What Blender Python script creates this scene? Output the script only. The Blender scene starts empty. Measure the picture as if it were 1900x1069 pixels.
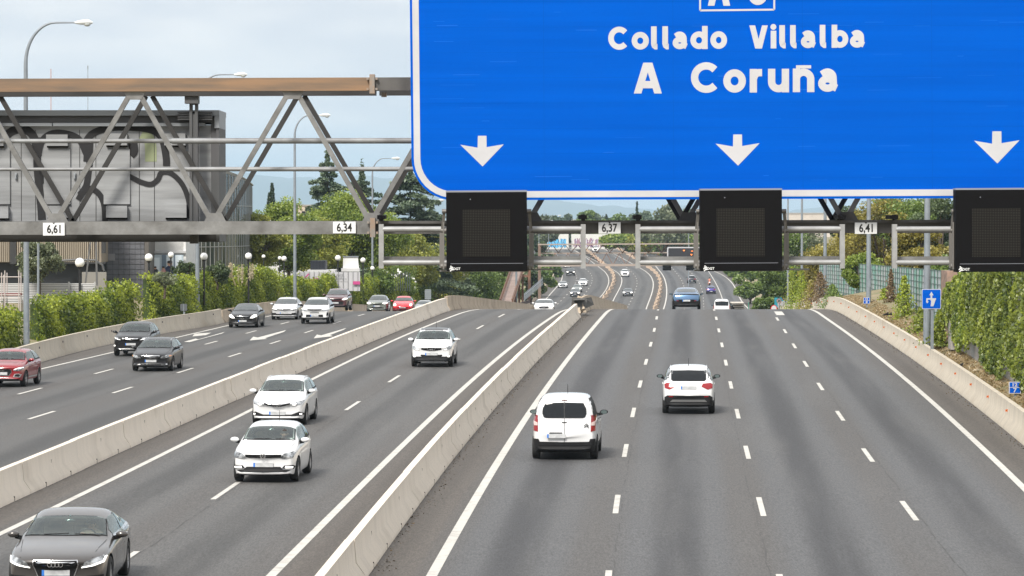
import bpy, bmesh, math, random
import numpy as np
from mathutils import Vector, Matrix
from mathutils.bvhtree import BVHTree
R = math.radians
SC = bpy.context.scene
COL = SC.collection
# ------------------------------------------------------------------ camera
FP, CX, CY, HZ = 6430.0, 950.0, 534.5, 400.0      # focal length and centre in photo pixels, horizon row
PITCH = math.atan((CY - HZ) / FP)
cam = bpy.data.cameras.new('camera'); cam.lens = FP / 1900 * 36; cam.sensor_width = 36
cam.clip_start = 1; cam.clip_end = 60000
camo = bpy.data.objects.new('camera', cam); COL.objects.link(camo)
camo.rotation_euler = (math.pi / 2 - PITCH, 0, 0)
SC.camera = camo
SC.render.resolution_x = 1024; SC.render.resolution_y = 576
# ------------------------------------------------------------------ light
SC.view_settings.view_transform = 'Standard'; SC.view_settings.look = 'None'
SC.view_settings.gamma = 1; SC.view_settings.exposure = 0.74
SUN_EL, SUN_AZ = R(46), R(207)                     # azimuth clockwise from +Y: behind the camera, to the left
sd = bpy.data.lights.new('sun', 'SUN'); sd.energy = 3.0; sd.angle = R(14); sd.color = (1, .95, .87)
so = bpy.data.objects.new('sun', sd); COL.objects.link(so)
sdir = Vector((math.sin(SUN_AZ) * math.cos(SUN_EL), math.cos(SUN_AZ) * math.cos(SUN_EL), math.sin(SUN_EL)))
so.rotation_euler = sdir.to_track_quat('Z', 'Y').to_euler()
W = bpy.data.worlds.new('World'); SC.world = W; W.use_nodes = True
nt = W.node_tree; nt.nodes.clear()
def N(t, **k):
    n = nt.nodes.new(t)
    for a, b in k.items(): setattr(n, a, b)
    return n
sky = N('ShaderNodeTexSky', sky_type='NISHITA'); sky.sun_disc = False
sky.sun_elevation = SUN_EL; sky.sun_rotation = SUN_AZ; sky.air_density = 1.0; sky.dust_density = .6
tc = N('ShaderNodeTexCoord'); mp = N('ShaderNodeMapping'); mp.inputs['Scale'].default_value = (9, 9, 34)
nz = N('ShaderNodeTexNoise'); nz.inputs['Scale'].default_value = 1.0; nz.inputs['Detail'].default_value = 6; nz.inputs['Roughness'].default_value = .55
sp = N('ShaderNodeSeparateXYZ'); mr = N('ShaderNodeMapRange'); mr.inputs[1].default_value = -.005; mr.inputs[2].default_value = .062
mr.inputs[3].default_value = -.10; mr.inputs[4].default_value = .66
ad = N('ShaderNodeMath', operation='ADD'); cr = N('ShaderNodeMapRange', interpolation_type='SMOOTHSTEP')
cr.inputs[1].default_value = .34; cr.inputs[2].default_value = .72
mx = N('ShaderNodeMix', data_type='RGBA'); bg = N('ShaderNodeBackground'); ow = N('ShaderNodeOutputWorld')
nz2 = N('ShaderNodeTexNoise'); nz2.inputs['Scale'].default_value = 1.7; nz2.inputs['Detail'].default_value = 4
cl = N('ShaderNodeMix', data_type='RGBA'); cl.inputs[6].default_value = (5.0, 5.15, 5.45, 1); cl.inputs[7].default_value = (6.25, 6.2, 6.15, 1)
L = nt.links.new
L(tc.outputs['Generated'], mp.inputs[0]); L(mp.outputs[0], nz.inputs[0]); L(mp.outputs[0], nz2.inputs[0]); L(tc.outputs['Generated'], sp.inputs[0])
L(sp.outputs[2], mr.inputs[0]); L(nz.outputs[0], ad.inputs[0]); L(mr.outputs[0], ad.inputs[1]); L(ad.outputs[0], cr.inputs[0])
hb = N('ShaderNodeMix', data_type='RGBA'); hb.inputs[0].default_value = .75; hb.inputs[7].default_value = (3.5, 4.85, 6.6, 1); L(sky.outputs[0], hb.inputs[6])
L(cr.outputs[0], mx.inputs[0]); L(hb.outputs[2], mx.inputs[6]); cc = N('ShaderNodeMapRange'); cc.inputs[1].default_value = .38; cc.inputs[2].default_value = .62; L(nz2.outputs[0], cc.inputs[0]); L(cc.outputs[0], cl.inputs[0]); L(cl.outputs[2], mx.inputs[7])
up = N('ShaderNodeMapRange'); up.inputs[1].default_value = .10; up.inputs[2].default_value = .8; up.inputs[3].default_value = 1; up.inputs[4].default_value = 1.25; L(sp.outputs[2], up.inputs[0])   # sky brightened overhead, above the view, to keep up the scene's light
us = N('ShaderNodeVectorMath', operation='SCALE'); L(mx.outputs[2], us.inputs[0]); L(up.outputs[0], us.inputs['Scale'])
bg.inputs[1].default_value = .1
L(us.outputs[0], bg.inputs[0]); L(bg.outputs[0], ow.inputs[0])

# ------------------------------------------------------------------ helpers
def ray(px, py):
    u = (px - CX) / FP; v = (CY - py) / FP
    return u, math.cos(PITCH) + math.sin(PITCH) * v, -math.sin(PITCH) + math.cos(PITCH) * v
def at(px, py, Y):
    a, b, c = ray(px, py); t = Y / b
    return Vector((a * t, Y, c * t))
def pxs(d): return d / FP      # metres per pixel at distance d
def tag(o, label=None, cat=None, group=None, kind=None):
    if label: o['label'] = label
    if cat: o['category'] = cat
    if group: o['group'] = group
    if kind: o['kind'] = kind
    return o
def empty(name, loc=(0, 0, 0), rz=0, label=None, cat=None, group=None):
    o = bpy.data.objects.new(name, None); COL.objects.link(o)
    o.location = loc; o.rotation_euler = (0, 0, rz); o.empty_display_size = .3
    return tag(o, label, cat, group)
def link(name, me, mat=None, parent=None, smooth=None):
    o = bpy.data.objects.new(name, me); COL.objects.link(o)
    if mat is not None:
        me.materials.clear()
        for m in (mat if isinstance(mat, (list, tuple)) else [mat]): me.materials.append(m)
    if parent is not None: o.parent = parent
    if smooth is not None:
        me.shade_smooth(); me.set_sharp_from_angle(angle=R(smooth))
    return o
def bm_link(name, bm, mat, parent=None, smooth=None):
    me = bpy.data.meshes.new(name); bm.normal_update(); bm.to_mesh(me); bm.free()
    return link(name, me, mat, parent, smooth)
def copy_tree(o, parent=None):
    c = o.copy(); COL.objects.link(c); c.parent = parent
    for ch in list(o.children): copy_tree(ch, c)
    return c

class MB:
    """collects shapes for one mesh"""
    def __init__(s): s.v = []; s.f = []; s.mi = []; s.cur = 0
    def add(s, vs, fs):
        b = len(s.v); s.v += [tuple(v) for v in vs]; s.f += [tuple(i + b for i in f) for f in fs]; s.mi += [s.cur] * len(fs)
    def box(s, a, b):
        x0, y0, z0 = a; x1, y1, z1 = b
        s.add([(x0,y0,z0),(x1,y0,z0),(x1,y1,z0),(x0,y1,z0),(x0,y0,z1),(x1,y0,z1),(x1,y1,z1),(x0,y1,z1)],
              [(0,3,2,1),(4,5,6,7),(0,1,5,4),(1,2,6,5),(2,3,7,6),(3,0,4,7)])
    def bar(s, p, q, w, h=None, side=(0, 1, 0)):
        """rectangular bar from p to q; w along side, h across"""
        p = Vector(p); q = Vector(q); h = h or w
        d = (q - p).normalized(); sd_ = Vector(side); sd_ = (sd_ - d * sd_.dot(d))
        if sd_.length < 1e-4: sd_ = Vector((1, 0, 0)); sd_ = sd_ - d * sd_.dot(d)
        sd_.normalize(); u = d.cross(sd_)
        c = []
        for P in (p, q):
            for a, b in ((-1,-1),(1,-1),(1,1),(-1,1)): c.append(P + sd_ * (a * w / 2) + u * (b * h / 2))
        s.add(c, [(0,3,2,1),(4,5,6,7),(0,1,5,4),(1,2,6,5),(2,3,7,6),(3,0,4,7)])
    def tube(s, pts, r, n=10, caps=True):
        pts = [Vector(p) for p in pts]; rs = r if isinstance(r, (list, tuple)) else [r] * len(pts)
        rings = []; ref = None
        for i, p in enumerate(pts):
            d = (pts[min(i+1, len(pts)-1)] - pts[max(i-1, 0)]).normalized()
            if ref is None:
                ref = Vector((0,0,1)) if abs(d.z) < .9 else Vector((1,0,0))
            a = (ref - d * ref.dot(d)).normalized(); b = d.cross(a); ref = a
            rings.append([p + (a * math.cos(2*math.pi*k/n) + b * math.sin(2*math.pi*k/n)) * rs[i] for k in range(n)])
        vs = [v for r_ in rings for v in r_]; fs = []
        for i in range(len(pts)-1):
            for k in range(n):
                fs.append((i*n+k, i*n+(k+1)%n, (i+1)*n+(k+1)%n, (i+1)*n+k))
        if caps: fs.append(tuple(range(n-1, -1, -1))); fs.append(tuple((len(pts)-1)*n + k for k in range(n)))
        s.add(vs, fs)
    def lathe(s, prof, n=20, axis='z', c=(0,0,0)):
        """prof: list of (r, h)"""
        vs = []; fs = []; m = len(prof)
        for r_, h in prof:
            for k in range(n):
                a = 2*math.pi*k/n
                if axis == 'z': v = (r_*math.cos(a), r_*math.sin(a), h)
                elif axis == 'y': v = (r_*math.sin(a), h, r_*math.cos(a))
                else: v = (h, r_*math.cos(a), r_*math.sin(a))
                vs.append((v[0]+c[0], v[1]+c[1], v[2]+c[2]))
        for i in range(m-1):
            for k in range(n): fs.append((i*n+k, i*n+(k+1)%n, (i+1)*n+(k+1)%n, (i+1)*n+k))
        s.add(vs, fs)
    def ball(s, c, r, n=12, m=8, sc=(1,1,1)):
        pr = [(math.sin(math.pi*i/m), -math.cos(math.pi*i/m)) for i in range(m+1)]
        b = len(s.v); s.lathe([(max(a,1e-4)*r*1.0, h*r) for a, h in pr], n)
        for i in range(b, len(s.v)):
            v = s.v[i]; s.v[i] = (v[0]*sc[0]+c[0], v[1]*sc[1]+c[1], v[2]*sc[2]+c[2])
    def prism(s, poly, off):
        """poly: 3D points, extruded by vector off"""
        off = Vector(off); a = [Vector(p) for p in poly]; n = len(a)
        s.add(a + [p + off for p in a], [tuple(range(n)), tuple(range(2*n-1, n-1, -1))] + [(i, i+n, (i+1)%n+n, (i+1)%n) for i in range(n)])
    def build(s, name, mat, parent=None, smooth=None, fix=True):
        me = bpy.data.meshes.new(name); me.from_pydata(s.v, [], s.f)
        if isinstance(mat, (list, tuple)) and any(s.mi): me.polygons.foreach_set('material_index', s.mi)
        if fix:
            bm = bmesh.new(); bm.from_mesh(me); bmesh.ops.recalc_face_normals(bm, faces=bm.faces); bm.to_mesh(me); bm.free()
        return link(name, me, mat, parent, smooth)

# ------------------------------------------------------------------ materials
MATS = {}
def mat(name, col, rough=.6, metal=0, spec=.5, noise=0, nscale=4, col2=None, bump=0, bscale=30, coat=0, emit=0, stretch=(1,1,1), detail=4, coords='Object', lo=.35, hi=.65):
    if name in MATS: return MATS[name]
    m = bpy.data.materials.new(name); m.use_nodes = True; t = m.node_tree; b = t.nodes['Principled BSDF']
    b.inputs['Base Color'].default_value = (*col, 1); b.inputs['Roughness'].default_value = rough; b.inputs['Metallic'].default_value = metal
    b.inputs['Specular IOR Level'].default_value = spec; b.inputs['Coat Weight'].default_value = coat; b.inputs['Coat Roughness'].default_value = .05
    if emit: b.inputs['Emission Color'].default_value = (*col, 1); b.inputs['Emission Strength'].default_value = emit
    if noise or bump or col2:
        tc = t.nodes.new('ShaderNodeTexCoord'); mp = t.nodes.new('ShaderNodeMapping'); mp.inputs['Scale'].default_value = stretch
        if coords == 'World':
            g = t.nodes.new('ShaderNodeNewGeometry'); t.links.new(g.outputs['Position'], mp.inputs[0])
        else: t.links.new(tc.outputs[coords], mp.inputs[0])
    if noise or col2:
        nz = t.nodes.new('ShaderNodeTexNoise'); nz.inputs['Scale'].default_value = nscale; nz.inputs['Detail'].default_value = detail; nz.inputs['Roughness'].default_value = .6
        t.links.new(mp.outputs[0], nz.inputs[0])
        mr = t.nodes.new('ShaderNodeMapRange'); mr.inputs[1].default_value = lo; mr.inputs[2].default_value = hi
        mx = t.nodes.new('ShaderNodeMix'); mx.data_type = 'RGBA'
        c2 = col2 or tuple(c * (1 - noise) for c in col)
        mx.inputs[6].default_value = (*col, 1); mx.inputs[7].default_value = (*c2, 1)
        t.links.new(nz.outputs[0], mr.inputs[0]); t.links.new(mr.outputs[0], mx.inputs[0]); t.links.new(mx.outputs[2], b.inputs['Base Color'])
    if bump:
        n2 = t.nodes.new('ShaderNodeTexNoise'); n2.inputs['Scale'].default_value = bscale; n2.inputs['Detail'].default_value = 3
        bu = t.nodes.new('ShaderNodeBump'); bu.inputs['Strength'].default_value = bump; bu.inputs['Distance'].default_value = .02
        t.links.new(mp.outputs[0], n2.inputs[0]); t.links.new(n2.outputs[0], bu.inputs['Height']); t.links.new(bu.outputs[0], b.inputs['Normal'])
    MATS[name] = m; return m
def nodes_of(m): return m.node_tree, m.node_tree.nodes, m.node_tree.links.new

def asphalt(name, base, track, patch, dust=(.090,.084,.079)):
    """asphalt with wheel paths; UV x counts lanes, UV y metres along the road"""
    m = mat(name, base, rough=.72, spec=.4); t, n, l = nodes_of(m); b = n['Principled BSDF']
    uv = n.new('ShaderNodeUVMap'); uv.uv_map = 'UVMap'; s = n.new('ShaderNodeSeparateXYZ'); l(uv.outputs[0], s.inputs[0])
    g = n.new('ShaderNodeNewGeometry')
    # wheel path bands: |frac(u) -.5| profile, wobbled
    nzw = n.new('ShaderNodeTexNoise'); nzw.inputs['Scale'].default_value = .012; l(g.outputs['Position'], nzw.inputs[0])
    a0 = n.new('ShaderNodeMath'); a0.operation = 'MULTIPLY_ADD'; a0.inputs[1].default_value = .12; l(nzw.outputs[0], a0.inputs[0]); l(s.outputs[0], a0.inputs[2])
    a1 = n.new('ShaderNodeMath'); a1.operation = 'MULTIPLY'; a1.inputs[1].default_value = 2 * math.pi; l(a0.outputs[0], a1.inputs[0])
    a2 = n.new('ShaderNodeMath'); a2.operation = 'COSINE'; l(a1.outputs[0], a2.inputs[0])
    def rng(src, a, b, c=0, d=1):
        q = n.new('ShaderNodeMapRange'); q.interpolation_type = 'SMOOTHSTEP'; q.inputs[1].default_value = a; q.inputs[2].default_value = b; q.inputs[3].default_value = c; q.inputs[4].default_value = d; l(src, q.inputs[0]); return q.outputs[0]
    mp = n.new('ShaderNodeMapping'); mp.inputs['Scale'].default_value = (2.4, .02, 1); l(uv.outputs[0], mp.inputs[0])
    nz = n.new('ShaderNodeTexNoise'); nz.inputs['Scale'].default_value = 1.5; nz.inputs['Detail'].default_value = 5; l(mp.outputs[0], nz.inputs[0])
    mu = n.new('ShaderNodeMath'); mu.operation = 'MULTIPLY'; l(rng(a2.outputs[0], -.15, -1.0), mu.inputs[0]); l(rng(nz.outputs[0], .25, .6, .35, 1), mu.inputs[1])      # oil line in the lane centre
    mx0 = n.new('ShaderNodeMix'); mx0.data_type = 'RGBA'; mx0.inputs[6].default_value = (*base, 1); mx0.inputs[7].default_value = (*track, 1); l(mu.outputs[0], mx0.inputs[0])
    mu2 = n.new('ShaderNodeMath'); mu2.operation = 'MULTIPLY'; l(rng(a2.outputs[0], .1, .95), mu2.inputs[0]); l(rng(nz.outputs[0], .3, .7, .5, .9), mu2.inputs[1])      # dusty brown along the lane lines
    mx = n.new('ShaderNodeMix'); mx.data_type = 'RGBA'; mx.inputs[7].default_value = (*dust, 1); l(mu2.outputs[0], mx.inputs[0]); l(mx0.outputs[2], mx.inputs[6])
    # large stains
    n3 = n.new('ShaderNodeTexNoise'); n3.inputs['Scale'].default_value = 1.0; n3.inputs['Detail'].default_value = 6; mp3 = n.new('ShaderNodeMapping'); mp3.inputs['Scale'].default_value = (2.5, .05, 1); l(uv.outputs[0], mp3.inputs[0]); l(mp3.outputs[0], n3.inputs[0])
    r3 = n.new('ShaderNodeMapRange'); r3.inputs[1].default_value = .52; r3.inputs[2].default_value = .95; l(n3.outputs[0], r3.inputs[0])
    m3 = n.new('ShaderNodeMix'); m3.data_type = 'RGBA'; m3.inputs[7].default_value = (*patch, 1); l(r3.outputs[0], m3.inputs[0]); l(mx.outputs[2], m3.inputs[6])
    # grain
    n4 = n.new('ShaderNodeTexNoise'); mp4 = n.new('ShaderNodeMapping'); mp4.inputs['Scale'].default_value = (26, 3.6, 10); l(g.outputs['Position'], mp4.inputs[0]); n4.inputs['Scale'].default_value = 1; n4.inputs['Detail'].default_value = 4; n4.inputs['Roughness'].default_value = .8; l(mp4.outputs[0], n4.inputs[0])
    r4 = n.new('ShaderNodeMapRange'); r4.inputs[1].default_value = .3; r4.inputs[2].default_value = .7; r4.inputs[3].default_value = .44; r4.inputs[4].default_value = 1.30; l(n4.outputs[0], r4.inputs[0])
    m4 = n.new('ShaderNodeVectorMath'); m4.operation = 'SCALE'; l(m3.outputs[2], m4.inputs[0]); l(r4.outputs[0], m4.inputs['Scale'])
    l(m4.outputs[0], b.inputs['Base Color'])
    return m
# ------------------------------------------------------------------ road alignment
YS = np.arange(0, 3001, .5)
def integ(kn, z0):
    s = np.interp(YS, [k[0] for k in kn], [k[1] for k in kn])
    return z0 + np.concatenate([[0], np.cumsum((s[1:] + s[:-1]) / 2 * .5)])
ZP = integ([(0,.00824),(208,.00824),(229,-.0325),(440,-.0325),(580,0),(650,.0125),(900,.0125),(1100,.006),(1400,.006),(1700,0),(3000,0)], -7.66)
_l = integ([(0,0),(240,0),(272,-.0325),(440,-.0325)], -7.0)
_t = np.clip((YS - 300) / 130, 0, 1); ZL = _l * (1 - _t) + ZP * _t
def P(y): return float(np.interp(y, YS, ZP))
def PL(y): return float(np.interp(y, YS, ZL))
def gr(px, py, prof, y0=40, y1=2000):
    """where the line of sight through a photo pixel first meets the road surface beyond y0"""
    a, b, c = ray(px, py); prev = None; y = y0
    while y < y1:
        d = prof(y) - c * y / b
        if prev is not None and prev < 0 <= d:
            y -= (d / (d - prev)) * 1.0; return Vector((a * y / b, y, prof(y)))
        prev = d; y += 1.0
    return None
class Line:
    """x of a road line as a function of the distance y, from traced points"""
    def __init__(s, near, far, prof, deg=3, nmax=None):
        pn = [gr(x, y, prof) for x, y in near]; pn = [p for p in pn if p and p.y < (nmax or 235)]
        pf = [gr(x, y, prof, 560) for x, y in far]; pf = [p for p in pf if p]
        s.n = np.polyfit([p.y for p in pn], [p.x for p in pn], min(deg, max(1, len(pn) - 2)))
        s.f = np.polyfit([p.y for p in pf], [p.x for p in pf], min(3, len(pf) - 1))
        s.a, s.b = min(p.y for p in pn), max(p.y for p in pn)
        s.c, s.d = min(p.y for p in pf), max(p.y for p in pf)
        s.dn, s.df = np.polyder(s.n), np.polyder(s.f)
    def __call__(s, y):
        if y < s.a: return float(np.polyval(s.n, s.a) + np.polyval(s.dn, s.a) * (y - s.a))
        if y <= s.b: return float(np.polyval(s.n, y))
        if y < s.c:
            h = s.c - s.b; t = (y - s.b) / h
            p0, p1 = np.polyval(s.n, s.b), np.polyval(s.f, s.c); m0, m1 = np.polyval(s.dn, s.b) * h, np.polyval(s.df, s.c) * h
            return float((2*t**3-3*t**2+1)*p0 + (t**3-2*t**2+t)*m0 + (-2*t**3+3*t**2)*p1 + (t**3-t**2)*m1)
        if y <= s.d: return float(np.polyval(s.f, y))
        return float(np.polyval(s.f, s.d) + np.polyval(s.df, s.d) * (y - s.d))
    def slope(s, y): return (s(y + 1) - s(y - 1)) / 2
R_left = Line([(804,1069),(871,942),(929,840),(987,765),(1016,720.5),(1068,647),(1095,613),(1116,591.6)],
              [(1231.8,571.6),(1236.8,540.6),(1236,525.5),(1231,514),(1225,504)], P)
R_d1 = Line([(1131,1069),(1142,935),(1159,835),(1176,765),(1189,713),(1198,675),(1207,640),(1213,612),(1220,582)],
            [(1270,571),(1271,550),(1269,533.7),(1268,528),(1265.7,522),(1262.5,516.6),(1259,511.6)], P)
R_d2 = Line([(1413,940),(1385,841),(1369,769),(1357,717),(1348,677),(1340,643),(1333,611),(1328,585)],
            [(1306,570),(1305,563),(1304.6,550.7),(1303,539),(1301,533.7),(1299,528),(1295.6,522),(1291.6,516.6),(1287.8,511.6)], P)
R_d3 = Line([(1687,947),(1610,846),(1561,775),(1524,720),(1497,677),(1474,643),(1453,610),(1438,585)],
            [(1343,565),(1340,553),(1335,540.6),(1326,521.7),(1317.5,508)], P)
R_right = Line([(1895,905),(1851,857.5),(1781,790),(1710.5,728),(1657,686),(1598,638.6),(1542,596.5)],
               [(1382,566),(1374,555.8),(1369,543),(1360,529),(1345,513),(1329,505)], P, 2)
B3 = Line([(1898.6,822.5),(1848,784.6),(1806,753.7),(1752.6,711.6),(1696.5,669.5),(1640,629),(1584,593),(1560,583.5)],
          [(1397,561),(1389.5,543),(1374,521.7),(1358,510),(1343,504)], P, 2)
B2 = Line([(688,1069),(729,1005),(771,942),(808,887),(845,847),(884,804),(921,760),(960.5,710),(997,673),(1029,636),(1055,610),(1079,589)],
          [(1216,572),(1225,537),(1226,524),(1220,511.6),(1208,500)], P)
M_left = Line([(0,996),(151.5,913),(280.6,851.5),(378.8,803.8),(463,763),(574.7,709),(663,664.7),(742,625),(805,598),(842,588)],
              [(1137.7,558),(1151.6,530.5),(1153.5,516.6),(1148,508),(1138,501)], P)
M_dash = Line([(256,1025),(272.6,1013),(387,927),(438,898),(563,810),(631.5,766.7),(666,748),(712,716),(739,701.7),(868,618),(881.6,612),(901,601),(913,595.5),(929,587.6)],
              [(1165,569.7),(1168,563),(1174,550),(1180,539),(1181.6,528.6),(1181,519),(1180,514.7),(1173.7,506.5)], P)
M_right = Line([(504,1069),(605,966),(673.7,897),(739.5,834),(797,778),(884,699.5),(952.6,641.6),(997,606),(1029,586)],
               [(1199.6,571.6),(1209.7,543),(1212,530.5),(1209.7,516.6),(1203,508),(1192,500)], P)
B1 = Line([(0,944),(70,909),(143,877),(202,848.7),(283,811.7),(351,782.8),(412.5,754.7),(463,735),(543,695),(619,663),(704,630),(773.7,600)],
          [(1121,554.5),(1136,530.5),(1140,518),(1135,505),(1131,500)], P)
L_left = Line([(72.5,686),(208,654.5),(327.6,625),(423,605)], [(1018,549.5),(1036.6,528),(1043,516.6),(1041.7,508),(1035,501)], PL, 1)
L_r1 = Line([(48.7,778),(110,760.5),(205,730.6),(253.6,717),(330,692),(366,682),(426,661.6),(458,652),(505,635.7),(530.5,628.4),(571.5,615),(592,609.5),(627,599)],
            [(1069.5,563),(1080,551),(1089.7,539),(1096,530.5),(1098.5,520),(1097,511),(1090,502)], PL, 2)
L_r2 = Line([(29,731.7),(82,719),(173,695),(214,685),(379,639),(407,631.6),(455,619),(477.5,613),(519.5,602.5)],
            [(1033.5,565),(1041,558.6),(1052.4,546),(1069,521),(1070,516),(1064,503)], PL, 2)
L_right = Line([(70,890),(283,790),(463,712),(600,650),(704,612)],
               [(1112,553),(1127.6,530.5),(1129.5,518),(1125,508),(1117,500)], PL, 2)
B0 = Line([(71,673),(140,655),(207,639),(296,619.5),(423,600)], [(1004,549),(1023,528),(1030,516.6),(1029,508),(1023,501)], PL, 2)

_b0 = B0
def B0(y):
    if y <= 212: return _b0(y)
    q = L_left(y) - 1.0 - max(0, min(1, (y-350)/250))*1.2
    t = min(1, (y-212)/14); return _b0(y)*(1-t) + q*t if t < 1 else q
def ribbon(name, xl, xr, prof, ys, ncross, m, dz=0, lanes=1, parent=None, profr=None):
    vs = []; fs = []; uv = []
    for y in ys:
        a, b = xl(y), xr(y); za = prof(y); zb = (profr or prof)(y)
        for k in range(ncross + 1):
            t = k / ncross; vs.append((a + (b - a) * t, y, za + (zb - za) * t + dz)); uv.append((lanes * t, y))
    w = ncross + 1
    for i in range(len(ys) - 1):
        for k in range(ncross): fs.append((i*w+k, i*w+k+1, (i+1)*w+k+1, (i+1)*w+k))
    me = bpy.data.meshes.new(name); me.from_pydata(vs, [], fs)
    u = me.uv_layers.new(name='UVMap'); idx = np.empty(len(me.loops), int); me.loops.foreach_get('vertex_index', idx)
    u.data.foreach_set('uv', np.array(uv)[idx].ravel())
    o = link(name, me, m, parent); me.shade_smooth(); return o
def yrange(a, b, fine=4):
    r = []; y = a
    while y < b:
        r.append(y); y += 2.5 if 195 < y < 300 else (fine if y < 500 else 10)
    return r + [b]
BG = 1750
asR = asphalt('asphalt_outbound', (.098,.099,.102), (.048,.048,.051), (.120,.117,.114))
asM = asphalt('asphalt_middle', (.100,.098,.096), (.060,.059,.058), (.122,.118,.113))
asL = asphalt('asphalt_inbound', (.090,.088,.086), (.055,.054,.053), (.11,.106,.10))
shd = asphalt('asphalt_shoulder', (.098,.086,.075), (.080,.070,.061), (.122,.108,.094))
soil = mat('dry_soil', (.27,.21,.13), .95, col2=(.15,.15,.07), nscale=.35, bump=.5, bscale=6, coords='World', detail=8)
paint = mat('road_paint', (.50,.485,.45), .8, col2=(.30,.29,.27), nscale=2.5, coords='World', detail=8, lo=.5, hi=.8)
ys = yrange(42, BG)
off = lambda f, d: (lambda y: f(y) + d)
def shl(y): return min(1, max(0, (y - 560) / 60))
ribbon('road_outbound', R_left, R_right, P, ys, 16, asR, 0, 4); 
ribbon('road_middle', M_left, M_right, P, ys, 8, asM, 0, 2)
ribbon('road_inbound', L_left, L_right, PL, ys, 12, asL, 0, 3)
ribbon('road_shoulder', L_right, off(B1, -.3), PL, ys, 3, shd, 0, 1, profr=lambda y: PL(y))
ribbon('road_shoulder', off(B0, -.1), L_left, PL, ys, 3, shd, 0)
ribbon('road_shoulder', off(B1, -.3), M_left, P, ys, 3, shd, 0)
ribbon('road_shoulder', M_right, off(B2, -.3), P, ys, 3, shd, 0)
ribbon('road_shoulder', off(B2, -.3), R_left, P, ys, 3, shd, 0)
ribbon('road_shoulder', R_right, off(B3, .1), P, ys, 3, shd, 0)
for o in list(COL.objects):
    if o.name.startswith('road'): tag(o, kind='structure')
# markings
def mark_lines():
    vs = []; fs = []
    def strip(f, prof, y0, y1, w, step=3):
        n = max(1, int((y1 - y0) / (step if y0 < 300 else 8))); b = len(vs)
        for i in range(n + 1):
            y = y0 + (y1 - y0) * i / n; x = f(y); z = prof(y) + .006
            vs.extend([(x - w/2, y, z), (x + w/2, y, z)])
        for i in range(n): fs.append((b+2*i, b+2*i+1, b+2*i+3, b+2*i+2))
    strip(R_left, P, 45, 1150, .22); strip(R_right, P, 60, 1150, .2); strip(M_left, P, 60, 1100, .18); strip(M_right, P, 50, 1100, .2)
    strip(L_left, PL, 110, 1100, .18); strip(L_right, PL, 380, 1100, .18); strip(R_d3, P, 560, 1100, .16)
    def dashes(f, prof, y0, y1, ph, w=.135, per=17.0, ln=4.9):
        y = y0 + ph
        while y < y1:
            strip(f, prof, y, y + ln, w, 1.6); y += per
    def start(px, py, prof): return gr(px, py, prof).y
    dashes(R_d1, P, 0, 560, start(1142,953,P) - 17); dashes(R_d1, P, 560, 1100, 3, .15)
    dashes(R_d2, P, 0, 560, start(1417,958,P) - 17); dashes(R_d2, P, 560, 1100, 3)
    dashes(R_d3, P, 0, 200, start(1703,966,P) - 17)
    dashes(M_dash, P, 0, 1100, start(387,927,P) - 17)
    dashes(L_r1, PL, 0, 245, start(48.7,778,PL), .15, 17.5); dashes(L_r2, PL, 0, 245, start(29,731.7,PL), .15, 17.5)
    dashes(L_r1, PL, 560, 1100, 4); dashes(L_r2, PL, 560, 1100, 4)
    strip(lambda y: R_d3(y) + .35, P, 207, 214, .5)
    # lane arrows traced on the inbound carriageway
    for poly in ([(417.5,616),(412,619),(352,635),(341,634.5),(363,628.5),(368,630)],
                 [(392,617.5),(382,622),(357,624.5),(361,619.5)],
                 [(531,612.5),(527,616),(491,628),(496,629),(463,632),(470,625),(478,626.5)],
                 [(643,608.7),(638,612),(612,622),(618,624),(582,628),(588,621),(596,622.5)]):
        b = len(vs)
        for x, y in poly:
            p = gr(x, y, PL); vs.append((p.x, p.y, p.z + .006))
        fs.append(tuple(range(b, b + len(poly))))
    me = bpy.data.meshes.new('road_markings'); me.from_pydata(vs, [], fs)
    bm = bmesh.new(); bm.from_mesh(me); bmesh.ops.triangulate(bm, faces=[f for f in bm.faces if len(f.verts) > 4]); bmesh.ops.recalc_face_normals(bm, faces=bm.faces)
    for f in bm.faces:
        if f.normal.z < 0: f.normal_flip()
    bm.to_mesh(me); bm.free()
    tag(link('road_markings', me, paint), kind='structure')
mark_lines()
def tar_seams():
    rs = np.random.RandomState(6); vs = []; fs = []
    for f, prof, o_, y0, y1 in ((R_d1,P,.14,60,230),(R_d2,P,-.16,60,230),(R_d3,P,.15,60,225),(M_dash,P,.13,60,225),(L_r1,PL,-.14,110,240),(L_r2,PL,.12,130,240)):
        y = y0; w = 0; b = None
        while y < y1:
            w = w*.85 + rs.normal(0,.012); h = abs(rs.normal(.006,.005)) + .002; x = f(y) + o_ + w; z = prof(y) + .004; vs += [(x-h,y,z),(x+h,y,z)]; k = len(vs)
            if b is not None and rs.uniform() > .3: fs.append((k-4,k-3,k-1,k-2))
            b = 1; y += .55
    me = bpy.data.meshes.new('tar_seams'); me.from_pydata(vs, [], fs); tag(link('tar_seams', me, mat('tar', (.045,.043,.042), .7)), kind='structure')
tar_seams()
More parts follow.
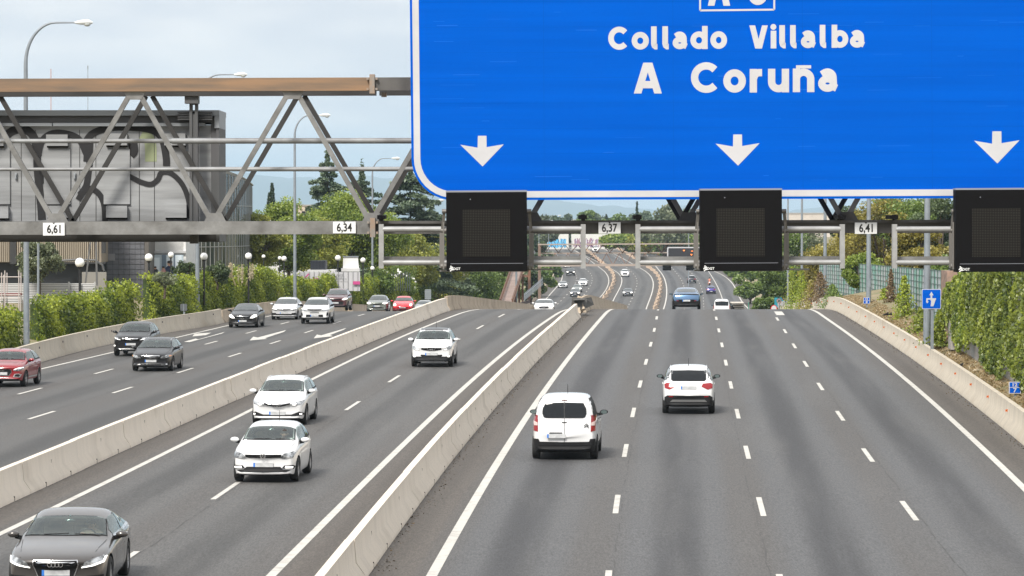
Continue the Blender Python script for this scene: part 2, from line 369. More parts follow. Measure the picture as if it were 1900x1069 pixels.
# ground: one sheet, its rows follow the roads
def ground():
    ys_ = [-400, -100, 0, 30] + yrange(42, BG) + [2100, 2600, 4000, 7000, 12000, 19000, 25000, 40000]
    vs = []; fs = []
    for y in ys_:
        yy = max(42, min(y, BG)); b0, b1, b2, b3 = B0(yy), B1(yy), B2(yy), B3(yy); zl, zp = PL(yy), P(yy)
        k = max(0, min(1, (700 - yy) / 300))            # verges stand higher near the camera
        fall = 0 if y < BG else -.0008 * (y - BG)
        row = [(-9000 - abs(y), zl - 3), (-600, zl - 1), (b0 - 60, zl + 1.6*k), (b0 - 12, zl + 1.5*k), (b0 - 4, zl + .9*k), (b0 - 1.2, zl + .55*k), (b0 - .35, zl + .45*k), (b0 - .3, zl - .12),
               (b1 - .8, zl - .12), (b1 - .1, zp - .12), (b2, zp - .12), (b3 + .6, zp - .12), (b3 + .65, zp + .5*k), (b3 + 1.2, zp + .70*k), (b3 + 1.75, zp + .92*k),
               (b3 + 5, zp + 1.6*k), (b3 + 14, zp + 3.4*k + 1), (b3 + 30, zp + 5*k + 2), (b3 + 80, zp + 3), (700, zp + 1), (9000 + abs(y), zp - 2)]
        vs += [(x, y, z + fall) for x, z in row]; w = len(row)
    for i in range(len(ys_) - 1):
        for k in range(w - 1): fs.append((i*w+k, i*w+k+1, (i+1)*w+k+1, (i+1)*w+k))
    me = bpy.data.meshes.new('ground'); me.from_pydata(vs, [], fs); me.shade_smooth()
    tag(link('ground', me, soil), kind='structure')
ground()
# distant mountains
def mountains():
    random.seed(5); rs = np.random.RandomState(3); m = mat('mountain_scrub', (.05,.08,.07), 1, col2=(.08,.10,.08), nscale=.0006, coords='World', detail=6)
    n = 200; vs = []; fs = []
    ridge = [(200,325),(420,322),(480,320),(560,330),(620,326),(680,332),(760,330),(840,345),(1000,372),(1200,385),(1480,388),(1520,384),(1560,388),(2000,380)]
    for j, (D, k) in enumerate(((16500, 0), (18500, .5), (20500, .85), (22500, 1), (26000, .55))):
        for i in range(n):
            px = -300 + 2600 * i / (n - 1); yy = np.interp(px, [r[0] for r in ridge], [r[1] for r in ridge])
            top = (400 - yy) / FP * 22500; w = sum(math.sin(px * f + j * 1.7 + f * 90) * a for f, a in ((.02, 9), (.053, 6), (.11, 4), (.27, 2)))
            vs.append(((px - CX) / FP * D, D, -60 + (top + 60 + w * (.3 + k)) * k))
    for j in range(4):
        for i in range(n - 1): fs.append((j*n+i, j*n+i+1, (j+1)*n+i+1, (j+1)*n+i))
    me = bpy.data.meshes.new('hills'); me.from_pydata(vs, [], fs); me.shade_smooth(); tag(link('hills', me, m), kind='structure')
mountains()
# ------------------------------------------------------------------ concrete barriers
def concrete(name, col, streak, amt=.5, dark=(.2,.17,.13)):
    m = mat(name, col, .85, spec=.25, bump=.25, bscale=14); t, n, l = nodes_of(m); b = n['Principled BSDF']
    g = n.new('ShaderNodeNewGeometry'); mp = n.new('ShaderNodeMapping'); mp.inputs['Scale'].default_value = (1.6, 1.6, .25); l(g.outputs['Position'], mp.inputs[0])
    nz = n.new('ShaderNodeTexNoise'); nz.inputs['Scale'].default_value = 1.6; nz.inputs['Detail'].default_value = 8; nz.inputs['Roughness'].default_value = .65; l(mp.outputs[0], nz.inputs[0])
    mr = n.new('ShaderNodeMapRange'); mr.inputs[1].default_value = .45; mr.inputs[2].default_value = .78; mr.inputs[4].default_value = amt; l(nz.outputs[0], mr.inputs[0])
    mx = n.new('ShaderNodeMix'); mx.data_type = 'RGBA'; mx.inputs[6].default_value = (*col, 1); mx.inputs[7].default_value = (*streak, 1); l(mr.outputs[0], mx.inputs[0])
    n2 = n.new('ShaderNodeTexNoise'); n2.inputs['Scale'].default_value = .5; n2.inputs['Detail'].default_value = 7; l(g.outputs['Position'], n2.inputs[0])
    m2 = n.new('ShaderNodeMapRange'); m2.inputs[1].default_value = .55; m2.inputs[2].default_value = .8; m2.inputs[4].default_value = .8; l(n2.outputs[0], m2.inputs[0])
    x2 = n.new('ShaderNodeMix'); x2.data_type = 'RGBA'; x2.inputs[7].default_value = (*dark, 1); l(m2.outputs[0], x2.inputs[0]); l(mx.outputs[2], x2.inputs[6]); l(x2.outputs[2], b.inputs['Base Color'])
    return m
cNew = concrete('precast_concrete', (.72,.645,.55), (.52,.47,.405), .5, (.44,.385,.31))
cOld = concrete('weathered_concrete', (.46,.38,.29), (.20,.16,.12), .9, (.15,.12,.09))
cWall = concrete('cast_concrete', (.53,.475,.39), (.34,.31,.265), .7, (.42,.34,.25))
dark = mat('dark_gap', (.015,.014,.013), .9)
SEC = [(.30,0), (.30,.09), (.125,.34), (.085,.80), (-.085,.80), (-.125,.34), (-.30,.09), (-.30,0)]
def barrier(name, f, prof, y0, y1, m, step=2.0, h=.8, sink=.05, profl=None, cap=True, parent=None, cx=-.3, jit=0, smooth=35):
    n = max(1, int(round((y1 - y0) / step))); mb = MB(); vs = []
    for i in range(n + 1):
        y = y0 + (y1 - y0) * i / n; x = f(y) + cx; z = prof(y)
        for a, b in SEC:
            zz = z + b * h / .8 if b > 0 else z - sink
            if b == 0 and a < 0 and profl: zz = profl(y) - sink
            vs.append((x + a + jit * math.sin(y * 1.3), y, zz))
    w = len(SEC); fs = []
    for i in range(n):
        for k in range(w): fs.append((i*w+k, (i+1)*w+k, (i+1)*w+(k+1)%w, i*w+(k+1)%w))
    fs += [tuple(range(w-1, -1, -1)), tuple(n*w + k for k in range(w))]
    mb.add(vs, fs); return mb.build(name, m, parent, smooth=smooth)
def blocks(f, prof, ya, yb, ln, label, group, profl=None):
    y = ya; random.seed(int(ya * 10))
    while y + ln < yb:
        r = empty('concrete_barrier_block', (0, 0, 0), 0, label, 'barrier', group); r.location = (f(y + ln/2) - .3, y + ln/2, prof(y + ln/2))
        jx = random.uniform(-.012, .012); jz = random.uniform(-.008, .008)
        b = barrier('block_body', lambda q: f(q) + jx, lambda q: prof(q) + jz, y + .02, y + ln - .02, cNew, 2.0, profl=profl)
        b.parent = r; b.matrix_parent_inverse = Matrix.Translation(-r.location)
        md = MB()
        for q in (y + ln * .27, y + ln * .73):
            x = f(q) + jx; md.box((x - .02, q - .035, prof(q) - .02), (x + .003, q + .035, prof(q) + .12))
        q = y + ln * .5; x = f(q) - .3 + .1 + jx
        md.box((x - .03, q - .05, prof(q) + .55), (x + .006, q + .05, prof(q) + .565)); md.box((x - .03, q - .05, prof(q) + .47), (x + .012, q - .035, prof(q) + .565))
        o = md.build('drain_slots', dark, r); o.matrix_parent_inverse = Matrix.Translation(-r.location)
        y += ln
blocks(B1, P, 56, 217, 7.6, 'pale precast concrete barrier block in the row between inbound and middle carriageways', 'precast barrier blocks left of the middle carriageway', lambda y: PL(y))
blocks(B2, P, 51.4, 204, 8.0, 'pale precast concrete barrier block in the row between middle and outbound carriageways', 'precast barrier blocks right of the middle carriageway')
tag(barrier('weathered_barrier', B1, P, 216.2, 330, cOld, 3, h=.9, profl=lambda y: PL(y)), 'weathered tan concrete barrier continuing the left block row over the crest', 'barrier')
tag(barrier('weathered_barrier', B2, P, 212, 330, cOld, 3, h=.92), 'stained tan concrete barrier curving down beyond the broken crash end', 'barrier')
rusty = mat('rusty_steel', (.20,.10,.06), .8, col2=(.10,.06,.045), nscale=1.5, coords='World')
rockm = concrete('crumbled_median', (.50,.38,.28), (.30,.21,.14), .9, (.22,.15,.1))
for f, lb in ((B1, 'low ochre median barrier winding between inbound and middle roads in the valley'), (B2, 'low ochre median barrier winding between middle and outbound roads in the valley')):
    tag(barrier('median_barrier', f, P, 560, 1150, rockm, 8, h=.55, jit=.25, cx=0, smooth=60), lb, 'barrier')
tag(barrier('parapet_wall', B3, P, 540, 1150, cWall, 10, h=.8, cx=.3), 'far tan parapet along the right edge of the outbound road in the valley', 'barrier')
tag(barrier('parapet_wall', B0, PL, 300, 1000, cOld, 10, h=.8, cx=.3), 'brown stone parapet along the left edge of the far inbound road', 'barrier')
# broken end of the block row: split concrete and torn dark steel plates
def crash_end():
    r = empty('broken_barrier_end', (B2(208) - .3, 208, P(208)), 0, 'broken concrete barrier end with torn dark metal sheet at the crest', 'barrier')
    x0, z0 = B2(208) - .3, P(208); random.seed(4)
    m = MB()
    for i in range(5):
        c = Vector((x0 + random.uniform(-.3,.35), 204.4 + i * .8, z0 + random.uniform(.05,.45))); q = c + Vector((random.uniform(-.3,.3), random.uniform(.2,.9), random.uniform(.3,.75)))
        m.bar(c, q, random.uniform(.12,.3), random.uniform(.2,.45))
    o = m.build('concrete_chunks', cOld, r); o.matrix_parent_inverse = Matrix.Translation(-r.location)
    m = MB(); m.prism([(x0-.5,205,z0+.55),(x0+.35,205.2,z0+.35),(x0+.45,206,z0+1.0),(x0-.45,205.5,z0+1.12)], (0,.05,0)); m.prism([(x0+.35,206.2,z0+.4),(x0+.9,207.5,z0+.6),(x0+.75,207.6,z0+1.05),(x0+.3,206.2,z0+1.02)], (0,.05,.01))
    m.prism([(x0-.4,204.9,z0+.92),(x0+.3,205.0,z0+.95),(x0+.3,206.2,z0+1.0),(x0-.3,206.0,z0+1.02)], (0,0,.03))
    o = m.build('torn_sheet', mat('charred_steel', (.07,.066,.06), .7), r); o.matrix_parent_inverse = Matrix.Translation(-r.location)
crash_end()
# right parapet with orange reflectors
r3 = empty('parapet_wall', (B3(150), 150, P(150)), 0, 'long pale concrete parapet with orange reflectors beside the outbound shoulder', 'barrier')
o = barrier('wall_body', B3, P, 70, 330, cWall, 3, h=.82, cx=.3); o.parent = r3; o.matrix_parent_inverse = Matrix.Translation(-r3.location)
orange = mat('orange_reflector', (.50,.12,.03), .5)
y = 88.5
while y < 250:
    m = MB(); x = B3(y) + .3 - .11; m.prism([(x,y,P(y)+.5),(x-.07,y-.02,P(y)+.5),(x-.07,y-.02,P(y)+.57),(x,y,P(y)+.57)], (0,.03,0)); m.box((x-.005,y-.02,P(y)+.49),(x+.01,y+.05,P(y)+.58))
    q = m.build('reflector', orange, r3); q.matrix_parent_inverse = Matrix.Translation(-r3.location); y += 7.3
r0 = empty('parapet_wall', (B0(180), 180, PL(180)), 0, 'smooth pale concrete parapet below the ivy hedges left of the inbound road', 'barrier')
o = barrier('wall_body', B0, PL, 120, 226, cWall, 3, h=.92, cx=-.3); o.parent = r0; o.matrix_parent_inverse = Matrix.Translation(-r0.location)
y = 150
while y < 224:
    m = MB(); x = B0(y) - .3 + .1; m.box((x-.02,y-.06,PL(y)+.62),(x+.04,y+.06,PL(y)+.72)); q = m.build('reflector', mat('grey_reflector', (.12,.11,.12), .5), r0); q.matrix_parent_inverse = Matrix.Translation(-r0.location); y += 8
tag(barrier('parapet_wall', B0, PL, 226.5, 300, cOld, 3, h=.8, cx=-.3), 'darker brown parapet section behind the pale cars at the left crest', 'barrier')

# ------------------------------------------------------------------ sign gantry
GD = 47.0
galv = mat('galvanised_steel', (.245,.245,.243), .5, metal=.2, col2=(.13,.128,.124), nscale=3, coords='World', bump=.1)
gbrown = mat('weathered_beam', (.27,.165,.095), .6, metal=.05, col2=(.15,.11,.08), nscale=1.4, coords='World', stretch=(.5,.5,6))
gdark = mat('shadowed_steel', (.045,.043,.042), .6, metal=.2, col2=(.028,.027,.026), nscale=2, coords='World')  # near-black colour stands in for the shadow on the rear steelwork
def g(px, py, Y=GD): return at(px, py, Y)
def gz(px, py, Y):   # same height as the point seen at GD, set further back
    p = at(px, py, GD); return Vector((p.x, Y, p.z))
gmid = mat('sign_shaded_steel', (.12,.115,.11), .6, metal=.2, col2=(.07,.067,.064), nscale=3, coords='World')  # darker copy of the steel: the big sign's shade put into the colour
gmr = mat('rail_steel', (.30,.31,.32), .5, metal=.2, col2=(.2,.2,.205), nscale=3, coords='World')
G = empty('sign_gantry', g(950, 420), 0, 'grey lattice steel gantry spanning every carriageway in the foreground', 'gantry')
def gp(mb, name, m, parent=None, smooth=None):
    o = mb.build(name, m, parent or G, smooth)
    if parent is None or parent is G: o.matrix_parent_inverse = Matrix.Translation(-G.location)
    return o
def lerp(a, b, t): return a + (b - a) * t
def topy(x): return 158.3 - (x / 755.0) * 2.6
def boty(x): return 423.6 - (x / 1600.0) * 2.9
T = .178; X0, X1 = -700, 2500; RD = 1.85
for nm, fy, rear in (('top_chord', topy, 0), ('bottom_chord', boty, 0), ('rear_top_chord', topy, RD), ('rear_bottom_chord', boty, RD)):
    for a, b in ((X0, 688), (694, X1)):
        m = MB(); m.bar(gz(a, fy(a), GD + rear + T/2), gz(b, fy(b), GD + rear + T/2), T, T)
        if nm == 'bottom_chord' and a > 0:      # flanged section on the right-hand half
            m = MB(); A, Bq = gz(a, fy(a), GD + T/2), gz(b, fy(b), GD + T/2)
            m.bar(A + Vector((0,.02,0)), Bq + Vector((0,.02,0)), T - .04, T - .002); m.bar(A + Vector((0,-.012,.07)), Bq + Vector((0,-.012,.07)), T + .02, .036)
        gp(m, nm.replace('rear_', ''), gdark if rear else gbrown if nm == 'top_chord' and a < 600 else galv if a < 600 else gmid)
m = MB()
for px in (X0, X1):
    for Y in (GD + .09, GD + RD + .09): m.tube([gz(px, boty(px), Y) + Vector((0,0,2.2)), gz(px, boty(px), Y) - Vector((0,0,8.2))], .2, 14)
gp(m, 'leg', galv)
def nodes_px(k): return 107 + 293.5 * k
for k in range(-3, 9):
    b = nodes_px(k); tpx = b + 143
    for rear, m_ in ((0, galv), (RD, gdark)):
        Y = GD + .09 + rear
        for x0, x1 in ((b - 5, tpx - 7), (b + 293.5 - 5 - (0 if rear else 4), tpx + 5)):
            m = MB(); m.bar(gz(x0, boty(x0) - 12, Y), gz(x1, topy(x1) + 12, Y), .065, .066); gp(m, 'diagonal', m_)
for k in range(-3, 9):
    for px, fy, up_ in ((nodes_px(k) + 142, topy, -1), (nodes_px(k) - 2, boty, 1)):
        c = gz(px, fy(px), GD); m = MB(); q = .09 + .05; m.prism([(c.x-.15,GD+.05,c.z+up_*.085),(c.x+.15,GD+.05,c.z+up_*.085),(c.x+.09,GD+.05,c.z+up_*.20),(c.x-.09,GD+.05,c.z+up_*.20)], (0,.012,0)); gp(m, 'gusset_plate', galv if k < 3 else gmid)
for (y_, r_) in ((260, .030), (313, .024)):
    for k, (a, b) in enumerate(((X0, 312), (312, 1400), (1400, X1))):
        m = MB(); rr = r_ * (1.0 if k == 0 else 1.3); sh = (a / 755) * -1.0
        m.tube([gz(a, y_ + .5 - a*.001, GD + .5), gz(b, y_ + .5 - b*.001, GD + .5)], rr, 10); gp(m, 'handrail', gmr, smooth=40)
m = MB()   # bolted splice flanges
for px, fy in ((690.5, topy), (691.5, boty)):
    c = gz(px, fy(px), GD + T/2); m.box((c.x-.035, c.y-.13, c.z-.13), (c.x+.035, c.y+.12, c.z+.13))
    for dy in (-.07,.07):
        for sx in (-.075, .045): m.box((c.x+sx, GD-.06, c.z+dy-.015), (c.x+sx+.03, GD-.02, c.z+dy+.015))
c = gz(712, topy(712) + 19, GD + .2); m.box((c.x-.04, c.y, c.z-.03), (c.x+.03, c.y+.1, c.z+.03))
gp(m, 'splice_flange', mat('rusted_flange', (.30,.21,.15), .7, col2=(.24,.22,.20), nscale=9, coords='World'))
# floor of the catwalk
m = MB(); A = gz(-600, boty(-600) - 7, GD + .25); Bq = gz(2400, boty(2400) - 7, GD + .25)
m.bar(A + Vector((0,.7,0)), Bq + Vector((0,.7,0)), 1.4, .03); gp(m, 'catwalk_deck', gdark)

# ------------------------------------------------------------------ lettering made of strokes
def arc(cx, cy, rx, ry, a0, a1, n=22): return [(cx + rx*math.cos(R(a0+(a1-a0)*i/n)), cy + ry*math.sin(R(a0+(a1-a0)*i/n))) for i in range(n+1)]
def glyph(ch):   # strokes on the centre-line box: u 0..1 wide, v 0..1 tall (capital height)
    x = .69
    if ch == 'C': return [arc(.52,.5,.52,.5,42,318)]
    if ch == 'o': return [arc(.5,x/2,.5,x/2,0,360,30)]
    if ch == 'l': return [[(0,1.158),(0,.16),(.18,.05),(.5,0),(1,0)]]
    if ch == 'i': return [[(0,x+.158),(0,-.158)]]
    if ch == 'a': return [[(.0,x*.84)] + arc(.38,x*.66,.38,x*.34,110,0,10) + [(.78,.16),(.86,.04),(1,.0)], arc(.39,x*.29,.39,x*.29,0,360,26) ]
    if ch == 'd': return [arc(.5,x/2,.5,x/2,0,360,30), [(1,1.158),(1,-.158)]]
    if ch == 'b': return [arc(.5,x/2,.5,x/2,0,360,30), [(0,1.158),(0,-.158)]]
    if ch == 'V': return [[(-.02,1.158),(.46,-.158)], [(1.02,1.158),(.54,-.158)]]
    if ch == 'A': return [[(-.02,-.158),(.46,1.158)], [(1.02,-.158),(.54,1.158)], [(.2,.22),(.8,.22)]]
    if ch == 'r': return [[(0,x+.158),(0,-.158)], arc(.80,x*.52,.80,x*.48,172,88,9) + [(1.2,x)]]
    if ch == 'u': return [[(0,x+.158)] + arc(.5,x*.42,.5,x*.42,180,360,16) + [(1,x*.6)], [(1,x+.158),(1,-.158)]]
    if ch == 'n': return [[(0,x+.158),(0,-.158)], arc(.5,x*.58,.5,x*.42,180,0,16) + [(1,-.158)]]
    if ch == '6': return [arc(.95,.30,.95,.70,100,180,14), arc(.5,.31,.5,.31,0,360,26)]
    if ch == '-': return [[(0,.45),(1,.45)]]
    if ch == 'macron': return [[(-.1,.93),(1.1,.93)]]
    return []
def stroke_mesh(mb, pts3, nrm, w, off):
    """flat ribbon with thickness along pts3 (3D), facing nrm"""
    n = Vector(nrm); pts = [Vector(p) for p in pts3]; A = []; Bv = []
    closed = (pts[0] - pts[-1]).length < 1e-5
    for i, p in enumerate(pts):
        if closed: d = (pts[(i+1) % (len(pts)-1)] - pts[(i-1) % (len(pts)-1)])
        else: d = pts[min(i+1, len(pts)-1)] - pts[max(i-1, 0)]
        s = n.cross(d.normalized()).normalized(); k = 1
        if not closed and 0 < i < len(pts)-1:
            c = (pts[i]-pts[i-1]).normalized().dot((pts[i+1]-pts[i]).normalized()); k = 1 / max(.6, math.sqrt(max(.05, (1 + c) / 2)))
        A.append(p + s*w/2*k + n*off); Bv.append(p - s*w/2*k + n*off)
    m = len(pts); mb.add(A + Bv, [(i, i+1, m+i+1, m+i) for i in range(m-1)])
def write(mb, spec, Y, base, cap, t, asc=True):
    """spec: (char, px0, px1); baseline function base(px); cap and stroke thickness in px"""
    for k, (ch, a, b) in enumerate(spec):
        for j, st in enumerate(glyph(ch)):
            pts = [at(a + t/2 + u*(b - a - t), base((a+b)/2) - t/2 - v*(cap - t), Y) for u, v in st]
            dx_, dz_ = pts[-1].x - pts[0].x, pts[-1].z - pts[0].z
            if len(pts) == 2 and abs(dx_) > .02 and abs(dz_) > .02:      # slanted stem, cut level at both ends
                hw_ = t*pxs(Y)/2*math.hypot(dx_, dz_)/abs(dz_); o_ = Vector((0,-(.002+.0008*j),0))
                mb.add([p + o_ + Vector((s_*hw_,0,0)) for p in pts for s_ in (-1,1)], [(0,1,3,2)])
            else: stroke_mesh(mb, pts, (0,-1,0), t * pxs(Y), .002 + .0008*j)
        if ch == 'i':
            c = at((a+b)/2, base(a) - cap*.93, Y - .003); n_ = 14; rr = 5.5*pxs(Y)
            mb.add([(c.x + rr*math.cos(2*math.pi*q/n_), c.y, c.z + rr*math.sin(2*math.pi*q/n_)) for q in range(n_)], [tuple(range(n_))])
# ------------------------------------------------------------------ the blue direction sign
SY = 46.62
def sgn(x, y): return (x, y - (x - 1369) * .0042)
blue = mat('sign_blue', (.0,.092,.53), .6, col2=(.0,.080,.47), nscale=.5, coords='World', stretch=(.5,1,14), spec=.03)
signw = mat('sign_white', (.52,.52,.55), .5, col2=(.47,.47,.49), nscale=2, coords='World')
S = empty('direction_sign', g(1369, 180, SY), 0, 'huge blue motorway direction sign with white place names and three down arrows', 'sign')
def sp_(mb, name, m, smooth=None):
    o = mb.build(name, m, S, smooth); o.matrix_parent_inverse = Matrix.Translation(-S.location); return o
def rrect(x0, y0, x1, y1, r, n=10):
    p = []
    for cx, cy, a in ((x1-r, y0+r, -90), (x1-r, y1-r, 0), (x0+r, y1-r, 90), (x0+r, y0+r, 180)):
        for i in range(n+1): q = R(a + 90*i/n); p.append((cx + r*math.cos(q), cy + r*math.sin(q)))
    return p
def lean(x, y): return at(x + (y - 340) * .011 * (1), y - (x - 1369) * .0042, SY)
sx0, sx1, sy0, sy1 = 764, 1974, -330, 369.5
m = MB(); m.prism([lean(x, y) for x, y in rrect(sx0, sy0, sx1, sy1, 78)], (0, .06, 0)); sp_(m, 'panel', blue)
m = MB(); o1 = rrect(sx0+4.5, sy0+4.5, sx1-4.5, sy1-4.5, 73); o2 = rrect(sx0+16.5, sy0+16.5, sx1-16.5, sy1-16.5, 61); n_ = len(o1)
m.add([lean(*p) + Vector((0,-.003,0)) for p in o1 + o2], [(i, (i+1)%n_, n_+(i+1)%n_, n_+i) for i in range(n_)]); sp_(m, 'border', signw)
rs_ = random.Random(9); m = MB()
for k in range(46):
    x = rs_.uniform(790, 1960); y = rs_.uniform(20, 345); ln = rs_.uniform(8, 70); stroke_mesh(m, [at(x, y, SY), at(x + ln, y - ln*.006, SY)], (0,-1,0), rs_.uniform(.5,1.5)*pxs(SY), .0012)
sp_(m, 'scuffs', mat('sign_scuffs', (.01,.125,.58), .6, spec=.1))
m = MB()
for x in (1010, 1250, 1490, 1730): stroke_mesh(m, [at(x - 3, -300, SY), at(x, 350, SY)], (0,-1,0), .8*pxs(SY), .0016)
for y in range(-280, 350, 47): stroke_mesh(m, [at(780, y + 2.4, SY), at(1960, y - 2.6, SY)], (0,-1,0), .55*pxs(SY), .0018)
sp_(m, 'panel_joints', mat('sign_joint', (.0,.075,.42), .6, spec=.05))
m = MB()
bl = lambda px: 92.5 - (px - 1150) * .0088
write(m, [('C',1128.5,1168),('o',1172,1204),('l',1208,1225),('l',1229,1246),('a',1248,1279),('d',1281,1313),('o',1318,1349),
          ('V',1391,1424),('i',1430,1440),('l',1446,1463),('l',1466,1483),('a',1486,1517),('l',1521,1538),('b',1543,1574),('a',1577,1608)], SY, bl, 43, 10.4)
bl2 = lambda px: 173.5 - (px - 1200) * .0088
write(m, [('A',1177,1227),('C',1282,1337),('o',1342,1384),('r',1391,1418),('u',1425,1464),('n',1471,1511),('a',1518,1559)], SY, bl2, 57, 13.5)
pts = [at(1477, 124.3, SY), at(1505, 124.1, SY)]; stroke_mesh(m, pts, (0,-1,0), 6*pxs(SY), .002)
write(m, [('A',1314,1354),('-',1361,1378),('6',1388,1424)], SY, lambda x: 9.5, 58, 12)
fr = [(1299,19.5),(1436.5,18),(1437,-78),(1299,-77),(1299,19.5)]
for a, b in zip(fr[:-1], fr[1:]): stroke_mesh(m, [at(*a, SY), at(*b, SY)], (0,-1,0), 3.4*pxs(SY), .002)
sp_(m, 'lettering', signw)
for cx, dy, s in ((895, 2.0, .985), (1369, 0, 1), (1850, -5, 1.03)):
    m = MB(); pl = [(-8.5,249.6),(7.8,249.6),(8,271),(40.6,265.6),(.4,307.5),(-41.5,266.5),(-9,272)]
    m.add([at(cx + x*s, (y-278)*s + 278 + dy, SY) + Vector((0,-.0025,0)) for x, y in pl], [(0,1,2,6),(2,3,4),(2,4,6),(6,4,5)]); sp_(m, 'arrow', signw)
m = MB()
for px in (900, 1369, 1850): m.bar(at(px, -300, SY + .2), at(px, 355, SY + .2), .16, .1); 
sp_(m, 'support_rail', galv)

# ------------------------------------------------------------------ text plates (built-in font)
def text_mesh(s, size, weight=0, xscale=1.0):
    cu = bpy.data.curves.new('t', 'FONT'); cu.body = s; cu.size = size; cu.offset = weight; cu.align_x = 'CENTER'; cu.align_y = 'CENTER'; cu.resolution_u = 4; cu.extrude = .001
    ob = bpy.data.objects.new('t', cu); COL.objects.link(ob); me = bpy.data.meshes.new_from_object(ob.evaluated_get(bpy.context.evaluated_depsgraph_get()))
    bpy.data.objects.remove(ob); bpy.data.curves.remove(cu)
    co = np.empty(len(me.vertices)*3); me.vertices.foreach_get('co', co); co = co.reshape(-1,3)
    if len(co): co[:,:2] -= (co[:,:2].max(0) + co[:,:2].min(0)) / 2; co[:,0] *= xscale
    me.vertices.foreach_set('co', co.ravel()); me.update(); return me
def text(name, s, size, loc, m, parent, weight=0, xscale=1.0, rot=(math.pi/2, 0, 0)):
    o = link(name, text_mesh(s, size, weight, xscale), m); o.rotation_euler = rot; o.location = loc
    if parent: o.parent = parent; o.matrix_parent_inverse = Matrix.Translation(-parent.location)
    return o
black = mat('black_lettering', (.012,.012,.013), .5); platew = mat('white_plate', (.72,.73,.74), .5)
for s, x0, x1, y0, y1 in (('6,61',80,120,413.5,437),('6,34',618,660,411.5,433),('6,37',1110.5,1151.5,412.5,433.5),('6,41',1586,1627,413,434)):
    a, b = g(x0, y0, GD-.02), g(x1, y1, GD-.02); hw, hh = (b.x-a.x)/2, (a.z-b.z)/2
    r = empty('height_plate', ((a.x+b.x)/2, GD-.028, (a.z+b.z)/2), 0, 'white clearance plate reading %s %s' % (s.replace(',', '.'), {'6,61':'at the left end of the gantry','6,34':'left of the bolted gantry joint','6,37':'between the first two lane panels','6,41':'between the middle and right lane panels'}[s]), 'plate')
    r.rotation_euler = (0, -.0045, 0)
    m = MB(); m.box((-hw, -.006, -hh), (hw, .026, hh)); m.build('plate', platew, r)
    o = link('number', text_mesh(s, .152, .0032, .80), black, r); o.rotation_euler = (math.pi/2,0,0); o.location = (0,-.009,-.006)
    m = MB(); m.prism([(-.018,-.0085,hh),(.018,-.0085,hh),(0,-.0085,hh-.018)], (0,.003,0)); m.build('marker', black, r)

# ------------------------------------------------------------------ lane control panels under the sign
vblk = mat('panel_black', (.0065,.0065,.0075), .7, spec=.08); vtop = mat('panel_top', (.22,.23,.27), .5)
led = mat('led_matrix', (.03,.029,.026), .7, spec=.08); t_, n_q, l_ = nodes_of(led)
_tc = n_q.new('ShaderNodeTexCoord'); _br = n_q.new('ShaderNodeTexVoronoi'); _br.inputs['Randomness'].default_value = 0; _br.inputs['Scale'].default_value = 46
_mp = n_q.new('ShaderNodeMapping'); l_(_tc.outputs['Object'], _mp.inputs[0]); l_(_mp.outputs[0], _br.inputs[0])
_r = n_q.new('ShaderNodeMapRange'); _r.inputs[1].default_value = .2; _r.inputs[2].default_value = .34; _r.inputs[3].default_value = 1; _r.inputs[4].default_value = 0; l_(_br.outputs['Distance'], _r.inputs[0])
_m = n_q.new('ShaderNodeMix'); _m.data_type = 'RGBA'; _m.inputs[6].default_value = (.010,.010,.010,1); _m.inputs[7].default_value = (.06,.055,.046,1); l_(_r.outputs[0], _m.inputs[0]); l_(_m.outputs[2], n_q['Principled BSDF'].inputs['Base Color'])
VY = 46.2
gall = mat('clean_galvanised', (.36,.365,.37), .45, metal=.3, col2=(.27,.27,.27), nscale=4, coords='World')
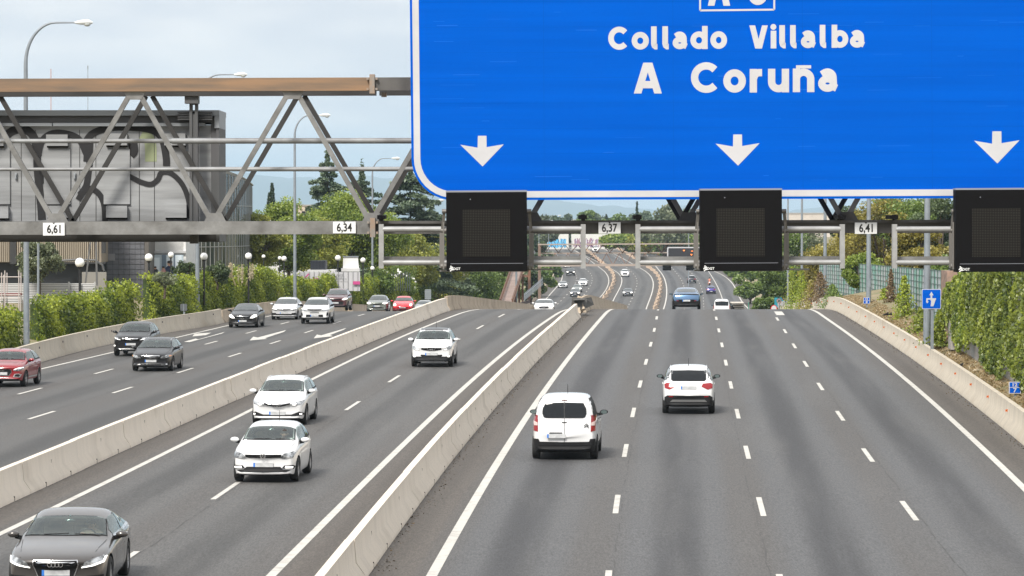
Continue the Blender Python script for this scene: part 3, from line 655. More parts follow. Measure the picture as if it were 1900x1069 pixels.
def lane_panel(x0, x1, y0, y1, pl, pr, which):
    a, b = at(x0, y0, VY), at(x1, y1, VY); w, h = (b.x-a.x), (a.z-b.z); c = Vector(((a.x+b.x)/2, VY, (a.z+b.z)/2))
    r = empty('lane_signal_panel', c, 0, 'square black lane signal panel, switched off, hanging ' + which, 'lane signal', 'lane signal panels under the big sign'); r.rotation_euler = (0, -.006, 0)
    m = MB(); m.box((-w/2, 0, -h/2), (w/2, .26, h/2 - .012)); m.build('housing', vblk, r)
    m = MB(); m.box((-w/2 - .003, -.006, h/2 - .012), (w/2 + .003, .27, h/2 + .012)); m.build('top_flange', vtop, r)
    m = MB(); m.box((-w*.30, -.004, -h*.32), (w*.29, .0, h*.27)); m.build('led_matrix', led, r)
    m = MB(); m.box((-w*.45, -.003, -h*.405), (w*.45, 0, -h*.40)); m.ball((-w*.2,-.005,h*.40), .008); m.build('trim', vtop, r)
    t = link('lettering', text_mesh('DGT', .045, .001, 1.05), platew, r); t.rotation_euler = (math.pi/2,0,0); t.location = (-w/2 + .137, -.005, -h/2 + .036)
    m = MB(); random.seed(2)
    for q in range(8):
        aa = q * 2.4; rr = .007 + .0042*q**.8; m.ball((-w/2 + .066 + math.cos(aa)*rr, -.004, -h/2 + .038 + math.sin(aa)*rr*1.25), .0095, 8, 6, (1,.3,1))
    m.build('emblem', platew, r, smooth=60)
    # support frame hooked on the gantry: two posts, tubes and brackets
    F = empty('panel_frame', c + Vector((0,.5,0)) - G.location); F.parent = G
    FY = VY + .42
    def fp(mb, nm, mt, sm=None): o = mb.build(nm, mt, F, sm); o.matrix_parent_inverse = Matrix.Translation(-(c + Vector((0,.5,0)))); return o
    for px in (pl, pr):
        m = MB(); m.bar(at(px, 416, FY), at(px, 498, FY), .10, .066); fp(m, 'post', gall)
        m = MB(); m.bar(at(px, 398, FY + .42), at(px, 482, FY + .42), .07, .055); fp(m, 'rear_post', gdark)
        m = MB(); q = at(px, 404, FY); m.box((q.x-.055, FY-.02, q.z-.02), (q.x+.05, FY + .6, q.z+.035)); q = at(px, 437, FY); m.box((q.x-.03, FY + .02, q.z-.03), (q.x+.03, FY + .25, q.z+.03)); fp(m, 'clamp', vblk)
    m = MB(); m.tube([at(pl+3, 425.6, FY - .02), at(pr-3, 425.0, FY - .02)], .038, 12); fp(m, 'upper_tube', gall, 40)
    m = MB(); m.tube([at(pl+3, 487.5, FY - .02), at(pr-3, 486.8, FY - .02)], .036, 12); fp(m, 'lower_tube', gall, 40)
    m = MB(); m.bar(at(pl+3, 480, FY + .3), at(pr-3, 479.4, FY + .3), .35, .055); fp(m, 'step_grating', galv)
    for px, s in ((x0 - 2, 1), (x1 + 2, -1)):
        k = MB(); k.bar(at(px - 2*s, 396, FY - .12), at(px - 6*s, 432, FY - .04), .04, .04); k.bar(at(px - 7*s, 432, FY - .05), at(px - 7*s, 497, FY - .05), .06, .05); k.bar(at(px-3*s, 412, FY-.25), at(px-3*s, 500, FY-.25), .03, .02)
        k.tube([at(px - 6*s, 392, FY - .14), at(px + 4*s, 392, FY - .14)], .03, 10); k.tube([at(px - 8*s, 494, FY - .12), at(px + 3*s, 494, FY - .12)], .035, 10); k.tube([at(px - 8*s, 428, FY - .06), at(px + 3*s, 428, FY - .06)], .03, 10)
        fp(k, 'bracket', mat('bracket_steel', (.2,.19,.18), .55, metal=.4), 40)
    m = MB(); m.bar(at(x0 - 12, 502.5 - (x0-828)*.002, FY + .1), at(x1 + 3, 502.5 - (x0-828)*.002, FY + .1), .2, .022); fp(m, 'bottom_rail', galv)
    m = MB(); m.bar(at(x1 , 500, FY + .1), at(min(pr, x1+50), 500, FY + .1), .1, .022); fp(m, 'bottom_rail', galv)
lane_panel(828, 978, 355, 503.5, 707.5, 1082, 'under the left arrow')
lane_panel(1299.5, 1451, 351.5, 503, 1183.5, 1562.5, 'under the middle arrow')
lane_panel(1773.5, 1926, 350.5, 504.5, 1659.5, 2040, 'under the right arrow')

# ------------------------------------------------------------------ rear of the other message board, seen through the truss
def board():
    Y = 49.3; k = Y / GD
    def b_(px, py, y=Y): p = at(px, py, y); return p
    r = empty('message_board', b_(150, 330), 0, 'grey steel back of a message board covered in black spray graffiti behind the gantry', 'sign')
    def bp(mb, nm, mt, sm=None): o = mb.build(nm, mt, r, sm); o.matrix_parent_inverse = Matrix.Translation(-r.location); return o
    cab = mat('cabinet_grey', (.36,.37,.38), .5, metal=.1, col2=(.21,.215,.22), nscale=1.2, coords='World', stretch=(.4,1,5), detail=6)
    cab2 = mat('cabinet_frame', (.075,.078,.08), .6, col2=(.09,.09,.095), nscale=2, coords='World')
    lt = mat('cabinet_light', (.30,.32,.34), .5)
    def rect(mb, x0, y0, x1, y1, front, depth):
        a, c = b_(x0, y0), b_(x1, y1); mb.box((a.x, Y - front, c.z), (c.x, Y - front + depth, a.z))
    m = MB(); rect(m, -420, 232, 392, 415, 0, 1.1); bp(m, 'cabinet', cab)
    m = MB(); rect(m, -420, 205, 408, 215, .12, 1.2); rect(m, 399, 215, 408, 238, .10, 1.1); bp(m, 'top_rim', lt)
    m = MB(); rect(m, -420, 215, 398, 228, .05, 1.1); rect(m, 392, 228, 402, 437, .04, 1.1); rect(m, 402, 236, 408, 448, .08, 1.1)
    for i in range(4): rect(m, 332, 208.5 + i*4.2, 396, 210.5 + i*4.2, .2, .06)
    bp(m, 'frame', cab2); m = MB(); rect(m, -420, 414, 408, 449, .06, 1.2); bp(m, 'base_beam', mat('black_beam', (.022,.021,.02), .7))
    m = MB(); rect(m, -420, 228.5, 98, 234.5, .1, .1); rect(m, 100, 228.5, 381, 234.5, .1, .1); bp(m, 'drip_rail', lt)
    m = MB()
    for x in (-95, -40, 39.5, 66, 148, 178, 258.5, 286.5): rect(m, x - .7, 241, x + .7, 410, .004, .01)
    bp(m, 'panel_seams', dark)
    for x0, x1 in ((82,131),(192.5,241.5),(-30,19)):
        m = MB(); rect(m, x0, 277, x1, 379, .03, .05); bp(m, 'door', cab); m = MB(); rect(m, x0-1, 379, x1+1, 380.5, .025, .03); bp(m, 'door_seam', dark)
    for x0, y0, x1, y1 in ((87,250,127,271),(197,248,237,270),(306,248,345,270),(-18,250,8,271),(198,382,237,404),(307,379.5,347,404),(88,382,127,404),(-20,383,17,405)):
        m = MB(); rect(m, x0, y0, x1, y1, .09, .1); bp(m, 'vent_box', cab); m = MB(); rect(m, x0+1, y1, x1, y1+3, .05, .06); bp(m, 'vent_slot', dark)
    m = MB()
    for x, y in ((30,327),(139,327)): rect(m, x-2, y-6, x+2, y+6, .03, .03); rect(m, x-.8, y-4, x+.8, y+4, .05, .03)
    bp(m, 'handle', lt)
    # bracket post, with slot, hanging from the rear chord
    m = MB(); p0 = b_(352.5, 181, 49.1); p1 = b_(368.5, 452, 49.1); w_ = (p1.x - p0.x)
    m.box((p0.x, 49.0, p1.z), (p0.x + w_*.34, 49.12, p0.z)); m.box((p1.x - w_*.34, 49.0, p1.z), (p1.x, 49.12, p0.z)); 
    s0, s1 = b_(0, 195, 49.1).z, b_(0, 212, 49.1).z
    m.box((p0.x + w_*.34, 49.02, s0), (p1.x - w_*.34, 49.1, p0.z)); m.box((p0.x + w_*.34, 49.02, p1.z), (p1.x - w_*.34, 49.1, s1)); q = b_(345, 181, 49.1); m.box((q.x, 48.9, q.z - .09), (q.x + .19, 49.15, q.z + .02)); bp(m, 'hanger_post', cab2)
    # spray paint
    m = MB(); Yg = Y
    def gs(pts, w, o=.006, wr=None):
        P3 = [b_(x, y, Yg) for x, y in smooth_pts(pts)]; stroke_mesh(m, P3, (0,-1,0), w*1.2*pxs(Yg), o)
    gs([(0,262),(22,244),(44,240),(60,250),(68,272),(70,290)], 13); gs([(70,292),(78,262),(96,248),(122,248),(146,258),(160,285),(166,300),(164,320),(160,345),(148,362)], 10, .0066)
    gs([(71,255),(69,300),(72,340),(76,380),(78,408)], 12, .0072); gs([(86,310),(82,328),(73,338)], 12, .0078)
    gs([(160,262),(172,248),(200,238),(240,236),(280,241),(300,256),(308,290),(309,308)], 11, .0084)
    gs([(165,262),(163,300)], 14, .009); gs([(246,262),(248,280),(242,288)], 14, .0096); gs([(232,282),(232,292)], 11, .0102)
    gs([(145,371),(155,356),(168,350),(184,360),(193,380),(195,410)], 9, .0108); gs([(214,314),(218,326),(238,327),(262,338),(280,342),(293,333),(300,320),(318,322),(338,342),(350,372),(352,405)], 8, .0114); gs([(208,322),(222,324)], 16, .012)
    bp(m, 'spray_paint', mat('black_spray', (.012,.012,.014), .6))
    m = MB(); gs([(262,250),(278,262),(280,300)], 18, .0035); gs([(222,300),(206,330),(222,345)], 12, .0038); bp(m, 'yellow_spray', mat('yellow_spray', (.30,.34,.20), .6))
def smooth_pts(p, k=6):
    out = []
    for i in range(len(p) - 1):
        a = p[max(i-1,0)]; b = p[i]; c = p[i+1]; d = p[min(i+2,len(p)-1)]
        for j in range(k):
            t = j / k; out.append(tuple(.5*((2*b[q]) + (-a[q]+c[q])*t + (2*a[q]-5*b[q]+4*c[q]-d[q])*t*t + (-a[q]+3*b[q]-3*c[q]+d[q])*t**3) for q in (0,1)))
    return out + [p[-1]]
board()
# ------------------------------------------------------------------ cars
def paint_mat(name, col, metal=0, rough=.32, coat=1): return mat(name, col, rough, metal, coat=coat)
glass_m = mat('car_glass', (.035,.045,.045), .04, spec=.7, coat=.6)
inner_m = mat('cabin_lining', (.07,.072,.07), .8)
def clear_glass():
    m = mat('clear_glass', (0,0,0)); t, n, l = nodes_of(m); n.clear(); o = n.new('ShaderNodeOutputMaterial'); tr = n.new('ShaderNodeBsdfTransparent'); tr.inputs[0].default_value = (.66,.74,.70,1); g_ = n.new('ShaderNodeBsdfGlossy'); g_.inputs['Roughness'].default_value = .03; g_.inputs[0].default_value = (.9,.97,.95,1)
    f = n.new('ShaderNodeFresnel'); f.inputs[0].default_value = 1.5; a = n.new('ShaderNodeMath'); a.operation = 'ADD'; a.inputs[1].default_value = .07; l(f.outputs[0], a.inputs[0]); x = n.new('ShaderNodeMixShader'); l(a.outputs[0], x.inputs[0]); l(tr.outputs[0], x.inputs[1]); l(g_.outputs[0], x.inputs[2]); l(x.outputs[0], o.inputs[0]); return m
clear_m = clear_glass()
tint_m = mat('tinted_glass', (.008,.010,.012), .08, spec=.35, coat=.15)
tyre_m = mat('tyre_rubber', (.018,.018,.018), .85); rim_m = mat('alloy_rim', (.42,.42,.43), .35, metal=.7)
blk = mat('black_plastic', (.014,.014,.015), .6, spec=.2); chrome = mat('chrome', (.75,.75,.76), .15, metal=1)
lampm = mat('headlamp_lens', (.50,.52,.54), .12, metal=.4, coat=1, col2=(.10,.105,.11), nscale=7, lo=.42, hi=.58)
drl = mat('lit_lamp', (1,.98,.93), .3, emit=1.1); taill = mat('tail_lamp', (.26,.006,.010), .15, coat=.6); tailw = mat('tail_lamp_clear', (.6,.45,.42), .2, coat=1)
under = mat('underbody', (.01,.01,.01), .9); plate_w = mat('number_plate', (.55,.56,.57), .5, col2=(.42,.43,.44), nscale=6); plate_b = mat('plate_blue', (.03,.18,.6), .5)
skin = mat('skin', (.55,.33,.24), .6); cloth_d = mat('dark_clothes', (.05,.055,.07), .9); seat_m = mat('seat_fabric', (.05,.05,.05), .9); hairm = mat('dark_hair', (.03,.022,.018), .8)
def interp(pts, x): return float(np.interp(x, [p[0] for p in pts], [p[1] for p in pts]))
KIND = {  # top line (x from the nose, z), cowl x, windscreen top x, roof rear x, rear glass foot x ; nominal L, W, H
 'hatch': dict(L=3.97, W=1.70, H=1.46, top=[(0,.69),(.05,.77),(.15,.84),(.55,.93),(1.0,1.0),(1.38,1.20),(1.78,1.395),(2.3,1.46),(2.9,1.45),(3.45,1.38),(3.66,1.18),(3.82,.98),(3.93,.80),(3.97,.55)], k=(1.0,1.78,3.45,3.80), belt=[(.8,.90),(1.6,.93),(3.0,.98),(3.9,1.0)], wb=(.80,3.27), r=.31),
 'wagon': dict(L=4.56, W=1.76, H=1.47, top=[(0,.66),(.05,.74),(.17,.81),(.6,.91),(1.10,1.0),(1.55,1.21),(1.98,1.40),(2.5,1.47),(3.3,1.46),(4.05,1.39),(4.28,1.18),(4.42,1.0),(4.51,.8),(4.56,.55)], k=(1.10,1.98,4.05,4.40), belt=[(.9,.90),(1.8,.94),(3.4,.99),(4.5,1.0)], wb=(.90,3.50), r=.32),
 'sedan': dict(L=4.92, W=1.85, H=1.46, top=[(0,.67),(.05,.76),(.2,.84),(.7,.93),(1.40,1.0),(1.82,1.21),(2.22,1.385),(2.75,1.46),(3.3,1.43),(3.72,1.36),(4.08,1.19),(4.34,1.08),(4.72,1.06),(4.86,.95),(4.92,.55)], k=(1.40,2.22,3.72,4.30), belt=[(1.1,.92),(1.9,.94),(3.6,.98),(4.5,1.0)], wb=(.86,3.80), r=.335),
 'fastback': dict(L=4.97, W=1.91, H=1.42, top=[(0,.62),(.05,.71),(.2,.79),(.75,.90),(1.48,.965),(1.92,1.17),(2.35,1.35),(2.85,1.42),(3.35,1.40),(3.85,1.30),(4.3,1.14),(4.62,1.03),(4.80,1.0),(4.90,.88),(4.97,.55)], k=(1.48,2.35,3.75,4.58), belt=[(1.1,.87),(2.0,.90),(3.6,.95),(4.6,.98)], wb=(.92,3.83), r=.345),
 'suv': dict(L=4.50, W=1.84, H=1.65, top=[(0,.83),(.05,.92),(.16,.99),(.6,1.08),(1.12,1.13),(1.5,1.36),(1.90,1.57),(2.4,1.65),(3.2,1.64),(3.92,1.57),(4.18,1.32),(4.34,1.10),(4.45,.9),(4.50,.62)], k=(1.12,1.90,3.92,4.31), belt=[(.9,1.04),(1.8,1.07),(3.3,1.11),(4.4,1.12)], wb=(.88,3.54), r=.35),
 'van': dict(L=4.40, W=1.85, H=1.80, top=[(0,.72),(.05,.84),(.16,.94),(.5,1.06),(.95,1.16),(1.32,1.42),(1.70,1.66),(2.2,1.78),(3.2,1.80),(4.08,1.76),(4.24,1.62),(4.33,1.15),(4.385,.9),(4.40,.62)], k=(.95,1.70,4.10,4.34), belt=[(.8,1.02),(1.6,1.06),(3.0,1.12),(4.4,1.14)], wb=(.89,3.67), r=.325),
 'beetle': dict(L=4.28, W=1.81, H=1.49, top=[(0,.48),(.05,.58),(.22,.73),(.6,.88),(1.25,.98),(1.58,1.2),(1.92,1.38),(2.4,1.49),(2.95,1.44),(3.4,1.28),(3.8,1.04),(4.05,.86),(4.2,.7),(4.28,.5)], k=(1.25,1.92,3.05,3.75), belt=[(1.0,.90),(1.8,.94),(3.2,.96),(4.0,.92)], wb=(.85,3.39), r=.34),
}
def car(name, kind, L_, W_, H_, col, label, spec, loc, head, group=None, detail=2, roofcol=None):
    K = KIND[kind]; sx, sy, sz = L_ / K['L'], W_ / K['W'], H_ / K['H']
    top = [(x*sx, z*sz) for x, z in K['top']]; belt = [(x*sx, z*sz) for x, z in K['belt']]; kc, kw, kr, kg = [v*sx for v in K['k']]
    hw = W_/2; clear = spec.get('clear', .18 if kind not in ('suv',) else .24)
    plan = [(0,spec.get('nosew',.80)),(.10,.90),(.3,.965),(.8,1.0),(L_-.9,1.0),(L_-.4,.975),(L_-.12,.92),(L_,.84)]
    wr = [(kc,.90),(kw,spec.get('rw',.70)),((kw+kr)/2,spec.get('rw',.70)+.015),(kr,spec.get('rw',.70)-.03),(kg,.80)]
    if kind == 'van': wr = [(kc,.90),(kw,.77),((kw+kr)/2,.80),(kr,.80),(kg,.88)]
    xs = sorted(set([t[0] for t in top] + [.09*1, (kw+kr)/2]))
    rows = []
    for x in xs:
        zt = interp(top, x); w = hw * interp(plan, x); bz = interp(belt, x); e = min(x, L_ - x)
        zb = clear + (.10 if e < .03 else (.03 if e < .12 else 0)); 
        gh = kc <= x <= kg and zt > bz + .03
        sh = min(bz, zt - .04) - .10*sz
        if e < .03: row = [(0,zb),(w*.7,zb),(w*.93,zb+.03),(w*.99,zb+(sh-zb)*.3),(w,zb+(sh-zb)*.62),(w*.97,sh),(w*.90,zt-.05),(w*.78,zt-.02),(w*.45,zt),(0,zt+.008)]
        elif gh:
            f = min(1, max(0, (zt - bz) / (.30*sz))); r_ = hw * (.90*(1-f) + interp(wr, x)*f)
            row = [(0,zb),(w*.75,zb),(w*.94,zb+.03),(w*.985,zb+.16),(w,zb+(sh-zb)*.62),(w*.985,sh),(w*.945,bz),(r_, max(bz+.02, zt-.055)),(r_*.62, zt-.010),(0,zt)]
        else: row = [(0,zb),(w*.75,zb),(w*.94,zb+.03),(w*.985,zb+.14),(w,zb+(sh-zb)*.62),(w*.985,sh),(w*.94,zt-.055),(w*.80,zt-.02),(w*.45,zt),(0,zt+.010)]
        rows.append((x, row))
    bm = bmesh.new(); ring = []; swf, swr = spec.get('sweep', .20), .12
    for x, row in rows:
        vs = []
        for j, (y, z) in enumerate(row + [(-y, z) for y, z in reversed(row[1:-1])]):
            q = (abs(y)/hw)**3; xx = x + swf*q*max(0, 1 - x/1.0) - swr*q*max(0, 1 - (L_-x)/.8)
            vs.append(bm.verts.new((L_/2 - xx, y, z)))
        ring.append(vs)
    n = len(ring[0])
    for a, b in zip(ring[:-1], ring[1:]):
        for k in range(n): bm.faces.new((a[k], a[(k+1)%n], b[(k+1)%n], b[k]))
    for rg in (ring[0], list(ring[-1])):
        h = n//2   # indices 0 bottom centre, h top centre
        bm.faces.new([rg[n-1], rg[0], rg[1], rg[2], rg[n-2]])
        for k in range(2, h-1): bm.faces.new([rg[k], rg[k+1], rg[n-k-1], rg[n-k]])
        bm.faces.new([rg[h-1], rg[h], rg[h+1]])
    bmesh.ops.recalc_face_normals(bm, faces=bm.faces)
    cr = bm.edges.layers.float.new('crease_edge')
    for a, b in zip(ring[:-1], ring[1:]):
        for k in (5, n-5): 
            e = bm.edges.get((a[k], b[k]));  e[cr] = .35
        for k in (2, n-2):
            e = bm.edges.get((a[k], b[k]));  e[cr] = .6
    me = bpy.data.meshes.new('body'); bm.to_mesh(me); bm.free()
    o = bpy.data.objects.new('tmp', me); COL.objects.link(o); md = o.modifiers.new('s', 'SUBSURF'); md.levels = md.render_levels = detail
    dg = bpy.context.evaluated_depsgraph_get(); me2 = bpy.data.meshes.new_from_object(o.evaluated_get(dg)); bpy.data.objects.remove(o)
    bm = bmesh.new(); bm.from_mesh(me2); bvh = BVHTree.FromBMesh(bm)
    # wheel arches
    r = K['r'] * (sx+sz)/2; xf, xr = K['wb'][0]*sx, K['wb'][1]*sx
    zc = spec.get('clad', 0)
    if zc: bmesh.ops.bisect_plane(bm, geom=bm.verts[:]+bm.edges[:]+bm.faces[:], plane_co=(0,0,zc), plane_no=(0,0,1))
    me3 = bpy.data.meshes.new('body'); bm.to_mesh(me3); bm.free()
    ob = bpy.data.objects.new('tmp', me3); COL.objects.link(ob)
    cut = MB()
    for x in (xf, xr):
        for s in (1, -1):
            ra = r + .055; a, b = (hw - .30, hw + .3) if s > 0 else (-hw - .3, -hw + .30)
            cut.lathe([(1e-4,a),(ra,a),(ra,b),(1e-4,b)], 28, 'y', (L_/2 - x, 0, r))
    cuts = []
    if spec.get('cabin'):
        cb = MB(); ss = np.linspace(kc + .16, kg - .30, 9); vs = []
        for q in ss:
            zt_i = interp(top, q) - .06; r_i = hw*interp(wr, q) - .07; bz_i = min(interp(belt, q), zt_i - .03)
            for a, z in ((hw*.80,.42*sz),(hw*.86,bz_i*.8),(hw*.86,bz_i - .01),(min(hw*.85, r_i + (hw*.86-r_i)*max(0, 1-(zt_i-bz_i)/.3)), zt_i - .02),(r_i*.5, zt_i)): vs.append((L_/2 - q, a, z))
            for a, z in ((r_i*.5, zt_i),(min(hw*.85, r_i + (hw*.86-r_i)*max(0, 1-(zt_i-bz_i)/.3)), zt_i - .02),(hw*.86,bz_i - .01),(hw*.86,bz_i*.8),(hw*.80,.42*sz)): vs.append((L_/2 - q, -a, z))
        fs = [(i*10+k, i*10+(k+1)%10, (i+1)*10+(k+1)%10, (i+1)*10+k) for i in range(8) for k in range(10)] + [tuple(range(9,-1,-1)), tuple(80+k for k in range(10))]
        cb.add(vs, fs); cuts.append(cb)
        yb_i = hw*(spec.get('rw',.70)-.055) - .03; ya_i = hw*.80 - .05
        pp = [(kc+.10,0),(kc+.12,ya_i*.5),(kc+.24,ya_i),(kw-.05,yb_i),(kw-.08,0)]; pp = pp + [(x, -y) for x, y in reversed(pp[1:-1])]
        cb = MB(); cb.prism([(L_/2 - x, y, interp(belt, kc+.3)*.86) for x, y in pp], (0,0,H_)); cuts.append(cb)
        xp_ = kw + (kr - kw)*.42 + .12; x0_ = kc + .42*(kw-kc); xe_ = kg - .10 if kind in ('suv','wagon','hatch') else kg - .22
        bz_f = lambda x: interp([(x0_, interp(belt, kw) + .035*sz), (xe_, interp(belt, kr) + .03*sz)], x); zt_f = lambda x: min(H_ - .115*sz, interp(top, x) - .085*sz) - .04
        for a, b in ((x0_ + .22, xp_ - .07), (xp_ + .06, min(xe_ - .45, kr - .08))):
            if b - a > .15: cb = MB(); cb.prism([(L_/2 - x, -3, z) for x, z in ((a, bz_f(a)+.04),(b, bz_f(b)+.04),(b, zt_f(b)),((a+b)/2, zt_f((a+b)/2)),(a, zt_f(a)))], (0,6,0)); cuts.append(cb)
    co = cut.build('cut', under); bo = ob.modifiers.new('b', 'BOOLEAN'); bo.object = co; bo.operation = 'DIFFERENCE'; bo.solver = 'EXACT'
    cos = []
    for cb in cuts:
        c_ = cb.build('cut', under); cos.append(c_); b2 = ob.modifiers.new('b', 'BOOLEAN'); b2.object = c_; b2.operation = 'DIFFERENCE'; b2.solver = 'EXACT'
    dg = bpy.context.evaluated_depsgraph_get(); dg.update(); me4 = bpy.data.meshes.new_from_object(ob.evaluated_get(dg)); bpy.data.objects.remove(ob); bpy.data.objects.remove(co)
    for c_ in cos: bpy.data.objects.remove(c_)
    root = empty(name, loc, head, label, 'van' if kind == 'van' else 'car', group)
    body_mats = [col, under, blk, roofcol or col, inner_m]
    B = link('body', me4, body_mats, root)
    mi = []
    for p in me4.polygons:
        c = p.center; d = math.hypot(min(abs(c.x-(L_/2-xf)), abs(c.x-(L_/2-xr))), c.z - r)
        inarch = abs(c.y) < hw + .02 and d < r + .051 and abs(p.normal.z) + abs(p.normal.x) > .0 and abs(c.y) > hw - .32
        inarch = inarch and (d < r + .05 or abs(p.normal.y) < .25) and c.z < 2*r + .1
        deep = bvh.find_nearest(c)[3] > .015
        if deep and c.z > 2*r + .02 or (deep and abs(c.y) < hw - .33 and c.z > clear + .05): m_ = 4
        elif deep: m_ = 1
        elif (inarch and (abs(c.y) < hw - .02 or abs(p.normal.y) < .2)): m_ = 1
        elif abs(p.normal.z) > .8 and p.normal.z < 0 and c.z < .4: m_ = 1
        elif zc and c.z < zc: m_ = 2
        elif roofcol and c.z > H_ - .10*sz: m_ = 3
        else: m_ = 0
        mi.append(m_)
    me4.polygons.foreach_set('material_index', mi); me4.shade_smooth(); me4.set_sharp_from_angle(angle=R(38)); me4.name = 'body'
    # ------- patches laid on the skin
    def patch(nm, polys, plane, sgn_, m_, o_=.006, step=.07, parent=None, thick=True):
        bmp = bmesh.new()
        for poly in polys:
            if plane == 'x': vs = [bmp.verts.new((0, y, z)) for y, z in poly]
            elif plane == 'y': vs = [bmp.verts.new((L_/2 - x, 0, z)) for x, z in poly]
            else: vs = [bmp.verts.new((L_/2 - x, y, 0)) for x, y in poly]
            try: bmp.faces.new(vs)
            except ValueError: pass
        axes = {'x': (1,2), 'y': (0,2), 'z': (0,1)}[plane]
        for ax in axes:
            lo = min(v.co[ax] for v in bmp.verts); hi = max(v.co[ax] for v in bmp.verts); k = math.floor(lo/step)*step + step*.5
            while k < hi:
                if k > lo:
                    no = [0,0,0]; no[ax] = 1; pc = [0,0,0]; pc[ax] = k
                    bmesh.ops.bisect_plane(bmp, geom=bmp.verts[:]+bmp.edges[:]+bmp.faces[:], plane_co=pc, plane_no=no)
                k += step
        for v in bmp.verts:
            if plane == 'x': og = Vector((6*sgn_, v.co.y, v.co.z)); d = Vector((-sgn_,0,0))
            elif plane == 'y': og = Vector((v.co.x, 3*sgn_, v.co.z)); d = Vector((0,-sgn_,0))
            else: og = Vector((v.co.x, v.co.y, 4)); d = Vector((0,0,-1))
            h = bvh.ray_cast(og, d)
            if h[0] is None or (plane == 'x' and h[0].x*sgn_ < 0): h = bvh.find_nearest(Vector((sgn_*(L_/2 - .15), v.co.y, v.co.z)) if plane == 'x' else og)
            v.co = h[0] + h[1]*o_
        bmesh.ops.recalc_face_normals(bmp, faces=bmp.faces)
        out = {'x': Vector((sgn_,0,0)), 'y': Vector((0,sgn_,0)), 'z': Vector((0,0,1))}[plane]
        av = sum((f.normal*f.calc_area() for f in bmp.faces), Vector())
        if av.dot(out) < 0:
            for f in bmp.faces: f.normal_flip()
        return bm_link(nm, bmp, m_, parent or root, 50)
    def sym(h): return [(y, z) for y, z in h] + [(-y, z) for y, z in reversed(h)]
    W1 = lambda half: sym([(y*hw, z*sz) for y, z in half])
    # glass: windscreen, rear window, side windows
    gl = spec.get('glass', clear_m if spec.get('cabin') else glass_m)
    def slope_poly(xa, xb, ya, yb, drop=0):   # plan polygon between foot and head of a sloping pane
        return [[(xa - .04, 0.0)] + [(xa + (.16 if xa < L_/2 else -.10)*(q/4)**2*1.0, ya*q/4) for q in range(1,5)] + [(xb, yb), (xb - .02*(1 if xa < L_/2 else -1), yb*.5), (xb - .03*(1 if xa < L_/2 else -1), 0)],]
    ya, yb = hw*.80, hw*(spec.get('rw',.70)-.055) if kind != 'van' else hw*.71
    ws = [(kc+.05,0)] + [(kc+.05+.13*(q/4)**2, ya*q/4) for q in range(1,5)] + [(kw-.02, yb),(kw-.05, yb*.5),(kw-.06,0)]
    full = ws + [(x, -y) for x, y in reversed(ws[1:-1])]
    fr_ = [((x - .03) if i < 5 or i >= len(full)-4 else x + .025, y*1.035) for i, (x, y) in enumerate(full)]
    if spec.get('cabin'):
        ring2 = []; k2 = len(full)
        for i in range(k2): j = (i+1) % k2; ring2.append([fr_[i], fr_[j], (full[j][0] + (.05 if j < 5 or j >= k2-4 else -.02), full[j][1]*.965), (full[i][0] + (.05 if i < 5 or i >= k2-4 else -.02), full[i][1]*.965)])
        patch('windscreen_frame', ring2, 'z', 1, blk, .004, .2)
        for nm2, bx in (('dashboard', ((L_/2-kc-.42,-hw*.78,.60*sz),(L_/2-kc-.12,hw*.78,interp(belt,kc)*.97))),):
            mb = MB(); mb.box(*bx); mb.build(nm2, mat('dash_plastic', (.03,.03,.032), .7), root)
        for yy, s0 in ((.36,kc+1.05),(-.36,kc+1.05),(.36,kc+1.85),(-.36,kc+1.85)):
            if s0 > kg - .55: continue
            mb = MB(); X = L_/2 - s0; mb.box((X-.22,yy-.24,.36*sz),(X+.24,yy+.24,.50*sz)); mb.bar((X-.24,yy,.46*sz),(X-.40,yy,1.03*sz), .46, .12, (0,1,0)); mb.bar((X-.41,yy,1.03*sz),(X-.43,yy,1.19*sz), .25, .09, (0,1,0)); mb.build('seat', spec.get('seat', seat_m), root)
        mb = MB(); cx_, cz_ = L_/2 - kc - .56, .93*sz; mb.tube([(cx_ + math.cos(t*math.pi/8)*.07, .36 + math.sin(t*math.pi/8)*.18, cz_ + math.cos(t*math.pi/8)*.165) for t in range(17)], .016, 6, False); mb.bar((cx_-.02,.20,cz_),(cx_+.03,.52,cz_), .03, .05, (0,0,1)); mb.build('steering_wheel', black, root)
        mb = MB(); mb.ball((L_/2 - kw + .12, 0, H_ - .20), .1, 10, 6, (.2,1.1,.35)); mb.tube([(L_/2 - kw + .1,0,H_-.17),(L_/2-kw+.06,0,H_-.09)], .015, 6); mb.build('inner_mirror', mat('mirror_glass', (.25,.32,.32), .08, metal=.8), root)
    else: patch('windscreen_frame', [fr_], 'z', 1, blk, .004, .09)
    if detail >= 2:
        for s in (1,-1): patch('bonnet_seam', [[(.22,s*hw*.70),(kc-.02,s*hw*.83),(kc-.02,s*(hw*.83+.010)),(.22,s*(hw*.70+.010))]], 'z', 1, under, .003, .3)
        for yy in (.18,-.42): patch('wiper', [[(kc+.09,yy),(kc+.115,yy),(kc+.13,yy+.48),(kc+.10,yy+.48)]], 'z', 1, black, .016, .2)
    WSO = patch('windscreen', [full], 'z', 1, gl, .009, .09)
    zf, zh = spec.get('rg', (interp(top, kg) + .05, interp(top, kr) - .03))
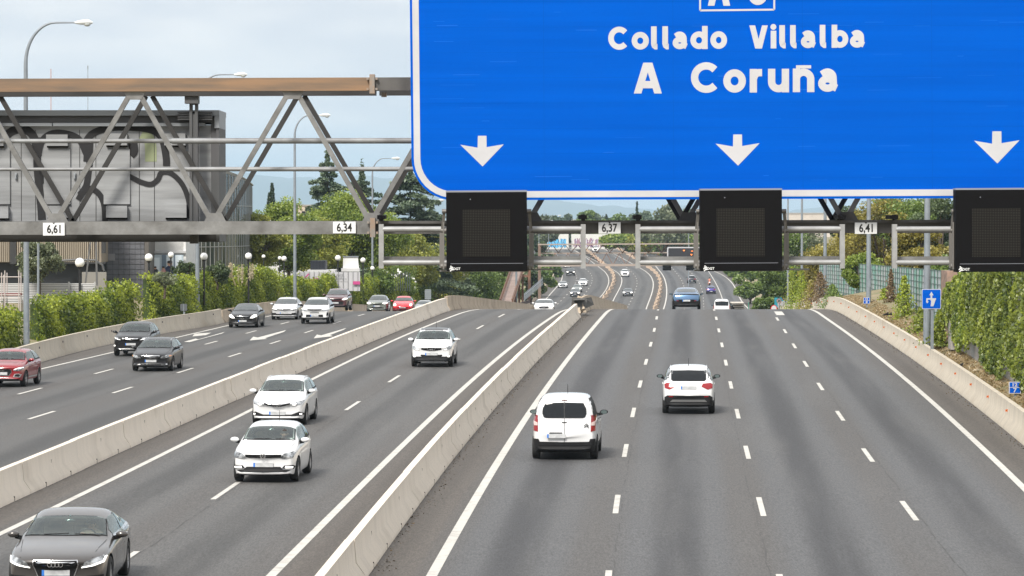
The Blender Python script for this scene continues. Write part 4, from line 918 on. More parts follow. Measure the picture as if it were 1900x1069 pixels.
    if kind != 'van':
        rgp = W1([(0,(zf)/sz),(.60,(zf)/sz),(.66,(zf+.05)/sz),(.60*(spec.get('rw',.70)/.70),(zh)/sz),(0,(zh+.015)/sz)])
        rgp = [p for i, p in enumerate(rgp) if i not in (5,)]; rgp = rgp[:-1] if rgp[-1] == rgp[0] else rgp
        patch('rear_window', [rgp], 'x', -1, tint_m if kind in ('suv',) else glass_m, .008, .08)
    for s in (1, -1):
        bz0, bz1 = interp(belt, kw) + .035*sz, interp(belt, kr) + .03*sz; th = H_ - .115*sz
        x0 = kc + .42*(kw-kc) ; xe = kg - .10 if kind in ('suv','wagon','hatch','van') else kg - .22
        def zt_(x): return min(th, interp(top, x) - .085*sz)
        def outline(xa, xb, n=7): return [(xa + (xb-xa)*i/n, zt_(xa + (xb-xa)*i/n)) for i in range(n+1)]
        b_ = lambda x: interp([(x0, bz0), (xe, bz1)], x)
        full = [(x0, b_(x0))] + [p for p in outline(x0 + .06, xe)] + [(xe, b_(xe))]
        full = [p for p in full if p[1] >= b_(p[0]) - .001]
        if kind == 'van': xe = spec.get('glass_end', kr*.98)
        trim_full = full
        if not spec.get('cabin'): patch('side_window_trim', [full], 'y', s, chrome if spec.get('chrome') else blk, .004, .10)
        xp = kw + (kr - kw)*.42 + .12; panes = [(x0 + .10, xp - .04), (xp + .03, min(xe - .42, kr - .05)), (min(xe - .37, kr), xe - .06)]
        for a, b in panes:
            if b - a < .14: continue
            pl = [(a, b_(a) + .02)] + [(x, z - .018) for x, z in outline(a, b, 5) if z > b_(x) + .03] + [(b, b_(b) + .02)]
            patch('side_window', [pl], 'y', s, gl, .008, .10)
            if spec.get('cabin'):
                bd = [(a-.02, b_(a)-.005),(b+.02, b_(b)-.005),(b+.02, b_(b)+.045),(a-.02, b_(a)+.045)]; patch('side_window_trim', [bd], 'y', s, chrome if spec.get('chrome') else blk, .010, .12)
                patch('window_pillar', [[(b-.05,b_(b)),(b+.05,b_(b)),(b+.05,zt_(b)+.0),(b-.05,zt_(b)-.0)]], 'y', s, blk, .009, .12)
        if detail >= 2:
            for xd in (x0 - .05, xp, min(xe - .40, kr - .02)):
                zs_ = clear + .16; patch('door_seam', [[(xd - .006, zs_), (xd + .006, zs_), (xd + .006, b_(xd)), (xd - .006, b_(xd))]], 'y', s, under, .003, .12)
            for xd in (xp - .16, min(xe - .56, kr - .18)):
                zz = b_(xd) - .11; h_ = bvh.ray_cast(Vector((L_/2 - xd, 3*s, zz)), Vector((0,-s,0)))
                if h_[0]: mb = MB(); mb.box((h_[0].x - .09, h_[0].y - .01, zz - .014), (h_[0].x + .09, h_[0].y + .022*s, zz + .014)); mb.build('door_handle', spec.get('handle', col), root)
            if spec.get('sill'): patch('sill_trim', [[(xf + r + .1, clear + .12), (xr - r - .1, clear + .12), (xr - r - .12, clear + .17), (xf + r + .12, clear + .17)]], 'y', s, spec['sill'], .01, .2)
        # mirror
        zm = interp(belt, kc + .3) + .09*sz; xm = L_/2 - (kc + .45*(kw-kc)); mb = MB(); mb.ball((0,0,0), 1, 12, 8, (.08,.118,.066))
        mo = mb.build('side_mirror', spec.get('mirror', col), root, 60); mo.location = (xm, s*(hw + .085), zm + .02)
        mb = MB(); mb.bar((xm - .01, s*(hw - .10), zm - .06), (xm, s*(hw + .05), zm - .02), .08, .03); mb.build('mirror_arm', blk, mo).matrix_parent_inverse = Matrix.Translation(-mo.location)
        mb = MB(); mb.lathe([(1e-4,0),(1,0)], 14, 'x'); mg = mb.build('mirror_glass', mat('mirror_glass', (.25,.32,.32), .08, metal=.8), mo); mg.location = (-.085, 0, 0); mg.scale = (1,.09,.055)
        # wheels
        for x in (xf, xr):
            w_ = empty('wheel', (L_/2 - x, s*(hw - .115), r)); w_.parent = root; t = .105
            mb = MB(); mb.lathe([(r*.66,-t),(r*.93,-t),(r,-t*.75),(r,t*.75),(r*.93,t),(r*.66,t),(r*.62,t*.6),(r*.62,-t)], 28, 'y'); mb.build('tyre', tyre_m, w_, 40)
            mb = MB(); mb.lathe([(r*.66,.08*s),(r*.60,.095*s),(r*.57,.02*s),(r*.2,.0)], 24, 'y')
            ns = spec.get('spokes', 5)
            for q in range(ns):
                a = 2*math.pi*q/ns; c_ = Vector((math.sin(a), 0, math.cos(a))); mb.bar(c_*r*.12 + Vector((0,.06*s,0)), c_*r*.61 + Vector((0,.075*s,0)), .03, r*.17 if ns <= 6 else r*.09)
            mb.lathe([(r*.16,.0),(r*.16,.085*s),(1e-4,.09*s)], 12, 'y'); mb.build('rim', spec.get('rim', rim_m), w_, 30)
            mb = MB(); mb.lathe([(1e-4,-.02*s),(r*.56,-.02*s)], 20, 'y'); mb.build('brake_disc', under, w_)
    # nose and tail details given as (name, half polygons in units of half width and metres, material)
    for nm, plane, poly, m_, mode in spec.get('marks', []):
        sg = 1 if plane == 'f' else -1
        P_ = [(y*hw, z) for y, z in poly]
        if mode == 'c':
            full = sym(P_); seen = []; [seen.append(p) for p in full if p not in seen and not (abs(p[0]) < 1e-9 and any(abs(q[0]) < 1e-9 and abs(q[1]-p[1]) < 1e-9 for q in seen))]
            patch(nm, [seen], 'x', sg, m_, .014, .04)
        elif mode == 'c2': full = sym(P_); seen = []; [seen.append(p) for p in full if not any(abs(p[0]-q[0]) < 1e-9 and abs(p[1]-q[1]) < 1e-9 for q in seen)]; patch(nm, [seen], 'x', sg, m_, .021, .04)
        elif mode == 'n1': patch(nm, [P_], 'x', sg, m_, .013)
        else:
            for s in (1, -1): patch(nm, [[(s*y, z) for y, z in P_]], 'x', sg, m_, .017 if mode == 'm' else .024, .04)
    for plane, zpl, yoff in spec.get('plates', [('f', .42, 0)]):
        sg = 1 if plane == 'f' else -1; h_ = bvh.ray_cast(Vector((6*sg, yoff, zpl)), Vector((-sg,0,0)))
        X = h_[0].x + sg*.02
        e = empty('number_plate', (X, yoff, zpl)); e.parent = root; mb = MB(); mb.box((-.01,-.26,-.055),(.012,.26,.055)); mb.build('plate', plate_w, e)
        mb = MB(); sy_ = -1 if sg > 0 else 1; ya_, yb_ = sorted((sy_*.26, sy_*.215)); mb.box((-.014,ya_,-.052),(.016,yb_,.052)); mb.build('country_strip', plate_b, e)
    if spec.get('badge'):
        fn, zb_, size, sg, yb_ = spec['badge']; h_ = bvh.ray_cast(Vector((6*sg, yb_, zb_)), Vector((-sg,0,0))); X = h_[0].x + sg*.03
        mb = MB(); k_ = 0
        for st, wd in fn:
            stroke_mesh(mb, [(X, yb_ + u*size*sg, zb_ + v*size) for u, v in st], (sg,0,0), wd*size, sg*0 + .001*k_); k_ += 1
        mb.build('emblem', spec.get('badge_mat', chrome), root)
    if spec.get('rails'):
        for s in (1,-1):
            pts = []
            for i, x in enumerate(np.linspace(kw + .10, kr - .05, 7)):
                yr_ = s*(hw*spec.get('rw',.70) - .075); h_ = bvh.ray_cast(Vector((L_/2 - x, yr_, 4)), Vector((0,0,-1))); pts.append((L_/2 - x, yr_, h_[0].z + (.028 if i not in (0,6) else -.005)))
            mb = MB(); mb.tube(pts, .014, 8); mb.build('roof_rail', spec['rails'], root, 50)
    if spec.get('antenna') is not None:
        xa = spec['antenna']; mb = MB(); zt = interp(top, xa); mb.tube([(L_/2 - xa, 0, zt - .01), (L_/2 - xa - .10, 0, zt + .26)], [.012,.005], 6); mb.build('antenna', blk, root)
    if spec.get('mudflaps', True) and detail >= 2:
        pass
    return root, WSO, bvh
def ring_(cx, cy, r, w, a0=0, a1=360): return (arc(cx, cy, r, r, a0, a1, 20), w)
RINGS = [ring_(-1.65,0,.65,.16), ring_(-.55,0,.65,.16), ring_(.55,0,.65,.16), ring_(1.65,0,.65,.16)]
ROUND = [ring_(0,0,1,.18)]
VWB = [ring_(0,0,1,.16), ([(-.42,.85),(-.05,.12),(.05,.12),(.42,.85)], .17), ([(-.88,.38),(-.42,-.75),(0,.05),(.42,-.75),(.88,.38)], .17)]
STAR = [ring_(0,0,1,.14), ([(0,0),(0,1)], .16), ([(0,0),(.85,-.5)], .16), ([(0,0),(-.85,-.5)], .16)]
TOY = [(arc(0,0,1.3,.85,0,360,24), .18), (arc(0,0,.35,.8,0,360,18), .16), (arc(0,.35,.95,.32,0,360,18), .15)]
NIS = [ring_(0,0,1,.2), ([(-1.25,0),(1.25,0)], .42)]
CHEV = [([(-1,-.5),(0,.4),(1,-.5)], .34), ([(-1,.25),(0,1.15),(1,.25)], .34)]
HON = [([(-.8,.9),(-.55,-.9)], .28), ([(.8,.9),(.55,-.9)], .28), ([(-.6,0),(.6,0)], .25), ([(-1,1.1),(-.8,-1.1),(.8,-1.1),(1,1.1),(-1,1.1)], .12)]
def place(px, py, prof, line, L_, back=False, twist=0, dist=None):
    p = gr(px, py, prof, 50, 560) if dist is None else None
    if p is None: X = at(px, py, dist).x; y = dist
    else: y = p.y - .7; X = (px-CX)/FP*y*math.cos(PITCH)
    sl = line.slope(y + L_/2) + twist; yc = y + L_/2; X += sl * L_/2
    gz_ = (prof(yc + 1.3) - prof(yc - 1.3)) / 2.6
    a = math.atan2(1, sl)               # heading of travel away from the camera
    return Vector((X, yc, prof(yc) + .005)), (a if back else a + math.pi), (gz_ if back else -gz_)
def tilt(res, g_):
    root = res[0]; root.rotation_mode = 'XYZ'; root.rotation_euler = (0, -math.atan(g_), root.rotation_euler[2]); return res
white = paint_mat('white_car_paint', (.74,.745,.75)); greyp = paint_mat('warm_grey_car_paint', (.075,.068,.064), .5, .3); blackp = paint_mat('black_car_paint', (.006,.006,.007), coat=.45); redp = paint_mat('red_car_paint', (.24,.006,.012))
silv = paint_mat('silver_white_paint', (.62,.63,.65), .1); greenp = paint_mat('sage_grey_paint', (.17,.19,.17), .3); maroon = paint_mat('maroon_car_paint', (.07,.014,.018)); bluep = paint_mat('metallic_blue_paint', (.10,.19,.33), .6, .25)
bright_red = paint_mat('bright_red_paint', (.62,.02,.03)); silver2 = paint_mat('silver_paint', (.45,.46,.47), .5); navy = paint_mat('violet_blue_paint', (.05,.04,.22), .3)
graphite = paint_mat('graphite_paint', (.035,.037,.045), .3)
def B_(z0, z1, y0, y1): return [(y0,z0),(y1,z0),(y1,z1),(y0,z1)]
slot = mat('grille_bars', (.35,.35,.36), .3, metal=.8)
def bars(y, zs, h, m_=slot): return [('grille_bar', 'f', [(0,z),(y,z),(y,z+h),(0,z+h)], m_, 'c2') for z in zs]
# 1 the grey fastback, bottom left
sp1 = dict(cabin=1, seat=mat('beige_seat', (.20,.18,.15), .8), rw=.75, chrome=True, spokes=10, handle=chrome, nosew=.80, sweep=.30, marks=[
  ('grille','f',[(0,.30),(.33,.30),(.45,.62),(.43,.70),(0,.70)], chrome,'c'), ('grille_mesh','f',[(0,.31),(.315,.31),(.43,.62),(.415,.685),(0,.685)], blk,'c2')] +
  [('grille_bar','f',[(0,z),(.37,z),(.375,z+.014),(0,z+.014)], chrome,'c2') for z in (.52,.57,.61,.65)] + [
  ('headlight','f',[(.50,.56),(.72,.60),(.90,.645),(.93,.72),(.88,.755),(.74,.715),(.56,.655)], lampm,'m'),
  ('running_light','f',[(.50,.555),(.72,.59),(.90,.635),(.935,.735),(.91,.735),(.875,.66),(.70,.615),(.50,.58)], drl,'n'),
  ('side_intake','f',[(.58,.28),(.90,.33),(.90,.42),(.60,.40)], blk,'m')], plates=[('f',.46,0)], badge=(RINGS,.62,.062,1,0))
# 2 the small white hatchback
sp2 = dict(cabin=1, rw=.77, spokes=5, nosew=.82, antenna=3.2, marks=[
  ('grille','f',[(0,.655),(.54,.665),(.56,.735),(0,.735)], blk,'c'), ('chrome_strip','f',[(0,.650),(.54,.658),(.54,.668),(0,.660)], chrome,'c2'),
  ('headlight','f',[(.50,.655),(.62,.63),(.88,.65),(.93,.76),(.88,.80),(.64,.76)], lampm,'m'),
  ('lower_grille','f',[(0,.27),(.70,.28),(.84,.34),(.60,.355),(.52,.42),(0,.42)], blk,'c'),
  ('fog_surround','f',[(.56,.375),(.90,.36),(.93,.43),(.88,.465),(.64,.455)], blk,'m'), ('fog_lamp','f',[(.66,.385),(.87,.385),(.88,.43),(.68,.44)], drl,'n')], plates=[('f',.47,0)], badge=(VWB,.705,.068,1,0))
# 3 the white estate
sp3 = dict(cabin=1, rw=.75, spokes=10, nosew=.78, sweep=.28, rails=white, marks=[
  ('grille','f',[(0,.615),(.12,.615),(.48,.69),(.48,.725),(.12,.675),(0,.67)], blk,'c'), ('chrome_wing','f',[(0,.67),(.12,.675),(.48,.725),(.48,.735),(.12,.69),(0,.685)], chrome,'c2'),
  ('headlight','f',[(.46,.68),(.60,.645),(.86,.69),(.95,.80),(.70,.755)], lampm,'m'), ('light_core','f',[(.55,.67),(.66,.665),(.70,.705),(.58,.705)], drl,'n'),
  ('lower_grille','f',[(0,.30),(.60,.30),(.93,.34),(.93,.40),(.80,.455),(.52,.36),(0,.36)], blk,'c'), ('fog_lamp','f',[(.80,.355),(.87,.355),(.87,.40),(.80,.40)], drl,'n'),
  ('lower_lip','f',[(0,.235),(.78,.235),(.80,.25),(0,.25)], blk,'c')], plates=[('f',.40,0)], badge=(TOY,.632,.062,1,0))
# 4 the white crossover
sp4 = dict(cabin=1, rw=.75, spokes=5, rails=white, clad=.46, antenna=3.2, clear=.22, marks=[
  ('grille','f',[(0,.70),(.20,.71),(.48,.755),(.47,.825),(0,.83)], blk,'c'), ('vee_bar','f',[(.10,.70),(.15,.70),(.21,.83),(.17,.83)], chrome,'n'),
  ('headlight','f',[(.56,.72),(.78,.735),(.92,.80),(.93,.88),(.82,.90),(.62,.80)], lampm,'m'), ('light_core','f',[(.60,.735),(.74,.745),(.72,.79),(.62,.78)], drl,'n'),
  ('lower_grille','f',[(0,.34),(.34,.36),(.52,.50),(.50,.54),(0,.52)], blk,'c'), ('fog_lamp','f',[(.76,.44),(.84,.44),(.84,.49),(.76,.49)], drl,'n'),
  ('skid_bar','f',[(0,.262),(.62,.262),(.62,.28),(0,.28)], silver2,'c2')], plates=[('f',.565,0)], badge=(NIS,.765,.065,1,0))
# 5 the black estate with roof rails
sp5 = dict(cabin=1, rw=.74, spokes=5, rails=silver2, sweep=.30, handle=blackp, marks=[
  ('grille','f',[(0,.56),(.36,.58),(.46,.70),(.44,.715),(0,.725)], chrome,'c')] + [('grille_slot','f',[(0,z),(.38+(z-.6)*.4,z),(.385+(z-.6)*.4,z+.022),(0,z+.022)], blk,'c2') for z in (.59,.63,.67)] + [
  ('headlight','f',[(.46,.60),(.70,.59),(.94,.67),(.95,.74),(.78,.73),(.52,.67)], lampm,'m'), ('turn_lamp','f',[(.86,.665),(.94,.68),(.95,.72),(.87,.71)], mat('amber', (.8,.3,.08), .3),'n'),
  ('lower_grille','f',[(0,.26),(.50,.26),(.50,.33),(0,.33)], blk,'c'), ('fog_lamp','f',[(.73,.30),(.80,.30),(.80,.355),(.73,.355)], lampm,'n')], plates=[('f',.47,0)], badge=(HON,.655,.05,1,0))
# 6 black SUV
sp6 = dict(cabin=1, rw=.75, spokes=5, handle=blackp, marks=[
  ('grille','f',[(0,.80),(.42,.87),(.42,.90),(0,.88)], chrome,'c'), ('headlight','f',[(.46,.82),(.62,.80),(.90,.86),(.95,.95),(.70,.93)], lampm,'m'), ('running_light','f',[(.48,.82),(.70,.845),(.92,.93),(.70,.87)], drl,'n'),
  ('lower_grille','f',[(0,.42),(.55,.42),(.66,.56),(.55,.68),(0,.68)], blk,'c'), ('silver_lip','f',[(0,.34),(.55,.34),(.66,.38),(.66,.40),(.52,.36),(0,.36)], silver2,'c2'), ('fog_lamp','f',[(.82,.50),(.90,.50),(.90,.56),(.82,.56)], drl,'n')], plates=[('f',.60,0)], badge=(TOY,.86,.07,1,0))
# 7 red crossover cut by the left edge
sp7 = dict(cabin=1, rw=.73, spokes=5, mirror=redp, handle=redp, sill=silver2, marks=[
  ('grille','f',[(0,.46),(.36,.46),(.48,.60),(.48,.70),(.40,.75),(0,.75)], chrome,'c'), ('grille_mesh','f',[(0,.475),(.345,.475),(.46,.605),(.46,.69),(.39,.735),(0,.735)], blk,'c2')] +
  [('grille_bar','f',[(0,z),(.42,z),(.42,z+.008),(0,z+.008)], slot,'c2') for z in (.52,.58,.64,.69)] + [
  ('headlight','f',[(.56,.68),(.74,.66),(.93,.70),(.95,.80),(.78,.80),(.60,.74)], lampm,'m'), ('running_light','f',[(.58,.72),(.92,.78),(.93,.81),(.60,.745)], drl,'n'),
  ('side_intake','f',[(.54,.42),(.84,.40),(.90,.52),(.80,.56),(.62,.55)], silver2,'m'), ('intake_mesh','f',[(.60,.435),(.80,.425),(.85,.51),(.78,.54),(.66,.53)], blk,'n'),
  ('lower_lip','f',[(0,.27),(.80,.27),(.80,.34),(0,.34)], blk,'c')], plates=[('f',.56,0)], badge=(RINGS,.69,.055,1,0))
# 8 black saloon with round star
sp8 = dict(rw=.74, spokes=5, chrome=True, handle=blackp, sweep=.28, marks=[
  ('grille','f',[(0,.54),(.34,.54),(.46,.62),(.44,.70),(0,.72)], blk,'c')] + [('grille_bar','f',[(0,z),(.42,z),(.42,z+.014),(0,z+.014)], chrome,'c2') for z in (.545,.60,.65,.70)] + [
  ('headlight','f',[(.50,.60),(.70,.60),(.93,.70),(.90,.79),(.76,.80),(.58,.70)], drl,'m'), ('lower_grille','f',[(0,.25),(.90,.27),(.92,.38),(.60,.32),(0,.33)], blk,'c'), ('chrome_lip','f',[(0,.235),(.80,.235),(.80,.25),(0,.25)], chrome,'c2')], plates=[('f',.42,0)], badge=(STAR,.63,.10,1,0))
# 9 pale compact
sp9 = dict(rw=.75, spokes=5, sweep=.28, marks=[
  ('grille','f',[(0,.655),(.60,.665),(.60,.685),(0,.68)], blk,'c'), ('headlight','f',[(.50,.64),(.72,.61),(.93,.67),(.95,.73),(.76,.72),(.56,.70)], lampm,'m'), ('running_light','f',[(.52,.69),(.92,.725),(.92,.74),(.52,.71)], drl,'n'),
  ('lower_grille','f',[(0,.28),(.55,.28),(.92,.34),(.90,.46),(.62,.46),(.55,.40),(0,.40)], blk,'c')], plates=[('f',.45,0)], badge=(VWB,.70,.06,1,0))
# 10 white SUV with black cladding
sp10 = dict(rw=.75, spokes=5, clad=.42, clear=.26, mirror=blk, rails=blk, marks=[
  ('grille','f',[(0,.86),(.50,.88),(.50,.95),(0,.95)], blk,'c'), ('headlight','f',[(.52,.86),(.76,.84),(.94,.88),(.94,.95),(.54,.95)], lampm,'m'), ('running_light','f',[(.54,.93),(.94,.95),(.94,.97),(.54,.95)], drl,'n'),
  ('upper_slot','f',[(0,.70),(.34,.70),(.30,.745),(0,.745)], blk,'c'), ('lower_grille','f',[(0,.44),(.60,.44),(.58,.60),(.30,.60),(0,.60)], blk,'c'), ('corner_pod','f',[(.80,.54),(.92,.54),(.93,.74),(.84,.74)], blk,'m'), ('skid_bar','f',[(0,.30),(.56,.30),(.56,.33),(0,.33)], silver2,'c2')], plates=[('f',.53,0)], badge=(CHEV,.90,.06,1,0))
sp11 = dict(rw=.75, rails=silver2, mirror=maroon, clad=.40, marks=[('grille','f',[(0,.80),(.5,.83),(.5,.88),(0,.87)], blk,'c'), ('headlight','f',[(.54,.82),(.72,.80),(.94,.87),(.95,.95),(.70,.93)], drl,'m'), ('lower_grille','f',[(0,.44),(.6,.44),(.7,.62),(.6,.70),(0,.70)], blk,'c')], plates=[('f',.58,0)])
sp12 = dict(rw=.69, clear=.22, mirror=blk, marks=[('grille','f',[(0,.70),(.38,.72),(.44,.80),(0,.78)], blk,'c'), ('headlight','f',[(.52,.80),(.74,.76),(.94,.82),(.94,.90),(.60,.90)], drl,'m'), ('lower_grille','f',[(0,.36),(.62,.36),(.66,.44),(.40,.50),(0,.48)], blk,'c'), ('corner_pod','f',[(.84,.36),(.92,.36),(.94,.52),(.86,.50)], silver2,'m')], plates=[('f',.58,0)])
sp13 = dict(rw=.69, nosew=.74, sweep=.42, mirror=bright_red, marks=[('headlight','f',[(.62,.62),(.70,.58),(.80,.59),(.86,.66),(.85,.75),(.78,.79),(.68,.77),(.62,.70)], drl,'m'), ('lower_grille','f',[(0,.24),(.78,.28),(.88,.40),(.80,.42),(.64,.36),(0,.34)], blk,'c')], plates=[('f',.46,0)], badge=(ROUND,.66,.07,1,0))
# rear views
sp20 = dict(clad=.44, mirror=blk, handle=blk, glass_end=1.9, clear=.2, antenna=2.0, badge=(CHEV,.95,.062,-1,-.62), badge_mat=blk, plates=[('r',.68,.22)], marks=[
  ('rear_window','r',[(.62,1.20),(.665,1.30),(.655,1.44),(.57,1.59),(.012,1.605),(.012,1.18),(.55,1.18)], tint_m,'m'),
  ('tail_lamp','r',[(.79,.80),(.92,.82),(.925,1.26),(.80,1.26)], taill,'m'), ('reversing_lamp','r',[(.795,.97),(.90,.97),(.92,1.10),(.80,1.05)], tailw,'n'),
  ('rear_bumper','r',[(0,.42),(.93,.42),(.92,.60),(.78,.60),(.74,.52),(0,.51)], blk,'c'),
  ('door_handle','r',[(0,1.045),(.075,1.045),(.075,1.07),(0,1.07)], blk,'c'), ('plate_recess','r',[(.06,.75),(.46,.75),(.44,.78),(.06,.78)], blk,'n1'), ('brake_lamp','r',[(0,1.655),(.085,1.655),(.085,1.68),(0,1.68)], mat('dark_red_lamp', (.08,.01,.01), .3),'c'), ('door_seam','r',[(0,.50),(.006,.50),(.006,1.66),(0,1.66)], under,'c')])
sp21 = dict(rw=.77, mirror=blk, clad=.46, clear=.24, rails=white, antenna=3.1, plates=[('r',.90,0)], rg=(1.11,1.45), marks=[
  ('tail_lamp','r',[(.48,.93),(.72,.83),(.88,.88),(.90,1.0),(.82,1.05),(.54,1.03)], taill,'m'),
  ('rear_bumper','r',[(0,.42),(.90,.42),(.89,.58),(.80,.64),(0,.63)], blk,'c'), ('reflector','r',[(.58,.585),(.74,.59),(.74,.62),(.58,.615)], taill,'n'), ('skid_plate','r',[(0,.42),(.70,.42),(.60,.50),(0,.50)], mat('grey_skid', (.12,.12,.12), .5),'c2')], badge=(ROUND,1.03,.05,-1,0))
sp22 = dict(rw=.69, mirror=blk, clear=.2, clad=.50, plates=[('r',.60,0)], marks=[
  ('light_bar','r',[(0,.995),(.88,.975),(.90,1.01),(.60,1.05),(0,1.05)], blk,'c'), ('rear_bumper','r',[(0,.22),(.94,.24),(.99,.40),(.92,.74),(.84,.60),(.66,.56),(.50,.68),(0,.66)], blk,'c'), ('reflector','r',[(.56,.56),(.70,.60),(.68,.63),(.52,.60)], taill,'n')])
def go(px, py, prof, line, name, kind, L_, W_, H_, col, label, spec, back=False, twist=0, dist=None, detail=2, roofcol=None, group=None, dz=0):
    p, h, gz_ = place(px, py, prof, line, L_, back, twist, dist); p.z += dz
    return tilt(car(name, kind, L_, W_, H_, col, label, spec, p, h, group, detail, roofcol), gz_)
AU = go(102, 1087, P, M_dash, 'fastback_car', 'fastback', 4.97, 1.91, 1.43, greyp, 'warm grey fastback car with chrome grille and four rings, cut by the bottom left corner', sp1, twist=-.045, dist=64.4)
PO = go(487, 893, P, M_dash, 'hatchback_car', 'hatch', 3.97, 1.69, 1.47, white, 'small white hatchback with a driver visible, closest white car in the middle carriageway', sp2, twist=.02)
go(513, 788, P, M_dash, 'estate_car', 'wagon', 4.56, 1.76, 1.49, white, 'white estate car with thin swept headlights following right behind the small white hatchback', sp3, twist=.01)
go(800, 680.5, P, M_dash, 'crossover_car', 'suv', 4.33, 1.79, 1.60, white, 'white crossover with dark bumper and vee shaped grille, alone in the middle carriageway', sp4, roofcol=blackp, twist=-.01)
go(278, 688.5, PL, L_r1, 'estate_car', 'wagon', 4.74, 1.84, 1.46, blackp, 'black estate car with roof rails and wide chrome grille in the inbound carriageway', sp5, twist=.0)
go(241, 660.5, PL, L_r1, 'suv_car', 'suv', 4.6, 1.85, 1.67, blackp, 'tall black off-road car with white headlights just behind the black estate', sp6, twist=.0)
go(0, 717.5, PL, L_r1, 'crossover_car', 'suv', 4.19, 1.80, 1.51, redp, 'dark red crossover with octagonal grille, cut by the left edge', sp7, twist=.03)
go(449, 607.8, PL, L_r1, 'saloon_car', 'sedan', 4.92, 1.86, 1.47, blackp, 'black saloon with a round star in its chrome grille beside the white lane arrows', sp8)
go(526, 593, PL, L_r1, 'hatchback_car', 'hatch', 4.28, 1.79, 1.47, silv, 'pale silver hatchback between the black saloon and the white off-road car', sp9)
go(583, 600.8, PL, L_r1, 'suv_car', 'suv', 4.5, 1.87, 1.68, white, 'white off-road car with black corner pods and black mirrors near the left crest', sp10)
go(621, 0, PL, L_r1, 'suv_car', 'suv', 4.6, 1.85, 1.70, maroon, 'maroon off-road car half hidden behind the white one with black pods', sp11, dist=263, dz=.05)
go(698.5, 0, PL, L_r1, 'suv_car', 'suv', 4.43, 1.87, 1.60, greenp, 'grey green crossover with lit headlights beside the round red car', sp12, dist=300, twist=-.02)
go(746.5, 0, PL, L_r1, 'beetle_car', 'beetle', 4.28, 1.83, 1.49, bright_red, 'bright red rounded car with round headlights near the left crest', sp13, dist=299, twist=-.04)
go(783, 0, PL, L_r1, 'saloon_car', 'sedan', 4.6, 1.80, 1.45, silver2, 'silver car roof just showing above the pale barrier right of the red rounded car', dict(marks=[]), dist=325, dz=-.1)
go(1009, 0, P, M_dash, 'coupe_car', 'sedan', 4.8, 1.87, 1.43, white, 'white coupe with dark star grille rising over the middle crest', dict(sp8, handle=white, chrome=False), dist=312, twist=-.02)
VN = go(1047, 851, P, R_d1, 'panel_van', 'van', 4.40, 1.86, 1.82, white, 'white small van seen from behind with tinted rear doors and black double chevron', sp20, back=True, twist=.012)
go(1278, 767, P, R_d2, 'crossover_car', 'suv', 4.17, 1.79, 1.62, white, 'white crossover seen from behind with red tail lamps and dark bumper', sp21, back=True, twist=.0)
go(1273.5, 579, P, R_d2, 'electric_car', 'fastback', 4.73, 1.93, 1.53, bluep, 'light blue fastback seen from behind at the outbound crest', sp22, back=True, dist=233, twist=.0)
go(1340, 0, P, R_d2, 'minibus_van', 'van', 4.6, 1.86, 1.86, white, 'white van with a wide dark rear window half sunk behind the outbound crest', dict(mirror=blk, plates=[('r',.6,0)], marks=[('rear_window','r',[(.0,1.12),(.72,1.12),(.76,1.56),(0,1.6)], tint_m,'c'), ('tail_lamp','r',[(.84,.8),(.93,.82),(.93,1.2),(.84,1.2)], taill,'m')]), back=True, dist=366, detail=1)
